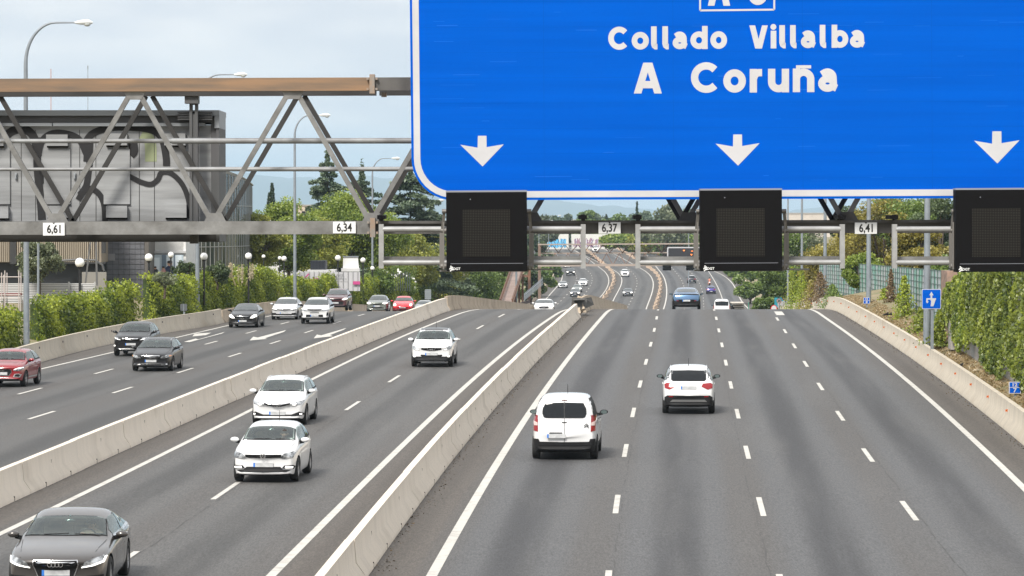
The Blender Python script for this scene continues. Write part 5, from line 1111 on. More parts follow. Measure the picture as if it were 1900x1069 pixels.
# small cars far down the road
tl = [('tail_lamp','r',[(.5,.78),(.93,.80),(.93,.95),(.5,.92)], taill,'m'), ('rear_bumper','r',[(0,.25),(.9,.27),(.96,.5),(0,.5)], blk,'c')]
hl = [('headlight','f',[(.5,.62),(.92,.64),(.94,.80),(.56,.78)], drl,'m'), ('grille','f',[(0,.35),(.5,.35),(.5,.7),(0,.7)], blk,'c')]
hs = [('headlight','f',[(.5,.76),(.92,.78),(.94,.92),(.56,.92)], drl,'m'), ('grille','f',[(0,.5),(.5,.5),(.5,.85),(0,.85)], blk,'c')]
FG = 'cars far down in the valley'
for px, y, prof, line, nm, kd, dims, cl_, lb, mk, bk in (
  (1284,718,P,R_d2,'crossover_car','suv',(4.4,1.85,1.62),graphite,'dark car with pale roof seen from behind in the valley left of the motorcycle',tl,True),
  (1320,655,P,R_d2,'hatchback_car','hatch',(4.2,1.82,1.5),navy,'violet blue hatchback seen from behind in the valley below the motorcycle',tl,True),
  (1263,880,P,R_d2,'saloon_car','sedan',(4.7,1.85,1.46),graphite,'dark saloon beyond the far gantry under the far message board',tl,True),
  (1044,688,PL,L_r2,'coupe_car','sedan',(4.5,1.85,1.35),silver2,'silver coupe leftmost in the far inbound lanes of the valley',hl,False),
  (1059,770,PL,L_r2,'suv_car','suv',(4.6,1.9,1.7),blackp,'black off-road car behind the silver coupe in the valley',hs,False),
  (1053,835,PL,L_r2,'hatchback_car','hatch',(4.3,1.8,1.5),white,'white car farthest back in the left inbound lane of the valley',hl,False),
  (1081.5,700,PL,L_r1,'hatchback_car','hatch',(4.2,1.8,1.5),white,'white hatchback behind the pale green car in the valley',hl,False),
  (1070.5,664,PL,L_r1,'saloon_car','sedan',(4.5,1.8,1.45),greenp,'pale green grey saloon directly behind the dark valley car',hl,False),
  (1067,640,PL,L_r1,'saloon_car','sedan',(4.7,1.85,1.45),graphite,'dark saloon with bright headlights leading the valley group',hl,False),
  (1160,762,P,M_dash,'suv_car','suv',(4.5,1.85,1.65),white,'white off-road car alone high in the far middle carriageway',hs,False),
  (1165,642,P,M_dash,'saloon_car','sedan',(4.6,1.85,1.45),graphite,'dark saloon with lit headlights low in the far middle carriageway',hl,False),
  (1105,1010,PL,L_r1,'suv_car','suv',(4.6,1.9,1.75),white,'white car seen through the truss of the far gantry',hs,False),
  (1134,1060,P,M_dash,'suv_car','suv',(4.6,1.9,1.7),graphite,'dark car behind the truss of the far gantry right of the white one',hs,False)):
    go(px, 0, prof, line, nm, kd, *dims, cl_, lb, dict(marks=mk, plates=[('r' if bk else 'f',.5,0)]), back=bk, dist=y, detail=1, group=None, roofcol=silv if 'pale roof' in lb else None)
# ------------------------------------------------------------------ vegetation
def leaf_mat(name, c0, c1, trans=.35):
    """leaf colour between two tones, picked per leaf by the tint attribute"""
    m = bpy.data.materials.new(name); m.use_nodes = True; t, n, l = nodes_of(m); n.clear()
    a = n.new('ShaderNodeAttribute'); a.attribute_name = 'tint'
    mx = n.new('ShaderNodeMix'); mx.data_type = 'RGBA'; mx.inputs[6].default_value = (*c0, 1); mx.inputs[7].default_value = (*c1, 1); l(a.outputs['Fac'], mx.inputs[0])
    d = n.new('ShaderNodeBsdfDiffuse'); tr = n.new('ShaderNodeBsdfTranslucent'); ms = n.new('ShaderNodeMixShader'); ms.inputs[0].default_value = trans; o = n.new('ShaderNodeOutputMaterial')
    gl = n.new('ShaderNodeBsdfGlossy'); gl.inputs['Roughness'].default_value = .45; m2 = n.new('ShaderNodeMixShader'); m2.inputs[0].default_value = .05
    l(mx.outputs[2], d.inputs[0]); l(mx.outputs[2], tr.inputs[0]); l(d.outputs[0], ms.inputs[1]); l(tr.outputs[0], ms.inputs[2]); l(ms.outputs[0], m2.inputs[1]); l(gl.outputs[0], m2.inputs[2]); l(m2.outputs[0], o.inputs[0])
    return m
def leaves(name, pos, size, tint, m, parent=None, rs=None, up=None, aspect=.62, face=None, facew=.0):
    """one mesh of rhombic leaf blades at the given points"""
    n = len(pos); rs = rs or np.random.RandomState(1); size = np.broadcast_to(size, (n,))
    nr = rs.normal(size=(n,3))
    if face is not None: nr = nr + np.asarray(face) * facew
    nr /= np.linalg.norm(nr, axis=1)[:,None] + 1e-9
    t = rs.normal(size=(n,3)); t -= (t*nr).sum(1)[:,None]*nr; t /= np.linalg.norm(t, axis=1)[:,None] + 1e-9
    b = np.cross(nr, t); s = (size * rs.uniform(.6,1.3,n))[:,None]
    v = np.stack([pos - t*s*.5, pos + b*s*.5*aspect, pos + t*s*.5, pos - b*s*.5*aspect], 1).reshape(-1,3)
    me = bpy.data.meshes.new(name); me.vertices.add(4*n); me.vertices.foreach_set('co', v.ravel()); me.loops.add(4*n); me.loops.foreach_set('vertex_index', np.arange(4*n, dtype=np.int32))
    me.polygons.add(n); me.polygons.foreach_set('loop_start', np.arange(0, 4*n, 4, dtype=np.int32)); me.polygons.foreach_set('loop_total', np.full(n, 4, dtype=np.int32)); me.update()
    a = me.attributes.new('tint', 'FLOAT', 'FACE'); a.data.foreach_set('value', np.clip(tint,0,1).astype(np.float32))
    return link(name, me, m, parent)
def core_tint(me_o, v): 
    me = me_o.data; a = me.attributes.new('tint', 'FLOAT', 'FACE'); a.data.foreach_set('value', np.full(len(me.polygons), v, dtype=np.float32))
bark = mat('bark', (.10,.075,.055), .95, col2=(.06,.045,.035), nscale=6, bump=.4)
LM = {'lime': leaf_mat('leaf_lime', (.09,.15,.02), (.31,.38,.06)), 'yellow': leaf_mat('leaf_yellow', (.14,.17,.025), (.38,.39,.07)), 'green': leaf_mat('leaf_green', (.06,.11,.02), (.21,.29,.06)),
      'dark': leaf_mat('leaf_dark', (.035,.06,.022), (.12,.165,.065)), 'cedar': leaf_mat('needle_cedar', (.05,.085,.05), (.20,.255,.15), .15), 'cypress': leaf_mat('needle_cypress', (.012,.028,.012), (.045,.075,.03), .1),
      'olive': leaf_mat('leaf_olive', (.08,.10,.05), (.24,.27,.15)), 'ochre': leaf_mat('leaf_ochre', (.15,.13,.025), (.40,.35,.07)), 'far': leaf_mat('leaf_far', (.08,.12,.08), (.22,.28,.17)), 'ivy': leaf_mat('leaf_ivy', (.08,.13,.012), (.42,.48,.04)),
      'ivyd': leaf_mat('leaf_ivy_dark', (.05,.085,.01), (.32,.37,.04)), 'brown': leaf_mat('leaf_brown', (.08,.05,.025), (.25,.17,.08)), 'pampas': leaf_mat('pampas_plume', (.40,.33,.2), (.62,.55,.4))}
def broadleaf(name, base, h, rx, kind, n, size, seed, label, trunk_h=.3, ry=None, group=None, cat='tree', nclump=26, elong=1.0, dens=.5, squash=1):
    rs = np.random.RandomState(seed); base = Vector(base); r = empty(name, base, 0, label, cat, group)
    ry = ry or rx; ch = h * (1 - trunk_h); cz = h * trunk_h + ch / 2; pos = []; tint = []; cs = []
    for k in range(nclump):
        u = rs.normal(size=3); u /= np.linalg.norm(u); rr = rs.uniform(.35,.86)**.6; c = np.array([u[0]*rx*rr, u[1]*ry*rr, cz + u[2]*ch/2*rr*.95]); 
        if c[2] > cz: c[:2] *= (1 - .25*(c[2]-cz)/(ch/2))
        cs.append(c); cr = rx * rs.uniform(.26,.44); m_ = int(n / nclump * rs.uniform(.6,1.4)); q = rs.normal(size=(m_,3)); q /= np.linalg.norm(q, axis=1)[:,None]; q *= (rs.uniform(0,1,(m_,1))**.42) * cr * np.array([1,1,.78*squash])
        pos.append(c + q); base_t = rs.uniform(.15,.75); tint.append(base_t + rs.normal(0,.22,m_) + .18*q[:,2]/cr)
    mb = MB(); th = h*trunk_h; top = h*.72; mb.tube([(0,0,-.3),(0.05,0,th),(rs.uniform(-.3,.3),0,top)], [h*.022+.05, h*.017+.03, h*.006+.01], 8)
    mb.build('trunk', bark, r, 60)
    mb = MB()
    for c in cs[::3]: mb.tube([(0,0,th*rs.uniform(.8,1.4)), tuple(c*np.array([.5,.5,.8])), tuple(c)], [h*.009+.02, h*.006+.012, .012], 6)
    mb.build('limbs', bark, r, 60)
    leaves('crown', np.concatenate(pos), size, np.concatenate(tint), LM[kind], r, rs, face=(0,0,1), facew=.5); return r
def cedar(base, h, R0, n, size, seed, label, group=None, kind='cedar', taper=.85):
    rs = np.random.RandomState(seed); r = empty('cedar_tree', Vector(base), 0, label, 'tree', group); pos = []; tint = []; bb = MB()
    R0 *= 1.45; n = int(n*1.9); lv = h * .10; nb = 0
    while lv < h * .97:
        t = lv / h; rad = R0 * (1 - t)**taper * rs.uniform(.75,1.15) + .25; k_ = rs.randint(3,6)
        for b in range(k_):
            a = 2*math.pi*(b + rs.uniform(-.3,.3))/k_ + lv*3; ln = rad * rs.uniform(.5,1.35); m_ = int(n * ln / (R0 * 60) * 1.6) + 8
            s = rs.uniform(.12,1,m_)**.75; wd = (.12 + .26*np.sin(np.pi*np.clip(s,0,1))) * ln * .75; off_ = rs.normal(0,.42,m_) * wd
            x = np.cos(a)*s*ln - np.sin(a)*off_; y = np.sin(a)*s*ln + np.cos(a)*off_; z = lv + rs.uniform(-.05,.30)*ln*s - .22*ln*s*s + rs.normal(0,.11,m_) - np.abs(off_)*.12
            pos.append(np.stack([x,y,z],1)); tint.append(rs.uniform(.1,.6) + rs.normal(0,.2,m_) + .25*(s-.5))
            bb.tube([(0,0,lv-.1), (math.cos(a)*ln*.5, math.sin(a)*ln*.5, lv), (math.cos(a)*ln*.92, math.sin(a)*ln*.92, lv - .08*ln)], [.05+.008*h*(1-t), .03, .01], 5)
        lv += h * .036 * rs.uniform(.6,1.4)
    mb = MB(); mb.tube([(0,0,-.3),(0,0,h*.5),(0,0,h)], [.03*h*.6,.02*h*.5,.02], 8); mb.build('trunk', bark, r, 60); bb.build('branches', bark, r, 60)
    q = rs.normal(size=(int(n*.02)+20,3))*np.array([.12,.12,.04*h]) + np.array([0,0,h*.97]); pos.append(q); tint.append(rs.uniform(.2,.6,len(q)))
    leaves('crown', np.concatenate(pos), size, np.concatenate(tint), LM[kind], r, rs, face=(0,0,1), facew=1.2, aspect=.4); return r
def cypress(base, h, R0, n, size, seed, label, group=None):
    rs = np.random.RandomState(seed); r = empty('cypress_tree', Vector(base), 0, label, 'tree', group); z = rs.uniform(.02,1,n); rad = R0*np.sin(np.pi*np.clip(z*.86+.10,0,1))**.6*(1-z*.35)*rs.uniform(.55,1.05,n)**.5
    a = rs.uniform(0,2*np.pi,n); wob = 1+.2*np.sin(a*3+z*17); pos = np.stack([np.cos(a)*rad*wob, np.sin(a)*rad*wob, z*h],1)
    mb = MB(); mb.tube([(0,0,-.2),(0,0,h*.8)], [.12,.04], 6); mb.build('trunk', bark, r); leaves('crown', pos, size, rs.uniform(0,1,n), LM['cypress'], r, rs, aspect=.4); return r
def hedge(name, path, zb, zt, label, kind='ivy', dens=70, size=.13, th=.75, seed=1, bump=.35, cat='hedge', core=True, side=1):
    """ivy mass along path [(x,y)...]; zb, zt functions of y; side +1 faces +x (the road)"""
    rs = np.random.RandomState(seed); p = np.array(path, float); seg = np.linalg.norm(np.diff(p, axis=0), axis=1); cum = np.concatenate([[0], np.cumsum(seg)]); Lt = cum[-1]
    def P_(s): return np.stack([np.interp(s, cum, p[:,0]), np.interp(s, cum, p[:,1])], 1)
    hh = max(zt(q[1]) - zb(q[1]) for q in path); n = int(Lt*hh*dens*1.7); s = rs.uniform(0, Lt, n); c = P_(s); Z0 = np.array([zb(y) for y in c[:,1]]); Z1 = np.array([zt(y) for y in c[:,1]])
    Z1 = Z1 + .16*np.sin(s*1.9+seed) + .10*np.sin(s*4.7) + .07*np.sin(s*9.1)
    v = rs.uniform(0,1,n)**.92; z = Z0 + (Z1 - Z0)*v
    bmp_ = bump*(.5*np.sin(s*.5+np.sin(z*1.7+seed)*1.5)*np.cos(z*1.6+s*.2) + .5*np.sin(s*1.15+z*2.9))
    edge = np.sqrt(np.clip(1 - ((v-.45)/.62)**2, 0, 1)); d = (th*.45 + bmp_*.6)*edge + rs.normal(0,.07,n) - (rs.uniform(0,1,n)**3)*.5
    d2 = np.diff(p, axis=0)[-1] if len(p) else (0,1); nx, ny = side*abs(d2[1])/np.hypot(*d2), -side*d2[0]/np.hypot(*d2)*np.sign(d2[1] or 1)
    topm = rs.uniform(0,1,n) < .14; d = np.where(topm, rs.uniform(-th*.6, th*.4, n), d); z = np.where(topm, Z1 - .05 + rs.normal(0,.09,n), z)
    pos = np.stack([c[:,0] + nx*d, c[:,1] + ny*d, z], 1)
    patchy = .38 + .22*np.sin(s*.55+seed) + .14*np.sin(s*.9+z*1.8) + .12*(v-.5) + .25*bmp_/max(bump,.01)*.5
    r = empty(name, (p[0,0], p[0,1], zb(p[0,1])), 0, label, cat)
    o = leaves('foliage', pos, size, patchy + rs.normal(0,.22,n), LM[kind], r, rs, face=(nx,ny,.5), facew=1.1, aspect=.8); o.matrix_parent_inverse = Matrix.Translation(-r.location)
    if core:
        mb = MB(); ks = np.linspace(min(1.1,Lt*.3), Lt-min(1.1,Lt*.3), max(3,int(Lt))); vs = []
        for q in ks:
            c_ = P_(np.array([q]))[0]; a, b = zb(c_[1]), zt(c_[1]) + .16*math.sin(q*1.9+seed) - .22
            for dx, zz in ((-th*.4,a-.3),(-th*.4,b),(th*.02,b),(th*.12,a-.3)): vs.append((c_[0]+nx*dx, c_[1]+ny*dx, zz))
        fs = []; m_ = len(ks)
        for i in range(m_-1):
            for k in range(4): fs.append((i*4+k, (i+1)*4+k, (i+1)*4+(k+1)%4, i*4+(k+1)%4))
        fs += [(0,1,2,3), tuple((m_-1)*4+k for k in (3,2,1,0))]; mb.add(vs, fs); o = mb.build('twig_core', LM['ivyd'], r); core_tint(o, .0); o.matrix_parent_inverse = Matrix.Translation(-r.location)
    return r
def pathtop(f, dx, prof_px, y0, y1, n=40):
    """path offset from a road line and the height function whose silhouette was traced in the photo"""
    pth = [(f(y) + dx, y) for y in np.linspace(y0, y1, n)]; ys_ = [q[1] for q in pth]; zs = []
    for x, y in pth:
        px = CX + FP * x / (y*math.cos(PITCH)); zs.append(at(px, interp(prof_px, px), y).z)
    return pth, (lambda y: float(np.interp(y, ys_, zs)))
# hedges left: silhouettes as seen above the parapet
tops = [(-200,590),(0,577),(28,575),(40,590),(55,600),(62,562),(100,552),(180,548),(195,540),(213,528),(240,524),(252,540),(262,548),(266,516),(282,511),(300,522),(320,520),(335,514),(347,520),(368,511),(400,505),(440,501),(476,497),(500,501),(514,512),(524,520),(545,516),(565,520),(582,527),(596,518),(607,510),(618,514),(627,521),(650,521),(695,518),(711,514),(725,522),(740,519),(764,523),(779,556)]
def yat(px, f, dx):   # distance at which an offset road line passes a photo column
    y = 130.0
    while y < 600:
        if CX + FP*(f(y)+dx)/(y*math.cos(PITCH)) >= px: return y
        y += .5
    return 600
HX = -1.9
def hseg(px0, px1, label, seed, kind='ivy', dens=62, size=.15):
    y0, y1 = yat(px0, B0, HX), yat(px1, B0, HX); pth, zt = pathtop(B0, HX, tops, y0, y1)
    return hedge('ivy_hedge', pth, lambda y: PL(y) + .45, zt, label, kind, dens, size, .9, seed)
hseg(-60, 36, 'ivy hedge piece at the left edge beside the tall grey lamp post', 3)
hseg(60, 252, 'ivy hedge in front of the white corrugated site fence', 5)
hseg(266, 352, 'tall ivy hedge piece below the poster with office people', 7)
hseg(352, 516, 'long ivy hedge swelling to a round hump below the glass building', 9)
hseg(522, 700, 'bright ivy hedge behind the pale cars near the crest', 11, dens=48, size=.18)
hseg(702, 780, 'darker end of the ivy hedges behind the round red car', 13, dens=40, size=.2)
def shrub(px, pytop, pybot, wpx, Y, kind, label, name='shrub', n=900, size=.14, seed=1, cat='shrub', trunk=.12, **k):
    b = at(px, pybot, Y); t = at(px, pytop, Y); return broadleaf(name, b, t.z - b.z, wpx/2*pxs(Y), kind, n, size, seed, label, trunk, cat=cat, **k)
shrub(305, 505, 545, 50, 206, 'olive', 'straggly grey green bush growing out of the ivy under the poster', n=1100, size=.13, seed=4, trunk=.3)
shrub(333, 484, 545, 32, 226, 'cypress' if 0 else 'dark', 'left one of two clipped round pine bushes by the glass building', 'topiary_bush', 2200, .12, 5, trunk=.55)
shrub(354, 487, 545, 30, 228, 'dark', 'right one of two clipped round pine bushes partly behind the lamp post', 'topiary_bush', 2200, .12, 6, trunk=.55)
shrub(403, 485, 530, 46, 232, 'dark', 'dark clipped dome bush beside the pampas grass', 'topiary_bush', 3000, .13, 7, trunk=.05)
def pampas(px, py0, py1, Y, n, seed, label):
    rs = np.random.RandomState(seed); b = at(px, py1, Y); r = empty('pampas_grass', b, 0, label, 'grass clump'); h = (py1-py0)*pxs(Y)
    for k in range(n):
        x = rs.uniform(-1,1)*.9; hh = h*rs.uniform(.72,1); m_ = 90; s = rs.uniform(0,1,m_); rad = .13*np.sin(np.pi*np.clip(s,.05,.95)); pos = np.stack([x + rs.normal(0,1,m_)*rad*.6, rs.uniform(-.5,.5)+rs.normal(0,1,m_)*rad*.6, hh - 1.0*s],1)
        leaves('plume', pos, .14, rs.uniform(.2,1,m_), LM['pampas'], r, rs, aspect=.4)
        mb = MB(); mb.tube([(x*.5,0,0),(x,0,hh-.5)], .015, 5); mb.build('stalk', LM['pampas'], r)
    return r
pampas(447, 487, 530, 236, 10, 3, 'clump of cream pampas grass plumes in front of the glass building')
shrub(72, 440, 545, 92, 216, 'olive', 'dark olive tree in front of the striped cladding at the far left', 'olive_tree', 9000, .17, 8, cat='tree', trunk=.25, nclump=34)
# trees beyond the hedges
def bt(px, pytop, pybot, wpx, Y, kind, n, size, seed, label, nm='broadleaf_tree', trunk=.22, **k):
    wpx *= 1.45; n = int(n*2.2); trunk *= .6; k.setdefault('nclump', 34)
    b = at(px, pybot, Y); t = at(px, pytop, Y); return broadleaf(nm, b, t.z - b.z, wpx/2*pxs(Y), kind, n, size, seed, label, trunk, group=None, **k)
bt(488, 392, 520, 60, 300, 'yellow', 5000, .24, 21, 'thin yellow green tree right beside the glass building')
bt(535, 372, 525, 88, 320, 'lime', 7000, .26, 22, 'lime green tree behind the second curved lamp post')
bt(590, 400, 525, 80, 335, 'yellow', 5500, .26, 23, 'loose yellow green tree with white building showing through')
bt(640, 350, 525, 110, 350, 'lime', 12000, .27, 24, 'big rounded lime green tree below the left cedar', nclump=34)
bt(700, 380, 530, 100, 350, 'lime', 8000, .26, 25, 'lime green tree behind the gantry node beside the metal pickets')
bt(752, 418, 565, 96, 388, 'yellow', 8000, .28, 26, 'yellow green tree left of the first black lane panel')
bt(810, 428, 580, 90, 425, 'yellow', 7500, .28, 27, 'yellowish tree directly under the first black lane panel')
bt(700, 500, 560, 50, 345, 'green', 3000, .22, 28, 'green bush below the picket fence', trunk=.1)
bt(862, 470, 590, 110, 450, 'green', 9000, .3, 29, 'deep green tree behind the thin grey poles under the left panel', trunk=.1)
bt(915, 480, 590, 70, 470, 'green', 6000, .3, 30, 'green tree left of the rusty ramp', trunk=.1)
bt(775, 522, 590, 60, 392, 'green', 4000, .22, 31, 'green bank of shrubs behind the striped road sign', trunk=.05)
bt(830, 530, 600, 80, 430, 'dark', 4500, .25, 32, 'dark undergrowth between the poles left of the ramp', trunk=.05)
bt(468, 380, 500, 50, 420, 'green', 3000, .3, 33, 'green tree peeping out beside the glass building')
bt(530, 378, 420, 60, 600, 'green', 3000, .4, 34, 'distant round green tree right of the cypress pair')
def cd(px, pytop, pybot, wpx, Y, n, size, seed, label, **k): b = at(px, pybot, Y); t = at(px, pytop, Y); return cedar(b, t.z-b.z, wpx/2*pxs(Y), n, size, seed, label, **k)
cd(608, 290, 530, 150, 420, 20000, .42, 41, 'tall pointed cedar, leftmost of the dark conifers')
cd(672, 316, 530, 130, 440, 16000, .42, 42, 'second dark cedar just right of the tallest one')
cd(762, 318, 560, 175, 400, 26000, .40, 43, 'broad dark cedar beside the lower left corner of the blue sign', taper=.6)
cd(800, 385, 570, 90, 430, 9000, .42, 44, 'smaller cedar partly hidden by the first black lane panel', taper=.6)
cypress(at(505, 402, 560), 62*pxs(560), 5.5*pxs(560), 1600, .4, 45, 'tall slim cypress of the pair on the skyline')
cypress(at(500, 402, 575), 44*pxs(575), 5*pxs(575), 1200, .4, 46, 'shorter slim cypress of the pair on the skyline')
def rosebush():
    r = shrub(745, 492, 570, 78, 372, 'green', 'rose bush dotted with white flowers beside the metal pickets', 'rose_bush', 4200, .17, 47, trunk=.1); rs = np.random.RandomState(3); mb = MB()
    for k in range(26):
        a = rs.uniform(0,2*math.pi); q = rs.uniform(.3,1); mb.ball((math.cos(a)*2.0*q, -1.6*(1-q*.5), 2.9 + math.sin(a)*1.5*q), .11, 8, 6)
    mb.build('white_flowers', mat('white_petals', (.8,.8,.75), .6), r)
rosebush()
# far trees in the gap below the sign (each its own crown)
k = 0
for px, pt, wpx, Y, kd, lb in ((885,395,60,900,'far','hazy tree beside the first lane panel, seen over the chord'),(1006,394,44,1000,'olive','pale tree left of the far gap'),(1035,396,40,1150,'far','grey green tree above the left graffiti wall'),(1062,383,34,1200,'far','taller tree left of the first dark clamp'),(1086,388,36,1180,'green','bright tree behind the first dark clamp'),
    (1108,390,34,1230,'far','tree right of the first dark clamp'),(1140,400,40,1250,'olive','low tree behind the 6,37 plate'),(1170,398,40,1250,'far','low tree right of the 6,37 plate'),(1196,392,30,1180,'far','tree left of the second dark clamp'),(1235,373,70,900,'olive','large grey green eucalyptus below the sign'),(1268,380,40,950,'far','tree behind the middle panel bracket'),
    (1120,436,60,1200,'green','green clump above the right graffiti wall'),(1160,432,60,1000,'lime','yellow green trees left of the right gantry chord'),(1200,430,70,980,'yellow','bright yellow tree behind the far gantry'),(1250,428,70,960,'green','green tree right of the yellow one behind the far gantry'),(1300,430,60,940,'green','tree behind the middle lane panel'),(985,440,50,800,'dark','dark trees at the left end of the far gantry'),(1350,440,60,900,'green','tree hidden behind the middle panel'),(1395,470,50,800,'green','tree above the exit lane')):
    k += 1; yb = CY and (HZ - P(min(Y,1700))*FP/Y + 4); bt(px, pt, yb, wpx, Y, kd, 2200, .0010*Y, 60+k, lb, trunk=.12, nclump=16)
rs_ = random.Random(12)
for i in range(20):
    px = 982 + i*18 + rs_.uniform(-5,5); Y = rs_.uniform(1120,1500); kd = ('far','green','olive','dark')[i%4]
    bt(px, 402 + rs_.uniform(-5,9), 455, rs_.uniform(34,52), Y, kd, 1500, .0011*Y, 300+i, 'distant tree number %d' % i if 0 else 'distant tree in the belt closing the valley behind the far gantry', trunk=.05, nclump=14)['group'] = 'belt of distant trees behind the far gantry'
for i, (px, pt, pb, w, Y, kd, lb) in enumerate(((1000,500,545,40,640,'green','green bush above the stone parapet left of the far inbound road'),(1020,492,522,34,760,'green','bush higher up the stone parapet, below the far gantry leg'),(985,495,565,40,560,'dark','dark bush between the ramp and the grey palisade fence'),(1030,486,503,30,860,'olive','small bush at the top of the stone parapet'),(1372,488,520,40,760,'green','bush on the tan parapet where the outbound road bends away'),(1392,500,560,44,600,'green','green bush behind the tan parapet near the exit'),(1350,470,505,50,860,'ochre','ochre bush behind the far outbound bend'),(1010,470,500,40,900,'dark','dark clump at the left foot of the graffiti screens'))):
    bt(px, pt, pb, w, Y, kd, 1800, .0009*Y, 400+i, lb, trunk=.03, nclump=16)
cypress(at(1182, 440, 1000), 66*pxs(1000), 3.2*pxs(1000), 500, .8, 90, 'thin dark cypress spire right of the second clamp on the skyline')
cypress(at(1125, 440, 1150), 42*pxs(1150), 4.5*pxs(1150), 500, .8, 91, 'blunt cypress above the 6,37 plate')
# right side bank
tR = ((1424,508,600,44,455,'green',6500,.3,'dense green tree behind the speed signs at the exit'),(1442,490,600,50,470,'dark',6000,.3,'dark green tree under the middle panel beside the first right pole'),(1462,520,590,44,330,'ivyd','',0,''),
    (1475,430,560,90,420,'green',6500,.32,'mid green tree behind the two thin right poles'),(1500,395,560,70,520,'olive',4500,.34,'open crowned tree on the skyline right of the middle panel'),(1512,470,560,50,380,'ochre',5000,.26,'ochre bush on the bank left of the green noise wall'),
    (1560,440,545,100,345,'ochre',10000,.24,'big rounded ochre bush above the green noise wall'),(1640,375,520,120,330,'ochre',8000,.27,'golden brown tree behind the 6,41 plate'),(1600,470,545,66,250,'lime',5000,.18,'bright green bush on top of the noise wall'),
    (1712,408,520,84,240,'ochre',8000,.2,'round golden bush behind the tall right lamp post'),(1700,362,480,110,330,'green',8000,.28,'green tree top touching the sign edge at right'),(1745,370,520,90,300,'dark',7000,.26,'shadowy tree beside the third lane panel'),(1590,372,470,70,420,'dark',4000,.34,'dark tree tip between the right diagonals'),
    (1662,362,470,90,420,'green',5000,.34,'green tree on the upper right bank under the sign'),(1800,480,560,110,205,'green',9000,.19,'overhanging tree above the ivy wall at right'),(1760,480,545,60,215,'green',5000,.18,'leafy shrub at the end of the green noise wall'),(1880,470,560,100,190,'lime',7000,.17,'bright overhanging branches at the right edge'))
for i, q in enumerate(tR):
    if q[6] and q[8]: bt(*q[:5], q[5], q[6], q[7], 120+i, q[8], trunk=.08, nclump=24)
# ivy covered walls right
wallc = concrete('grey_painted_wall', (.36,.34,.32), (.22,.21,.20), .8, (.30,.36,.40))
def wall(name, pts, zb, zt, th, m, label, cat='wall', parent=None):
    mb = MB(); n = len(pts)
    for (a, b) in zip(pts[:-1], pts[1:]):
        mb.prism([(a[0],a[1],zb(a[1])),(b[0],b[1],zb(b[1])),(b[0],b[1],zt(b[1])),(a[0],a[1],zt(a[1]))], (th,0,0))
    o = mb.build(name, m, parent); return tag(o, label, cat) if label else o
def Zc(pts):   # height function from [(y, z)]
    return lambda y: interp(pts, y)
WX = lambda y: B3(y) + 1.4
z_ = lambda y: P(y) + .75
def zpix(px, py, Y): return at(px, py, Y).z
# distances at which the right wall line passes photo columns
def yR(px, dx=1.4):
    y = 60.0
    while y < 500:
        if CX + FP*(B3(y)+dx)/(y*math.cos(PITCH)) <= px: return y
        y += .5
    return 500
ya, yb_ = yR(1990), yR(1745)
wp = [(WX(y), y) for y in np.linspace(ya, yb_, 14)]
r = empty('ivy_wall', (wp[0][0], wp[0][1], z_(wp[0][1])), 0, 'tall grey wall at the right edge buried in hanging ivy', 'wall')
zt_ivy = Zc([(ya, zpix(1990,478,ya)), (yR(1900), zpix(1900,488,yR(1900))), (yR(1800), zpix(1800,505,yR(1800))), (yR(1762), zpix(1762,545,yR(1762))), (yb_, zpix(1745,600,yb_))])
o = wall('wall_slab', wp, lambda y: P(y)+.6, lambda y: zt_ivy(y) - .25, .25, wallc, None, parent=r); o.matrix_parent_inverse = Matrix.Translation(-r.location)
def ivy_on(rt, x0, x1, seed, kind='ivyd', low=1.0, wave=.5, dens=170, size=.14, off_=-.15):
    y1, y0 = yR(x0), yR(x1); rs = np.random.RandomState(seed); n = int((y1-y0)*2.8*dens); y = rs.uniform(y0, y1, n); zt_ = np.array([zt_ivy(q) for q in y]) + .15*np.sin(y*2.1)
    zb_ = np.array([P(q) + low for q in y]) + wave*np.sin(y*.5+seed) + .15*np.sin(y*1.7); v = rs.uniform(0,1,n)**.95; z = zb_ + (zt_-zb_)*v; bm_ = .5*np.sin(y*.55+z)*np.cos(z*1.8-y*.25)+.5*np.sin(y*1.2+z*2.8)
    x = np.array([WX(q) for q in y]) + off_ - .20*np.abs(bm_)*(.3+v) - rs.uniform(0,.16,n); t = .34 + .13*np.sin(y*.4+z*1.1+seed) + .22*bm_ + rs.normal(0,.2,n)
    o = leaves('ivy_foliage', np.stack([x,y,z],1), size, t, LM[kind], rt, rs, face=(-.8,-.5,.4), facew=1.2, aspect=.8); o.matrix_parent_inverse = Matrix.Translation(-rt.location)
ivy_on(r, 1758, 1790, 1, 'ivyd', 1.7, .3); ivy_on(r, 1768, 1812, 2, 'ivy', 1.3, .35); ivy_on(r, 1808, 1990, 3, 'ivyd', 1.15, .5); ivy_on(r, 1835, 1880, 5, 'ivyd', 1.0, .3)
# green noise barrier of glass blocks
y0n, y1n = 156.0, 250.0
y1n = 300.0; npn = [(interp([(156,19.5),(228,24.4),(260,25.3),(300,26.6)], y), y) for y in np.linspace(y0n, y1n, 16)]
nm_ = mat('noise_panel', (.16,.34,.27), .4); t, n, l = nodes_of(nm_); b = n['Principled BSDF']
tc = n.new('ShaderNodeNewGeometry'); s1 = n.new('ShaderNodeTexNoise'); s1.inputs['Scale'].default_value = .35; s1.inputs['Detail'].default_value = 4; l(tc.outputs['Position'], s1.inputs[0])
cr_ = n.new('ShaderNodeValToRGB'); e = cr_.color_ramp.elements; e[0].position = .36; e[0].color = (.20,.50,.38,1); e[1].position = .72; e[1].color = (.20,.46,.33,1)
for p_, c_ in ((.44,(.30,.54,.48,1)),(.50,(.52,.54,.56,1)),(.56,(.55,.55,.60,1)),(.62,(.24,.50,.44,1))): q = e.new(p_); q.color = c_
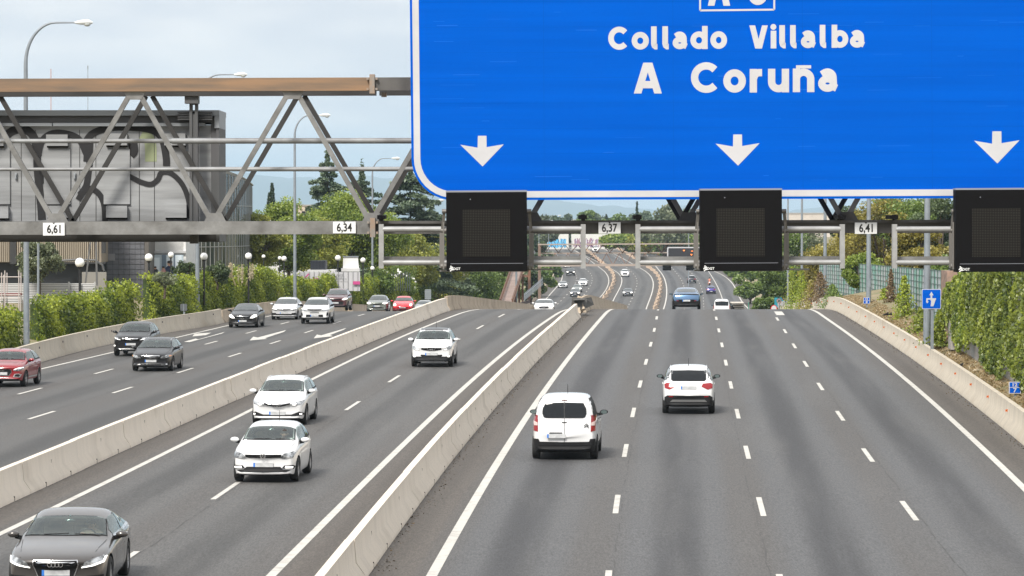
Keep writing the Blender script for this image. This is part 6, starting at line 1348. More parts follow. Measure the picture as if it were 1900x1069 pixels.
l(s1.outputs[0], cr_.inputs[0]); s2 = n.new('ShaderNodeTexNoise'); s2.inputs['Scale'].default_value = 3; l(tc.outputs['Position'], s2.inputs[0])
mx_ = n.new('ShaderNodeMix'); mx_.data_type = 'RGBA'; mx_.blend_type = 'MULTIPLY'; mx_.inputs[0].default_value = .25; l(cr_.outputs[0], mx_.inputs[6]); l(s2.outputs[0], mx_.inputs[7]); l(mx_.outputs[2], b.inputs['Base Color'])
ztn = lambda y: interp([(156,-2.5),(228,-3.3),(260,-3.56),(300,-4.05)], y)
zbn = lambda y: interp([(156,-4.75),(228,-5.7),(260,-6.0),(300,-6.5)], y)
nr = empty('noise_barrier', (npn[0][0], npn[0][1], zbn(npn[0][1])), 0, 'long green noise barrier of glassy blocks in a steel grid with faded graffiti', 'noise barrier')
def np_(o): o.matrix_parent_inverse = Matrix.Translation(-nr.location); return o
for i in range(15): np_(wall('panel', npn[i:i+2], zbn, ztn, .08, nm_, None, parent=nr))
steel_g = mat('green_steel', (.05,.10,.08), .5)
def nx(y): return interp([(q[1], q[0]) for q in npn], y)
y = y0n
while y < y1n: mb = MB(); mb.bar((nx(y)-.01,y,zbn(y)-.5), (nx(y)-.01,y,ztn(y)+.03), .035, .06); np_(mb.build('post', steel_g, nr)); y += 2.9
mb = MB()
for h in np.arange(.0, 3.2, .33):
    for a, c in zip(npn[:-1], npn[1:]):
        if ztn(a[1]) - zbn(a[1]) > h: mb.bar((a[0]-.008,a[1],ztn(a[1])-h), (c[0]-.008,c[1],ztn(c[1])-h), .03, .035)
np_(mb.build('grid', steel_g, nr))
def climber(px, Y0, pt, pb, kind, label, w=1.4, n=1500, seed=1):
    rs = np.random.RandomState(seed); x0 = at(px, pb, Y0).x; zb, zt = at(px, pb, Y0).z, at(px, pt, Y0).z; v = rs.uniform(0,1,n)**1.3; z = zb + (zt-zb)*v; y = Y0 + rs.normal(0,1,n)*w*(1.05-v)*.6; x = x0 + rs.normal(0,1,n)*w*.22*(1.1-v) 
    r = empty('climbing_plant', (x0, Y0, zb), 0, label, 'climber'); o = leaves('foliage', np.stack([x,y,z],1), .12, rs.uniform(0,.8,n)+.2*v, LM[kind], r, rs, face=(-.6,-.6,.4), facew=1, aspect=.8); o.matrix_parent_inverse = Matrix.Translation(-r.location)
    mb = MB(); mb.tube([(x0,Y0,zb-.2),(x0,Y0,zt-.3)], .03, 6); o = mb.build('stem', bark, r); o.matrix_parent_inverse = Matrix.Translation(-r.location)
climber(1653, 200, 500, 580, 'brown', 'dry brown creeper hanging down the middle of the green noise barrier', 1.0, 1500, 3)
climber(1640, 205, 535, 588, 'ivy', 'yellow green creeper at the foot of the brown one', 1.6, 1200, 4)
climber(1678, 182, 512, 600, 'ivy', 'green creeper column climbing the noise barrier left of the blue sign', 1.6, 2200, 5)
climber(1745, 151, 575, 640, 'ivyd', 'dark ivy mound at the foot of the wall behind the blue sign', 1.6, 2000, 6)
climber(1708, 166, 570, 625, 'ivyd', 'low weeds growing under the noise barrier beside the lamp post', 1.8, 1200, 7)
tag(wall('brick_pier', [(WX(150)-.2,150),(WX(152)-.3,152)], lambda y: P(y)+.9, lambda y: zpix(1745,503,150), .45, mat('brick_pier', (.34,.22,.17), .9, col2=(.20,.15,.12), nscale=4, coords='World'), None), 'weathered brick pier ending the green noise barrier', 'pier')
tag(wall('concrete_pier', [(WX(146)-.35,146),(WX(147.4)-.35,147.4)], lambda y: P(y)+.8, lambda y: zpix(1748,596,146), .5, wallc, None), 'short grey concrete pier at the start of the ivy wall', 'pier')
# painted retaining wall further back, with climbers
yq0, yq1 = 262.0, 320.0
rp = [(B3(y) + 5 - 2.2*(y-yq0)/(yq1-yq0), y) for y in np.linspace(yq0, yq1, 8)]
tag(wall('retaining_wall', rp, lambda y: P(y)-.2, Zc([(yq0, zpix(1568,538,yq0)), (yR(1535,5), zpix(1535,524,yR(1535,5))), (yq1, zpix(1475,520,yq1))]), .3, concrete('graffiti_wall', (.34,.30,.31), (.30,.36,.40), .9, (.16,.36,.36)), None), 'grey retaining wall with faded turquoise paint behind the crest', 'wall')
for px, Y0, pt, pb, kd, lb in ((1505,250,520,575,'ochre','leftmost ochre creeper over the painted wall'),(1487,270,500,578,'ivy','tall yellow green creeper at the end of the painted wall'),(1470,290,495,580,'ivy','yellow green ivy mass left of the painted wall'),(1545,228,528,572,'green','thin green creeper in the middle of the painted wall'),(1522,240,505,560,'brown','reddish creeper over the top of the painted wall'),(1482,290,515,580,'green','green ivy mass just right of the exit signs')):
    climber(px, Y0, pt, pb, kd, lb, 2.2, 1700, int(px))
# verge: dry grass tufts and litter right
def verge():
    rs = np.random.RandomState(8); n = 26000; y = rs.uniform(95, 235, n); x = np.array([B3(q) for q in y]) + rs.uniform(.7, 1.75, n)
    cl_ = np.sin(x*3+y*.7)*np.cos(y*1.3); keep = rs.uniform(-1.2,1,n) < cl_; x, y = x[keep], y[keep]; f = np.clip((x - np.array([B3(q) for q in y]) - .65)/1.1, 0, 1); z = np.array([P(q) for q in y]) + .54 + .38*f
    o = leaves('dry_grass', np.stack([x,y,z],1), .13, rs.uniform(0,1,len(x)), leaf_mat('dry_grass', (.20,.14,.07), (.42,.32,.17)), None, rs, face=(0,-.6,.6), facew=.8, aspect=.4); tag(o, 'dry straw coloured grass and dead leaves on the verge behind the right parapet', 'grass', kind='stuff')
    n = 9000; y = rs.uniform(150, 232, n); x = np.array([B0(q) for q in y]) - rs.uniform(.45, 1.5, n); z = np.array([PL(q) for q in y]) + .5 + rs.uniform(0,.12,n)
    o = leaves('ground_cover', np.stack([x,y,z],1), .13, rs.uniform(0,1,n), LM['ochre'], None, rs, face=(.6,-.4,.6), facew=.8); tag(o, 'brownish ground cover below the left ivy hedges', 'ground cover', kind='stuff')
    n = 2200; x = []; yy = rs.uniform(55, 215, n)
    pos = np.array([(B2(q) + abs(rs.normal(0,.18)) + .03, q, P(q) + .012) for q in yy[:n//2]] + [(B3(q) - abs(rs.normal(0,.16)) - .02, q, P(q) + .012) for q in yy[n//2:]])
    o = leaves('roadside_debris', pos, .07, rs.uniform(0,1,len(pos)), leaf_mat('debris', (.03,.025,.02), (.16,.11,.06)), None, rs, face=(0,0,1), facew=3, aspect=.5); tag(o, 'dark leaf litter and grit gathered at the foot of the barriers', 'litter', kind='stuff')
verge()
def rag(px, py, dx, lb):
    y = yR(px, dx); p = at(px, py, y); mb = MB(); 
    for k in range(7): mb.bar((p.x-.25+k*.07, y+.03*k, p.z+.02), (p.x-.15+k*.07, y-.1+.05*k, p.z+.07+.03*(k%3)), .16, .05)
    tag(mb.build('rubber_scrap', mat('black_rubber', (.015,.015,.015), .7), smooth=60), lb, 'debris')
rag(1648, 585, .9, 'black rubber scrap on the verge near the foot of the creepers'); rag(1787, 681, .8, 'flat black rubber scrap on the verge below the ivy wall')
# ------------------------------------------------------------------ lamp posts
galp = mat('pole_paint', (.25,.28,.31), .5, metal=.2, col2=(.20,.225,.25), nscale=2, coords='World'); lampw = mat('lamp_head', (.62,.64,.64), .5)
def lamp(base, h, arm, label, r0=.13, mirror=1, head=True, group=None):
    r = empty('street_lamp', base, 0, label, 'street lamp', 'curved lamp posts'); rr = arm*.62
    pts = [(0,0,-.2),(0,0,h*.3),(0,0,h-rr*1.35)] + [(mirror*rr*(1-math.cos(R(a))), 0, h - rr*1.35 + rr*1.35*math.sin(R(a))) for a in range(9,91,9)] + [(mirror*arm,0,h)]
    n = len(pts); rad = [r0, r0*.85, r0*.62] + [max(.035, r0*.55*(1-.5*i/10)) for i in range(10)] + [.035]
    m = MB(); m.tube(pts, rad, 12); m.build('pole', galp, r, 50)
    m = MB(); m.tube([(mirror*arm,0,h),(mirror*(arm+.25),0,h+.01),(mirror*(arm+.62),0,h+.03),(mirror*(arm+.86),0,h-.01)], [.05,.11,.14,.05], 10); hd = m.build('lamp_head', lampw, r, 60)
    m = MB(); m.ball((mirror*(arm+.60),0,h-.07), .15, 12, 8, (1.1,.8,.8)); m.build('glass_bowl', mat('lamp_bowl', (.45,.47,.46), .2), hd, 60)
    m = MB(); m.box((-.09,-.14,.9),(.09,-.125,1.4)); m.build('access_door', galp, r)
    return r
def lampx(px, Y, side, pytop, arm, label, r0=.13, zb=None, mirror=1):
    x = (px-CX)/FP*Y*math.cos(PITCH); b = (PL(Y) if side < 0 else P(Y)) + (.5 if side < 0 else .85); b = zb if zb is not None else b
    return lamp(Vector((x, Y, b)), at(px, pytop, Y).z - b, arm, label, r0, mirror)
lampx(48.5, 166, -1, 42, 2.35, 'nearest curved lamp post, at the left edge with its head above the gantry', .155)
lampx(366, 225, -1, 138.5, 2.4, 'second curved lamp post, rising between the clipped bushes', .15)
lampx(547, 268, -1, 214, 1.9, 'third curved lamp post, in front of the lime trees', .14)
lampx(691, 345, -1, 294, 1.9, 'fourth curved lamp post, beside the metal pickets', .13)
lampx(786.5, 410, -1, 372, 1.5, 'fifth curved lamp post, left of the first black lane panel', .16)
for px, Y, lb in ((847,480,'thin grey pole under the left edge of the first lane panel'),(898,520,'left one of two thin poles under the first lane panel'),(912.5,560,'right one of two thin poles under the first lane panel'),(958,400,'thin pole standing in front of the rusty ramp')):
    lampx(px, Y, -1, 330, 2.4, lb, .14)
for px, Y, lb in ((1720.5,151,'nearest lamp post on the right, behind the blue sign'),(1612,205,'second lamp post on the right in front of the noise barrier'),(1531,262,'third lamp post on the right at the painted wall'),(1488,318,'fourth lamp post on the right, just beyond the crest'),(1462,372,'fifth and thinnest lamp post on the right, beside the middle panel')):
    lampx(px, Y, 1, 150 if Y < 220 else 210, 2.6, lb, {151:.165,205:.155,262:.15,318:.13,372:.11}[Y], mirror=-1)
for px, Y, py, lb in ((1022,760,410,'small distant lamp left of the first clamp'),(1040,900,400,'tiny distant lamp on the skyline'),(1300,700,385,'distant curved lamp beside the middle lane panel')): lampx(px-22, Y, -1, py, 2.4, lb, .12, zb=P(Y))
def globe(px, py, Y, label, r=.0):
    c = at(px, py, Y); rr = (9 if px < 300 else 7.5)*pxs(Y) if not r else r*pxs(Y); e = empty('globe_lamp', (c.x, c.y, c.z-3.2), 0, label, 'globe lamp', 'white globe lamps')
    m = MB(); m.ball((0,0,3.2), rr, 18, 12); m.build('globe', mat('globe_white', (.80,.80,.78), .25, coat=.5), e, 60)
    m = MB(); m.tube([(0,0,0),(0,0,3.2-rr*.9)], rr*.26, 10); m.lathe([(rr*.45,3.2-rr*1.15),(rr*.6,3.2-rr*.85)], 12); m.build('post', black, e, 50)
for q in ((148,487.5,212,'white globe lamp above the corrugated site fence',9),(276,478,222,'white globe lamp at the corner of the grey tiled building',7.5),(317,473,236,'white globe lamp in front of the office poster',5.6),(378.5,476,226,'white globe lamp just right of the second lamp post',7),(461,475.5,236,'white globe lamp by the pampas grass',6.5),(527,480,276,'white globe lamp between glass building and site hoarding',5),(519,479,275,'spotlight like globe beside its twin near the third lamp post',3.5),(627,479,308,'white globe lamp left of the white laptop shaped board',5.5),(673.5,483,328,'white globe lamp right of the white laptop shaped board',5),(691,498,340,'white globe lamp half hidden by the fourth lamp post',4),(489,476,268,'small globe lamp right of the glass building edge',3.5)): globe(*q)
# ------------------------------------------------------------------ buildings at the left
def boxpx(mb, x0, y0, x1, y1, Y, depth): a, b = at(x0, y0, Y), at(x1, y1, Y); mb.box((a.x, Y, b.z), (b.x, Y + depth, a.z))
def glass_building():
    A, Bq = at(338, 500, 284), at(468, 500, 300); r = empty('glass_building', (A.x, A.y, -9), 0, 'curved glass office block with close vertical mullions behind the message board', 'building')
    pb = lambda o: setattr(o, 'matrix_parent_inverse', Matrix.Translation(-r.location))
    gm = mat('facade_glass', (.035,.045,.04), .06, spec=.8, col2=(.06,.075,.065), nscale=.15, coords='World'); mu = mat('facade_mullion', (.30,.31,.30), .45); n = 24
    pts = [A.lerp(Bq, i/n) + Vector((1,-.35,0)) * (1.2*math.sin(math.pi*i/n)) for i in range(n+1)]; m = MB(); ZT = [4.3 - 1.8*(i/n) for i in range(n+1)]
    for i in range(n): a, b = pts[i], pts[i+1]; m.prism([(a.x,a.y,-9),(b.x,b.y,-9),(b.x,b.y,ZT[i+1]),(a.x,a.y,ZT[i])], (-4,9,0))
    o = m.build('glazing', gm, r); pb(o)
    for p, zt in zip(pts, ZT): m = MB(); m.bar((p.x,p.y-.05,-9),(p.x,p.y-.05,zt), .10, .07); pb(m.build('mullion', mu, r))
    m = MB()
    for z in (None, .8, -2.6, -4.4):
        for i in range(n): a, b = pts[i], pts[i+1]; m.bar((a.x,a.y,(ZT[i]+.1) if z is None else z),(b.x,b.y,(ZT[i+1]+.1) if z is None else z), .14, .25 if z is None else .06)
    o = m.build('floor_bands', mat('pale_band', (.5,.48,.44), .6), r); pb(o); o.data.materials[0] = mu
glass_building()
def bld(name, label, cat='building'): return empty(name, (0,0,0), 0, label, cat)
r = bld('tiled_building', 'grey stone tiled building wall behind the ivy hedge dip'); tile = mat('grey_tile', (.13,.135,.15), .6, col2=(.10,.10,.115), nscale=.8, coords='World')
m = MB(); boxpx(m, 188, 380, 268, 560, 240, 12); m.build('wall', tile, r); m = MB(); boxpx(m, 268, 380, 276, 560, 239.8, 12); m.build('corner_pier', mat('brown_tile', (.10,.09,.08), .7), r)
m = MB()
for i in range(1, 8): boxpx(m, 188+i*10.4, 440, 188.6+i*10.4, 560, 239.97, .02)
for i in range(9): boxpx(m, 188, 452+i*9.5, 268, 452.6+i*9.5, 239.97, .02)
m.build('tile_joints', mat('tile_joint', (.06,.06,.065), .8), r); m = MB(); boxpx(m, 197, 471, 213, 484, 239.9, .1); m.build('vent', mat('vent_grey', (.18,.18,.19), .6), r)
r = bld('clad_building', 'beige ribbed cladding building with dark ground floor at the far left'); m = MB(); boxpx(m, -220, 380, 188, 487, 236, 14); m.build('wall', mat('beige_base', (.26,.22,.17), .8), r)
m = MB()
for i in range(112): boxpx(m, -220+i*3.6, 400, -218.2+i*3.6, 486, 235.85, .15)
m.build('cladding_ribs', mat('beige_rib', (.36,.31,.24), .7), r); m = MB(); boxpx(m, -220, 487, 188, 560, 237, 12); m.build('ground_floor', mat('dark_shopfront', (.02,.022,.025), .4), r)
m = MB(); boxpx(m, 18, 445, 30, 490, 235.8, .2); boxpx(m, 112, 487, 196, 489.5, 235.6, .4); boxpx(m, 188, 447, 195, 470, 235.6, .5); m.build('trim', mat('dark_trim', (.03,.03,.03), .5), r)
m = MB(); boxpx(m, 152, 505, 197, 560, 232, .4); m.build('yard_wall', mat('yard_concrete', (.22,.21,.19), .9), r)
r = bld('white_building', 'white brick building carrying a large poster of office people'); m = MB(); boxpx(m, 276, 380, 345, 560, 244, 10); m.build('wall', mat('white_brick', (.72,.72,.70), .8, col2=(.60,.60,.60), nscale=2, coords='World'), r)
m = MB()
for i in range(12): boxpx(m, 276, 450+i*2.0, 340, 450.4+i*2.0, 243.97, .03)
boxpx(m, 276, 466, 345, 470, 243.8, .2); m.build('brick_courses', mat('white_band', (.40,.40,.40), .7), r)
r = empty('poster', at(305, 495, 243.6), 0, 'large wall poster showing office people beside bright windows', 'poster'); px_ = lambda o: setattr(o, 'matrix_parent_inverse', Matrix.Translation(-r.location))
m = MB(); boxpx(m, 278, 473, 340, 512, 243.6, .1); px_(m.build('sheet', mat('poster_pale', (.42,.50,.56), .6), r))
m = MB()
for a, b, c, d in ((281,478,296,504),(309,475,322,500),(325,474,337,498)): boxpx(m, a, b, c, d, 243.58, .02)
px_(m.build('printed_windows', mat('poster_window', (.66,.74,.80), .5), r)); m = MB(); 
for a, b, c, d in ((300,473,308,512),(322,473,325,506)): boxpx(m, a, b, c, d, 243.58, .02)
px_(m.build('printed_frames', mat('poster_frame', (.14,.19,.25), .6), r))
for cx, cy, s, cm in ((289,500,5,cloth_d),(304,500,5,mat('poster_pink', (.55,.30,.28), .8)),(316,494,9,mat('poster_navy', (.03,.04,.09), .8))):
    m = MB(); c = at(cx, cy+s*.9, 243.55); m.ball(c, s*pxs(244), 12, 8, (1.1,.05,1.1)); px_(m.build('printed_body', cm, r)); m = MB(); m.ball(at(cx-1, cy-s*.5, 243.52), s*.5*pxs(244), 12, 8, (1,.05,1)); px_(m.build('printed_face', skin, r)); m = MB(); m.ball(at(cx-1, cy-s*.85, 243.50), s*.5*pxs(244), 12, 8, (1.1,.05,.6)); px_(m.build('printed_hair', hairm, r))
def simple_house(lb, x0, y0, x1, y1, Y, col_, wins=(), flat=True):
    r = bld('white_house' if col_[0] > .4 else 'house', lb); m = MB(); boxpx(m, x0, y0, x1, y1, Y, 12); m.build('wall', mat('render_%d' % Y, col_, .85, col2=tuple(c*.8 for c in col_), nscale=.3, coords='World'), r)
    m = MB(); boxpx(m, x0-1, y0-1.2, x1+1, y0+.8, Y-.15, 12.4); m.build('roof_edge', mat('roof_edge', (.35,.34,.33), .8), r)
    for a, b, c, d in wins: m = MB(); boxpx(m, a, b, c, d, Y-.06, .1); m.build('window', tint_m, r)
simple_house('white low building with a dark band behind the lime trees', 470, 400, 575, 520, 430, (.66,.66,.66), ((475,455,520,466),(480,428,500,440),(525,430,545,442)))
simple_house('pale house with small chimney right of the cypress pair', 553, 381, 600, 450, 560, (.50,.42,.33), ((560,392,566,399),(575,392,581,399)))
simple_house('white commercial block behind the yellow green tree', 578, 440, 690, 520, 440, (.62,.62,.62), ((590,455,600,463),(612,455,622,463),(640,455,650,463)))
simple_house('white flat roofed block seen right of the broad cedar', 800, 420, 826, 470, 520, (.45,.47,.50), ((804,430,809,436),(814,430,819,436),(804,445,809,451)))
simple_house('pale warehouse roofs on the skyline right of the middle panel', 1462, 396, 1540, 440, 900, (.55,.50,.45), ())
# site fence, scaffold, hoardings
r = empty('site_fence', at(90, 550, 218), 0, 'white corrugated metal site fence behind the left ivy hedge', 'fence'); fx = lambda o: setattr(o, 'matrix_parent_inverse', Matrix.Translation(-r.location))
m = MB()
for i in range(24): boxpx(m, -200, 526+i*3.1, 178, 527.9+i*3.1, 217.9, .1)
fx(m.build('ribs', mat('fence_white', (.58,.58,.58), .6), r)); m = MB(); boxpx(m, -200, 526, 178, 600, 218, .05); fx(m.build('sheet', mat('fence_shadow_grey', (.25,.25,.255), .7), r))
m = MB()
for px in (-60, 70, 128, 148, 176): m.bar(at(px, 523, 217.7), at(px, 600, 217.7), .12, .10)
fx(m.build('posts', mat('fence_post', (.35,.35,.35), .6), r))
r = empty('scaffold', at(20, 600, 206), 0, 'scaffold tower with red and white rails at the left edge', 'scaffold'); fx = lambda o: setattr(o, 'matrix_parent_inverse', Matrix.Translation(-r.location)); m = MB()
for px, t_ in ((-30,505),(3,506),(9,502),(35,502),(38,553)):
    m.tube([at(px, t_, 206), at(px, 640, 206)], .035, 8); m.tube([at(px+4, t_+4, 207.5), at(px+4, 640, 207.5)], .035, 8)
for y_ in (514, 547, 553, 580): m.tube([at(-40, y_, 206), at(38, y_, 206)], .03, 8)
fx(m.build('tubes', mat('scaffold_tube', (.42,.38,.36), .6), r, 50)); m = MB(); boxpx(m, -40, 545, 36, 549, 206.1, 1.2); fx(m.build('planks', mat('red_plank', (.22,.07,.06), .8), r))
m = MB(); m.bar(at(168, 447, 225), at(158, 530, 225), .10); m.bar(at(178, 447, 225), at(180, 530, 225), .12); m.tube([at(112,484,226), at(140,482,226), at(176,483,226), at(190,492,226), at(193,503,226)], .07, 8)
tag(m.build('steel_props', mat('frame_steel', (.10,.10,.10), .6)), 'leaning steel posts and dark bent tube over the building site', 'site frame')
pinkm = mat('magenta_print', (.50,.06,.22), .6); hoard = mat('hoarding_white', (.48,.48,.50), .7)
r = empty('hoarding', at(600, 515, 306), 0, 'white site hoarding printed with a magenta angular shape and grey words', 'hoarding'); fx = lambda o: setattr(o, 'matrix_parent_inverse', Matrix.Translation(-r.location))
m = MB(); boxpx(m, 555, 505, 668, 540, 306, .1); fx(m.build('panels', hoard, r)); m = MB()
for px in range(555, 672, 9): boxpx(m, px, 503, px+.9, 540, 305.9, .08)
fx(m.build('posts', mat('fence_post', (.35,.35,.35), .6), r)); m = MB()
for k, (a, b, w) in enumerate((((560,522),(573,508),2.2),((560,521),(590,521),2.4))): stroke_mesh(m, [at(*a,305.85), at(*b,305.85)], (0,-1,0), w*pxs(306), .002+k*.002)
boxpx(m, 580, 516, 590, 530, 305.8, .04); boxpx(m, 655, 522, 668, 528, 305.8, .04); fx(m.build('print', pinkm, r))
gt = mat('grey_print', (.16,.16,.17), .7); text('lettering', 'LASIX', .30, at(629, 510.5, 305.8), gt, r, .004); text('lettering', 'CATARATAS', .17, at(633, 518, 305.8), gt, r, .002)
r = empty('billboard', at(650, 488, 322), 0, 'blank white folded billboard above the hoarding', 'billboard'); fx = lambda o: setattr(o, 'matrix_parent_inverse', Matrix.Translation(-r.location))
m = MB(); m.prism([at(637,476,322),at(664,477,322),at(666,500,322),at(636,500,322)], (0,.3,0)); fx(m.build('panel', mat('blank_white', (.70,.70,.70), .6), r)); m = MB(); boxpx(m, 633, 498, 667, 504, 321.5, 1.5); fx(m.build('base', mat('blank_base', (.55,.55,.56), .6), r)); m = MB(); boxpx(m, 636, 475.3, 665, 477, 321.9, .3); fx(m.build('rim', galp, r))
r = empty('container', at(590, 493, 312), 0, 'black ribbed container on a white plinth behind the hoarding', 'container'); fx = lambda o: setattr(o, 'matrix_parent_inverse', Matrix.Translation(-r.location))
m = MB(); boxpx(m, 576, 484, 604, 503, 312, 3); fx(m.build('box', mat('black_metal', (.015,.018,.025), .5), r)); m = MB()
for i in range(10): boxpx(m, 577+i*2.7, 484.5, 578+i*2.7, 502.5, 311.92, .1)
fx(m.build('ribs', mat('black_rib', (.03,.033,.045), .5), r)); m = MB(); boxpx(m, 570, 501, 622, 507, 311, 4); fx(m.build('plinth', mat('blank_base', (.55,.55,.56), .6), r))
r = empty('picket_fence', at(720, 515, 352), 0, 'row of thin metal pickets above the darker hedge end', 'fence'); fx = lambda o: setattr(o, 'matrix_parent_inverse', Matrix.Translation(-r.location)); m = MB()
for i in range(15): m.bar(at(700+i*4.3, 504 + (i%3), 352), at(700+i*4.3, 540, 352), .07)
m.bar(at(698,509,352.1), at(762,509,352.1), .04); fx(m.build('pickets', galp, r)); 
# ------------------------------------------------------------------ road signs
def board_sign(name, label, x0, y0, x1, y1, Y, bgm, pole=True, pbase=None, border=True, rad=2, post=.05, pm=None, shape='rect'):
    a, b = at(x0, y0, Y), at(x1, y1, Y); c = (a + b)/2; w, h = b.x - a.x, a.z - b.z; r = empty(name, c, 0, label, 'road sign'); k = pxs(Y)
    if shape == 'rect': o1 = [(x, z) for x, z in rrect(-w/2, -h/2, w/2, h/2, rad*k, 4)]; o2 = [(x*.94, z*.94) for x, z in o1]
    else: o1 = [(w/2*math.cos(t*math.pi/12), h/2*math.sin(t*math.pi/12)) for t in range(24)]; o2 = [(x*.8, z*.8) for x, z in o1]
    m = MB(); m.prism([(x, 0, z) for x, z in o1], (0,.04,0)); m.build('border' if border else 'panel', (mat('sign_red', (.55,.02,.02), .4) if shape == 'round' else signw) if border else bgm, r)
    if border: m = MB(); m.add([(x, -.004, z) for x, z in o2], [tuple(range(len(o2)))]); m.build('panel', bgm, r)
    if pole:
        zb = (pbase - c.z); m = MB(); m.bar((w*.05, .08, zb), (w*.05, .08, h/2), post*1.6, post*2); m.build('post', pm or galp, r)
    return r, w, h
r, w, h = board_sign('lane_sign', 'square blue road sign with a white arrow and branching lane symbol beside the tall post', 1710.5, 536.5, 1746, 573.5, 146, blue, True, P(146)+.7, post=.06)
m = MB(); u = lambda x, y: ((x-1728.5)/35.5*w, -.008, -(y-555)/37*h)
def pl(pts, o=0, close=True): m.add([(p[0], p[1]-o, p[2]) for p in [u(*q) for q in pts]], [tuple(range(len(pts)))])
pl([(1726.8,558),(1726.8,548),(1724.5,548),(1728.4,541),(1732.3,548),(1730,548),(1730,558)]); pl([(1719,560),(1719,553.5),(1737,553.5),(1737,556),(1721.5,556),(1721.5,560)], .001); pl([(1718,559.5),(1723.5,559.5),(1720.5,563)], .002); pl([(1727,568.5),(1728,556.5),(1737,554.5),(1732,568.5)], .003)
m.build('symbol', signw, r)
def km(px0, py0, px1, py1, Y, a_, b_, label, pb):
    r, w, h = board_sign('kilometre_sign', label, px0, py0, px1, py1, Y, signw, True, pb, border=False, rad=1.4, post=.035); m = MB(); m.add([(-w*.43,-.005,h*.06),(w*.43,-.005,h*.06),(w*.43,-.005,h*.44),(-w*.43,-.005,h*.44)], [(0,1,2,3)]); m.add([(-w*.43,-.005,-h*.44),(w*.43,-.005,-h*.44),(w*.43,-.005,0),(-w*.43,-.005,0)], [(0,1,2,3)]); m.build('blue_fields', blue, r)
    for s, z in ((a_, h*.25), (b_, -h*.22)): o = link('number', text_mesh(s, h*.42 if s == a_ else h*.52, .006, 1.15), signw, r); o.rotation_euler = (math.pi/2,0,0); o.location = (0,-.009,z)
km(1872, 708.5, 1894.5, 730.5, 116, '12', '7', 'small blue and white marker reading 12 over 7 at the right edge', P(116)+.6)
km(1602, 552, 1614, 564, 200, '12', '8', 'small blue kilometre marker on the verge in front of the noise barrier', P(200)+.7)
km(1500, 553, 1508, 561, 255, '12', '9', 'tiny blue kilometre marker at the painted wall', P(255)+.6)
red = mat('sign_red', (.55,.02,.02), .4)
r, w, h = board_sign('speed_sign', 'round white speed limit sign with red rim and 90 at the exit', 1450, 543, 1464, 558, 420, signw, True, P(420)+.3, shape='round'); o = link('number', text_mesh('90', .5, .008), black, r); o.rotation_euler = (math.pi/2,0,0); o.location = (0,-.02,0)
r, w, h = board_sign('speed_sign', 'smaller round sign with red rim left of the 90 sign', 1441, 554, 1450, 563, 425, signw, True, P(425)+.3, shape='round'); o = link('number', text_mesh('80', .3, .006), black, r); o.rotation_euler = (math.pi/2,0,0); o.location = (0,-.02,0)
r, w, h = board_sign('speed_sign', 'low red rimmed sign cut by the crest of the road', 1430, 566, 1442, 579, 415, signw, True, P(415)+.3, shape='round')
board_sign('direction_board', 'teal and blue exit board behind the round speed signs', 1437, 549, 1456, 570, 430, mat('sign_teal', (.02,.25,.33), .5), True, P(430), border=False)
board_sign('direction_board', 'white exit panel with dark arrow below the speed signs', 1443, 559, 1462, 574, 428, signw, True, P(428), border=False)
board_sign('parking_sign', 'small bright blue panel right of the white exit panel', 1456, 564, 1464, 572, 418, mat('sign_light_blue', (.01,.25,.65), .5), True, P(418)+.2)
r, w, h = board_sign('exit_sign', 'white arrow shaped exit sign in the gore of the exit lane', 1398, 556, 1415, 565, 470, signw, True, P(470)+.2, border=False)
m = MB(); m.box((w*.1,-.01,h*.5),(w*.45,.0,h*.75)); m.build('red_strip', red, r)
r, w, h = board_sign('slatted_sign', 'striped grey back of a road sign beside the fifth lamp post', 788, 537, 800, 556, 372, mat('sign_back', (.24,.27,.28), .6), True, PL(372)+.3, border=False); m = MB()
for i in range(6): m.box((-w/2,-.02,-h/2+h*(i+.3)/6),(w/2,0,-h/2+h*(i+.5)/6))
m.build('stiffeners', galp, r)
r, w, h = board_sign('small_sign', 'small dark grey sign back in front of the long ivy hedge', 334.5, 564, 347, 577, 214, mat('sign_dark_grey', (.09,.10,.11), .6), True, PL(214)+.5, border=False); m = MB(); m.box((-.02,-.02,-h/2),(.02,0,h/2)); m.build('rib', galp, r)
# chevron boards and attenuator at the gore
r = empty('crash_cushion', at(1370, 568, 505), 0, 'low white slatted crash cushion at the exit gore beyond the crest', 'crash cushion'); fx = lambda o: setattr(o, 'matrix_parent_inverse', Matrix.Translation(-r.location)); m = MB()
for i in range(4): boxpx(m, 1357+i*2, 561+i*3.4, 1380+i, 563+i*3.4, 500+i*.5, 3)
fx(m.build('rails', mat('cushion_white', (.6,.56,.5), .7), r)); m = MB(); boxpx(m, 1356, 562, 1380, 574, 502, 3); fx(m.build('core', dark, r))
for i, (px, Y) in enumerate(((1357,520),(1371,530),(1389,540))): m = MB(); c = at(px, 562, Y); m.tube([c - Vector((0,0,1.5)), c + Vector((0,0,.1))], .07, 8); tag(m.build('delineator', mat('green_post', (.05,.22,.15), .6)), ('left', 'middle', 'right')[i] + ' one of three green delineator posts at the exit gore', 'delineator', 'green delineators at the gore')
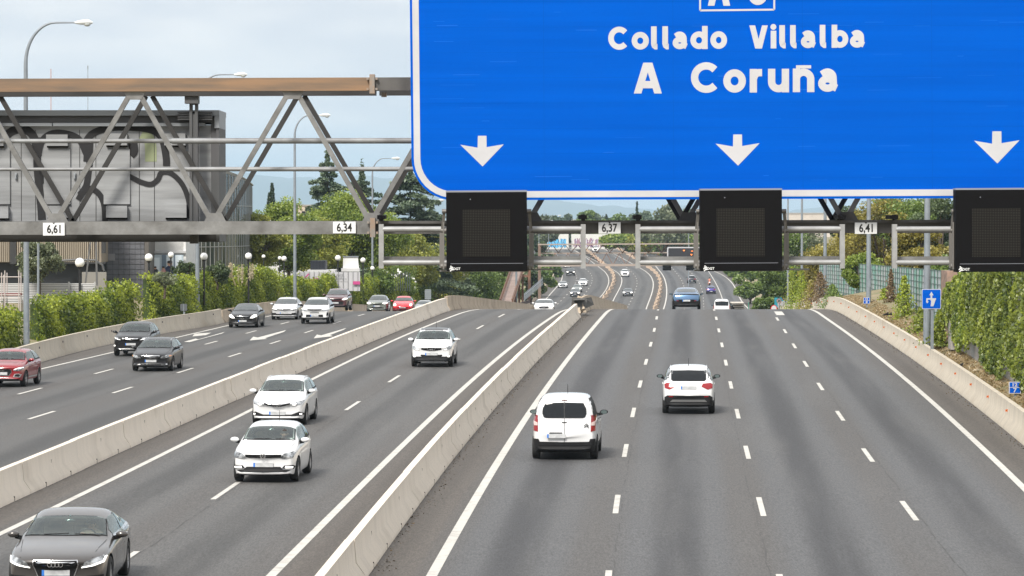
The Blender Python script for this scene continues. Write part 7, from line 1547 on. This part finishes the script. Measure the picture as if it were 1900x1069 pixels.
# ------------------------------------------------------------------ rusty pedestrian ramp
def ramp():
    r = empty('pedestrian_ramp', at(948, 560, 360), 0, 'rusty steel pedestrian ramp climbing away beside the crest', 'ramp'); fx = lambda o: setattr(o, 'matrix_parent_inverse', Matrix.Translation(-r.location))
    a0, a1 = at(927, 566, 352), at(950, 566, 352); b0, b1 = at(948.5, 503, 446), at(970.5, 503, 446); m = MB(); m.prism([a0, a1, b1, b0], (0,0,-.25)); fx(m.build('deck', mat('ramp_deck', (.30,.22,.19), .9, col2=(.20,.15,.13), nscale=.6, coords='World'), r))
    for p, q, s in ((a0, b0, -1), (a1, b1, 1)):
        m = MB(); up = Vector((0,0,.55)); m.bar(p+up, q+up, .16, .10); m.bar(p, q, .12, .12)
        for i in range(27): c = p.lerp(q, i/26); m.bar(c, c+up, .07, .06)
        fx(m.build('railing', rusty, r))
    m = MB()
    for t in (.25, .6, .95):
        for p, q in ((a0,b0),(a1,b1)): c = p.lerp(q, t); m.bar(c - Vector((0,0,.2)), c - Vector((0,0,7)), .25, .25)
    fx(m.build('leg', rusty, r)); m = MB(); c = at(985, 510, 430); m.bar(at(982,500,430), at(982,560,430), .35); m.bar(at(968,512,430), at(984,512,430), .3); fx(m.build('tower_frame', rusty, r))
ramp()
m = MB(); m.prism([at(955,569,330),at(982,562,352),at(982,556,352),at(957,564,330)], (.1,.2,0)); tag(m.build('brown_screen', mat('brown_board', (.06,.04,.035), .8)), 'dark brown sloping board between the ramp foot and the far parapet', 'screen')
r = empty('grey_fence', at(985, 545, 380), 0, 'grey palisade fence strip climbing right of the rusty ramp', 'fence'); fx = lambda o: setattr(o, 'matrix_parent_inverse', Matrix.Translation(-r.location)); m = MB()
for i in range(16): px = 973 + i*2.2; py = 558 - i*1.9; m.bar(at(px, py-14, 380+i*4), at(px, py, 380+i*4), .05, .10)
fx(m.build('pales', galp, r)); m = MB(); m.bar(at(973,548,380), at(1006,519,440), .05, .05); fx(m.build('rail', galp, r))
# ------------------------------------------------------------------ the far gantry
def far_gantry():
    Y = 470; r = empty('far_gantry', at(1190, 480, Y), 0, 'rusty far lattice gantry across the valley road', 'gantry'); fx = lambda o: setattr(o, 'matrix_parent_inverse', Matrix.Translation(-r.location))
    for nm, py in (('chord', 453), ('chord', 469.5), ('chord', 492)):
        m = MB(); yy = Y + (1.8 if py == 469.5 else 0); m.bar(at(998, py+.8, yy), at(1432, py-1.5, yy), .16, .17 if py != 492 else .3); fx(m.build(nm, mat('far_chord', (.36,.30,.26), .7, metal=.2), r))
    m = MB(); nx_ = 18; st = 430/nx_
    for i in range(nx_):
        a = 1000 + st*i; m.bar(at(a, 453, Y+.1), at(a+st/2, 469, Y+1.8), .09); m.bar(at(a+st/2, 469, Y+1.8), at(a+st, 453, Y+.1), .09); m.bar(at(a+6, 470, Y+1.7), at(a+6+st/2, 492, Y+.1), .08); m.bar(at(a+6+st/2, 492, Y+.1), at(a+6+st, 470, Y+1.7), .08)
    fx(m.build('lattice', rusty, r)); m = MB()
    for px in (1001, 1431): m.bar(at(px, 452, Y+1), at(px, 452, Y+1) - Vector((0,0,11)), .4, .4)
    fx(m.build('leg', mat('far_leg', (.20,.14,.11), .8), r))
    r2 = empty('message_board', at(1290, 469, Y-1), 0, 'white framed dark message board with a few lit orange dots on the far gantry', 'sign'); f2 = lambda o: setattr(o, 'matrix_parent_inverse', Matrix.Translation(-r2.location))
    m = MB(); m.prism([at(x, y, Y-1) for x, y in rrect(1238, 458.5, 1372, 480.5, 3, 4)], (0,.6,0)); f2(m.build('frame', signw, r2)); m = MB(); m.prism([at(x, y, Y-1.05) for x, y in rrect(1240, 460.5, 1370, 479, 2, 4)], (0,.1,0)); f2(m.build('screen', mat('screen_dark', (.03,.03,.035), .4), r2))
    m = MB()
    for x, y in ((1268,464.5),(1270,464.5),(1269,465.5),(1283,466),(1282,472),(1284,472),(1283,473.5),(1285,466)): q = at(x, y, Y-1.1); m.box((q.x-.05,q.y,q.z-.04),(q.x+.05,q.y+.02,q.z+.04))
    f2(m.build('lit_dots', mat('orange_led', (1,.25,.05), .5, emit=1.5), r2))
    for i, x in enumerate((1229.5, 1273, 1345)):
        c = at(x+8, 494, Y-.6); e = empty('lane_signal_panel', c, 0, ('left', 'middle', 'right')[i] + ' tiny dark lane panel hanging on the far gantry', 'lane signal', 'lane panels of the far gantry'); m = MB(); m.box((-.58,0,-.58),(.58,.25,.58)); m.build('housing', vblk, e); m = MB(); m.box((-.35,-.01,-.35),(.35,0,.35)); m.build('led_matrix', led, e)
far_gantry()
# graffiti walls across the valley
def gwall(x0, y0, x1, y1, Y, label, cols, seed):
    r = empty('graffiti_wall', at((x0+x1)/2, y1, Y), 0, label, 'wall'); fx = lambda o: setattr(o, 'matrix_parent_inverse', Matrix.Translation(-r.location)); m = MB(); boxpx(m, x0, y0, x1, y1, Y, .5); fx(m.build('wall_slab', mat('pale_screen', (.60,.60,.57), .8), r)); rs = random.Random(seed)
    for k, (cm, w_) in enumerate(cols):
        m = MB(); n = 7
        for i in range(n):
            cx = x0 + 3 + (x1-x0-8)*(i+.5)/n; pts = [(cx + rs.uniform(-2.2,2.2), y0 + 9 + (y1-y0-13)*t/3 + rs.uniform(-1,1)) for t in range(4)]; stroke_mesh(m, [at(*q, Y) for q in smooth_pts(pts)], (0,-1,0), w_*pxs(Y), .01+.012*k+.001*i)
        fx(m.build('graffiti', cm, r))
cyan = mat('graffiti_blue', (.10,.42,.68), .7); navy_ = mat('graffiti_navy', (.05,.06,.20), .7); mauve = mat('graffiti_mauve', (.30,.18,.24), .7); gwh = mat('graffiti_white', (.7,.7,.7), .7)
gwall(1005.5, 434.5, 1055, 463, 1060, 'left pale screen wall with swollen light blue graffiti letters', ((cyan,5),(cyan,4),(navy_,1.1)), 3)
gwall(1060, 434.5, 1138, 462, 1062, 'right pale screen wall with brown and violet graffiti letters', ((mauve,7),(mauve,6),(gwh,1.4),(navy_,1.0)), 5)
m = MB(); boxpx(m, 985, 462, 1145, 475, 1050, 1); tag(m.build('road_edge_wall', mat('far_concrete', (.40,.37,.35), .9)), 'long pale retaining wall below the two graffiti screens', 'wall')
m = MB(); m.bar(at(163, 128, 400), at(163.5, 560, 400), .06); m.bar(at(163, 122, 400), at(163, 128, 400), .12); tag(m.build('antenna_mast', galp), 'thin antenna mast above the message board with a thicker tip', 'antenna'); m = MB(); m.bar(at(94.5, 128, 400), at(95, 560, 400), .09); tag(m.build('antenna_mast', mat('mast_red', (.40,.25,.24), .7)), 'faint reddish antenna mast left of the thin one', 'antenna')
# motorcyclist in the valley
def rider():
    Y = 700; x = (1316.5-CX)/FP*Y; z = P(Y) + .0; r = empty('motorcycle', (x, Y, z), 0, 'white and black scooter seen from behind in the valley', 'motorcycle'); m = MB()
    m.lathe([(.20,-.06),(.30,-.07),(.30,.07),(.20,.06)], 18, 'x', (0,-.55,.30)); m.build('rear_wheel', tyre_m, r); m = MB(); m.lathe([(.20,-.05),(.30,-.06),(.30,.06),(.20,.05)], 18, 'x', (0,.75,.30)); m.build('front_wheel', tyre_m, r)
    m = MB(); m.ball((0,-.35,.72), .3, 12, 8, (.75,1.5,.62)); m.build('tail_fairing', white, r, 60); m = MB(); m.ball((0,.55,.85), .3, 12, 8, (.8,.6,1.2)); m.box((-.04,-.5,.3),(.04,.7,.5)); m.build('front_fairing', blackp, r, 60); m = MB(); m.box((-.1,-.82,.62),(.1,-.78,.70)); m.build('tail_lamp', taill, r); m = MB(); m.tube([(-.36,.45,1.12),(0,.5,1.05),(.36,.45,1.12)], .02, 6); m.build('handlebar', black, r)
    person('person', (x, Y - .05, z + .02), 'rider in a salmon top and black helmet sitting on the scooter', [((0,-.1,.80),.16),((0,-.08,1.0),.15),((0,-.02,1.22),.17),((0,0,1.38),.12),((0,.03,1.48),.06)], (0,.05,1.62), helmet=True, top=mat('salmon_top', (.60,.22,.14), .8), rz=0,
           arms=[[(.2,-.02,1.34),(.33,.18,1.15),(.32,.43,1.14)], [(-.2,-.02,1.34),(-.33,.18,1.15),(-.32,.43,1.14)]], legs=[[(.10,-.1,.80),(.24,.32,.72),(.20,.18,.32),(.20,.3,.30)], [(-.10,-.1,.80),(-.24,.32,.72),(-.20,.18,.32),(-.20,.3,.30)]])
def skinned(name, chains, m_, parent, sub=1):
    """one continuous body: chains share vertices by position; each is a list of ((x,y,z), radius)"""
    vs = []; rad = []; es = []; idx = {}
    for ch in chains:
        prev = None
        for p, r_ in ch:
            k = tuple(round(c, 4) for c in p)
            if k not in idx: idx[k] = len(vs); vs.append(p); rad.append(r_)
            if prev is not None: es.append((prev, idx[k]))
            prev = idx[k]
    me = bpy.data.meshes.new(name); me.from_pydata(vs, es, []); o = bpy.data.objects.new(name, me); COL.objects.link(o); o.modifiers.new('k', 'SKIN'); 
    for i, v in enumerate(me.skin_vertices[0].data): v.radius = (rad[i], rad[i]); v.use_root = (i == 0)
    s = o.modifiers.new('s', 'SUBSURF'); s.levels = s.render_levels = sub
    me2 = bpy.data.meshes.new_from_object(o.evaluated_get(bpy.context.evaluated_depsgraph_get())); bpy.data.objects.remove(o); me2.name = name; me2.shade_smooth(); return link(name, me2, m_, parent)
def person(name, loc, label, spine, head, top, arms, legs, rz=0, helmet=False, hair=True, bottom=None):
    r = empty(name, loc, rz, label, 'person'); ch = [[(p, q) for p, q in spine]]; sh = spine[-2][0]; hips = spine[0][0]
    for A in arms:
        c = [(sh, spine[-2][1])] + [(tuple(p), q) for p, q in zip(A, (.06,.045,.030))]; ch.append(c); hnd = Vector(A[-1]); d = (hnd - Vector(A[-2])).normalized(); sx = 1 if hnd.x > 0 else -1; palm = tuple(hnd + d*.07); ch.append([(tuple(A[-1]),.03),(palm,.034)])
        for f in range(4):
            b = Vector(palm) + Vector((sx*(f-1.5)*.019, 0, .0)); e1 = b + d*(.035,.04,.038,.03)[f]; e2 = e1 + d*.015 + Vector((0,0,-.028)); ch.append([(palm,.034),(tuple(b + d*.008),.010),(tuple(e1),.009),(tuple(e2),.008)])
        t0 = hnd + d*.03 + Vector((-sx*.028,0,0)); ch.append([(palm,.034),(tuple(t0),.011),(tuple(t0 + d*.03 + Vector((-sx*.008,0,-.015))),.009)])
    for Lg in legs: ch.append([(hips, spine[0][1])] + [(tuple(p), q) for p, q in zip(Lg[1:], (.075,.05,.04))])
    hd = Vector(head); ch[0] = ch[0] + [(tuple(hd - Vector((0,0,.02))), .088), (tuple(hd + Vector((0,0,.07))), .082)]
    b = skinned('body', ch, [skin, top], r, 1); zn = spine[-1][0][2]
    mi = [0 if (p.center.z > zn - .02 and abs(p.center.x) < .12) or any((p.center - Vector(A[-1])).length < .15 for A in arms) else 1 for p in b.data.polygons]; b.data.polygons.foreach_set('material_index', mi)
    m = MB(); fy = 1 if helmet else -1; fy = -1
    for s in (-1,1): m.ball((hd.x + s*.033, hd.y + fy*.088, hd.z + .02), .011, 8, 6)
    m.build('eyes', black, r); m = MB(); m.ball((hd.x, hd.y + fy*.10, hd.z - .012), .017, 8, 6, (.8,1,1.4)); m.build('nose', skin, r); m = MB(); m.ball((hd.x, hd.y + fy*.09, hd.z - .052), .022, 8, 6, (1,.4,.3)); m.build('mouth', mat('lips', (.35,.12,.1), .6), r)
    m = MB()
    for s in (-1,1): m.ball((hd.x + s*.092, hd.y + .01, hd.z + .01), .022, 8, 6, (.4,.8,1.3))
    m.build('ears', skin, r)
    m = MB()
    if helmet: m.ball((hd.x, hd.y, hd.z + .03), .15, 16, 12, (1,1.1,1.05)); m.build('helmet', blackp, r, 60)
    else: m.ball((hd.x, hd.y + .03, hd.z + .05), .102, 14, 10, (.95,1.0,.9)); m.build('hair', hairm, r, 60)
    return r
rider()

def driver(car_res, kc_s, label, top, sz=1.0):
    root = car_res[0]; L_ = {True: 4.97, False: 3.97}[kc_s > 2]; x = L_/2 - kc_s; v = root.matrix_basis @ Vector((x, .36, 0)); h = root.rotation_euler[2]
    person('person', v, label, [((0,0,.50*sz),.15),((0,.04,.68*sz),.145),((0,.07,.88*sz),.16),((0,.07,1.0*sz),.12),((0,.05,1.07*sz),.055)], (0,.0,1.16*sz), top=top, rz=h + math.pi/2,
           arms=[[(.2,.05,.98*sz),(.27,-.16,.82*sz),(.15,-.36,.94*sz)], [(-.2,.05,.98*sz),(-.27,-.16,.82*sz),(-.15,-.36,.98*sz)]], legs=[[(.1,0,.5),(.14,-.42,.58),(.12,-.75,.34)], [(-.1,0,.5),(-.14,-.42,.58),(-.12,-.75,.34)]])
driver(AU, 2.53, 'driver with bare forearms holding the wheel of the grey fastback', mat('beige_shirt', (.35,.28,.22), .9), .97)
driver(PO, 2.02, 'driver in a dark top behind the wheel of the small white hatchback', cloth_d, 1.0)

m = MB(); m.tube([at(71, 452, 205), at(71, 560, 205)], .07, 8); tag(m.build('thin_pole', galp), 'thin grey pole just right of the nearest lamp post', 'pole')
m = MB(); m.tube([at(1067, 100, 300)*1.0, at(1067, 100, 300)*1.0 + Vector((0,0,.01))], .01, 4) if 0 else None
# ------------------------------------------------------------------ haze
def haze():
    m = bpy.data.materials.new('haze'); m.use_nodes = True; n = m.node_tree; n.nodes.clear(); o = n.nodes.new('ShaderNodeOutputMaterial'); v = n.nodes.new('ShaderNodeVolumePrincipled')
    v.inputs['Color'].default_value = (.62,.83,1,1); v.inputs['Density'].default_value = 7.5e-5; v.inputs['Anisotropy'].default_value = 0; n.links.new(v.outputs[0], o.inputs['Volume'])
    mb = MB(); mb.box((-9000,-420,-120), (9000,29000,420)); o = mb.build('haze', m); tag(o, kind='stuff'); o.display_type = 'WIRE'
haze()
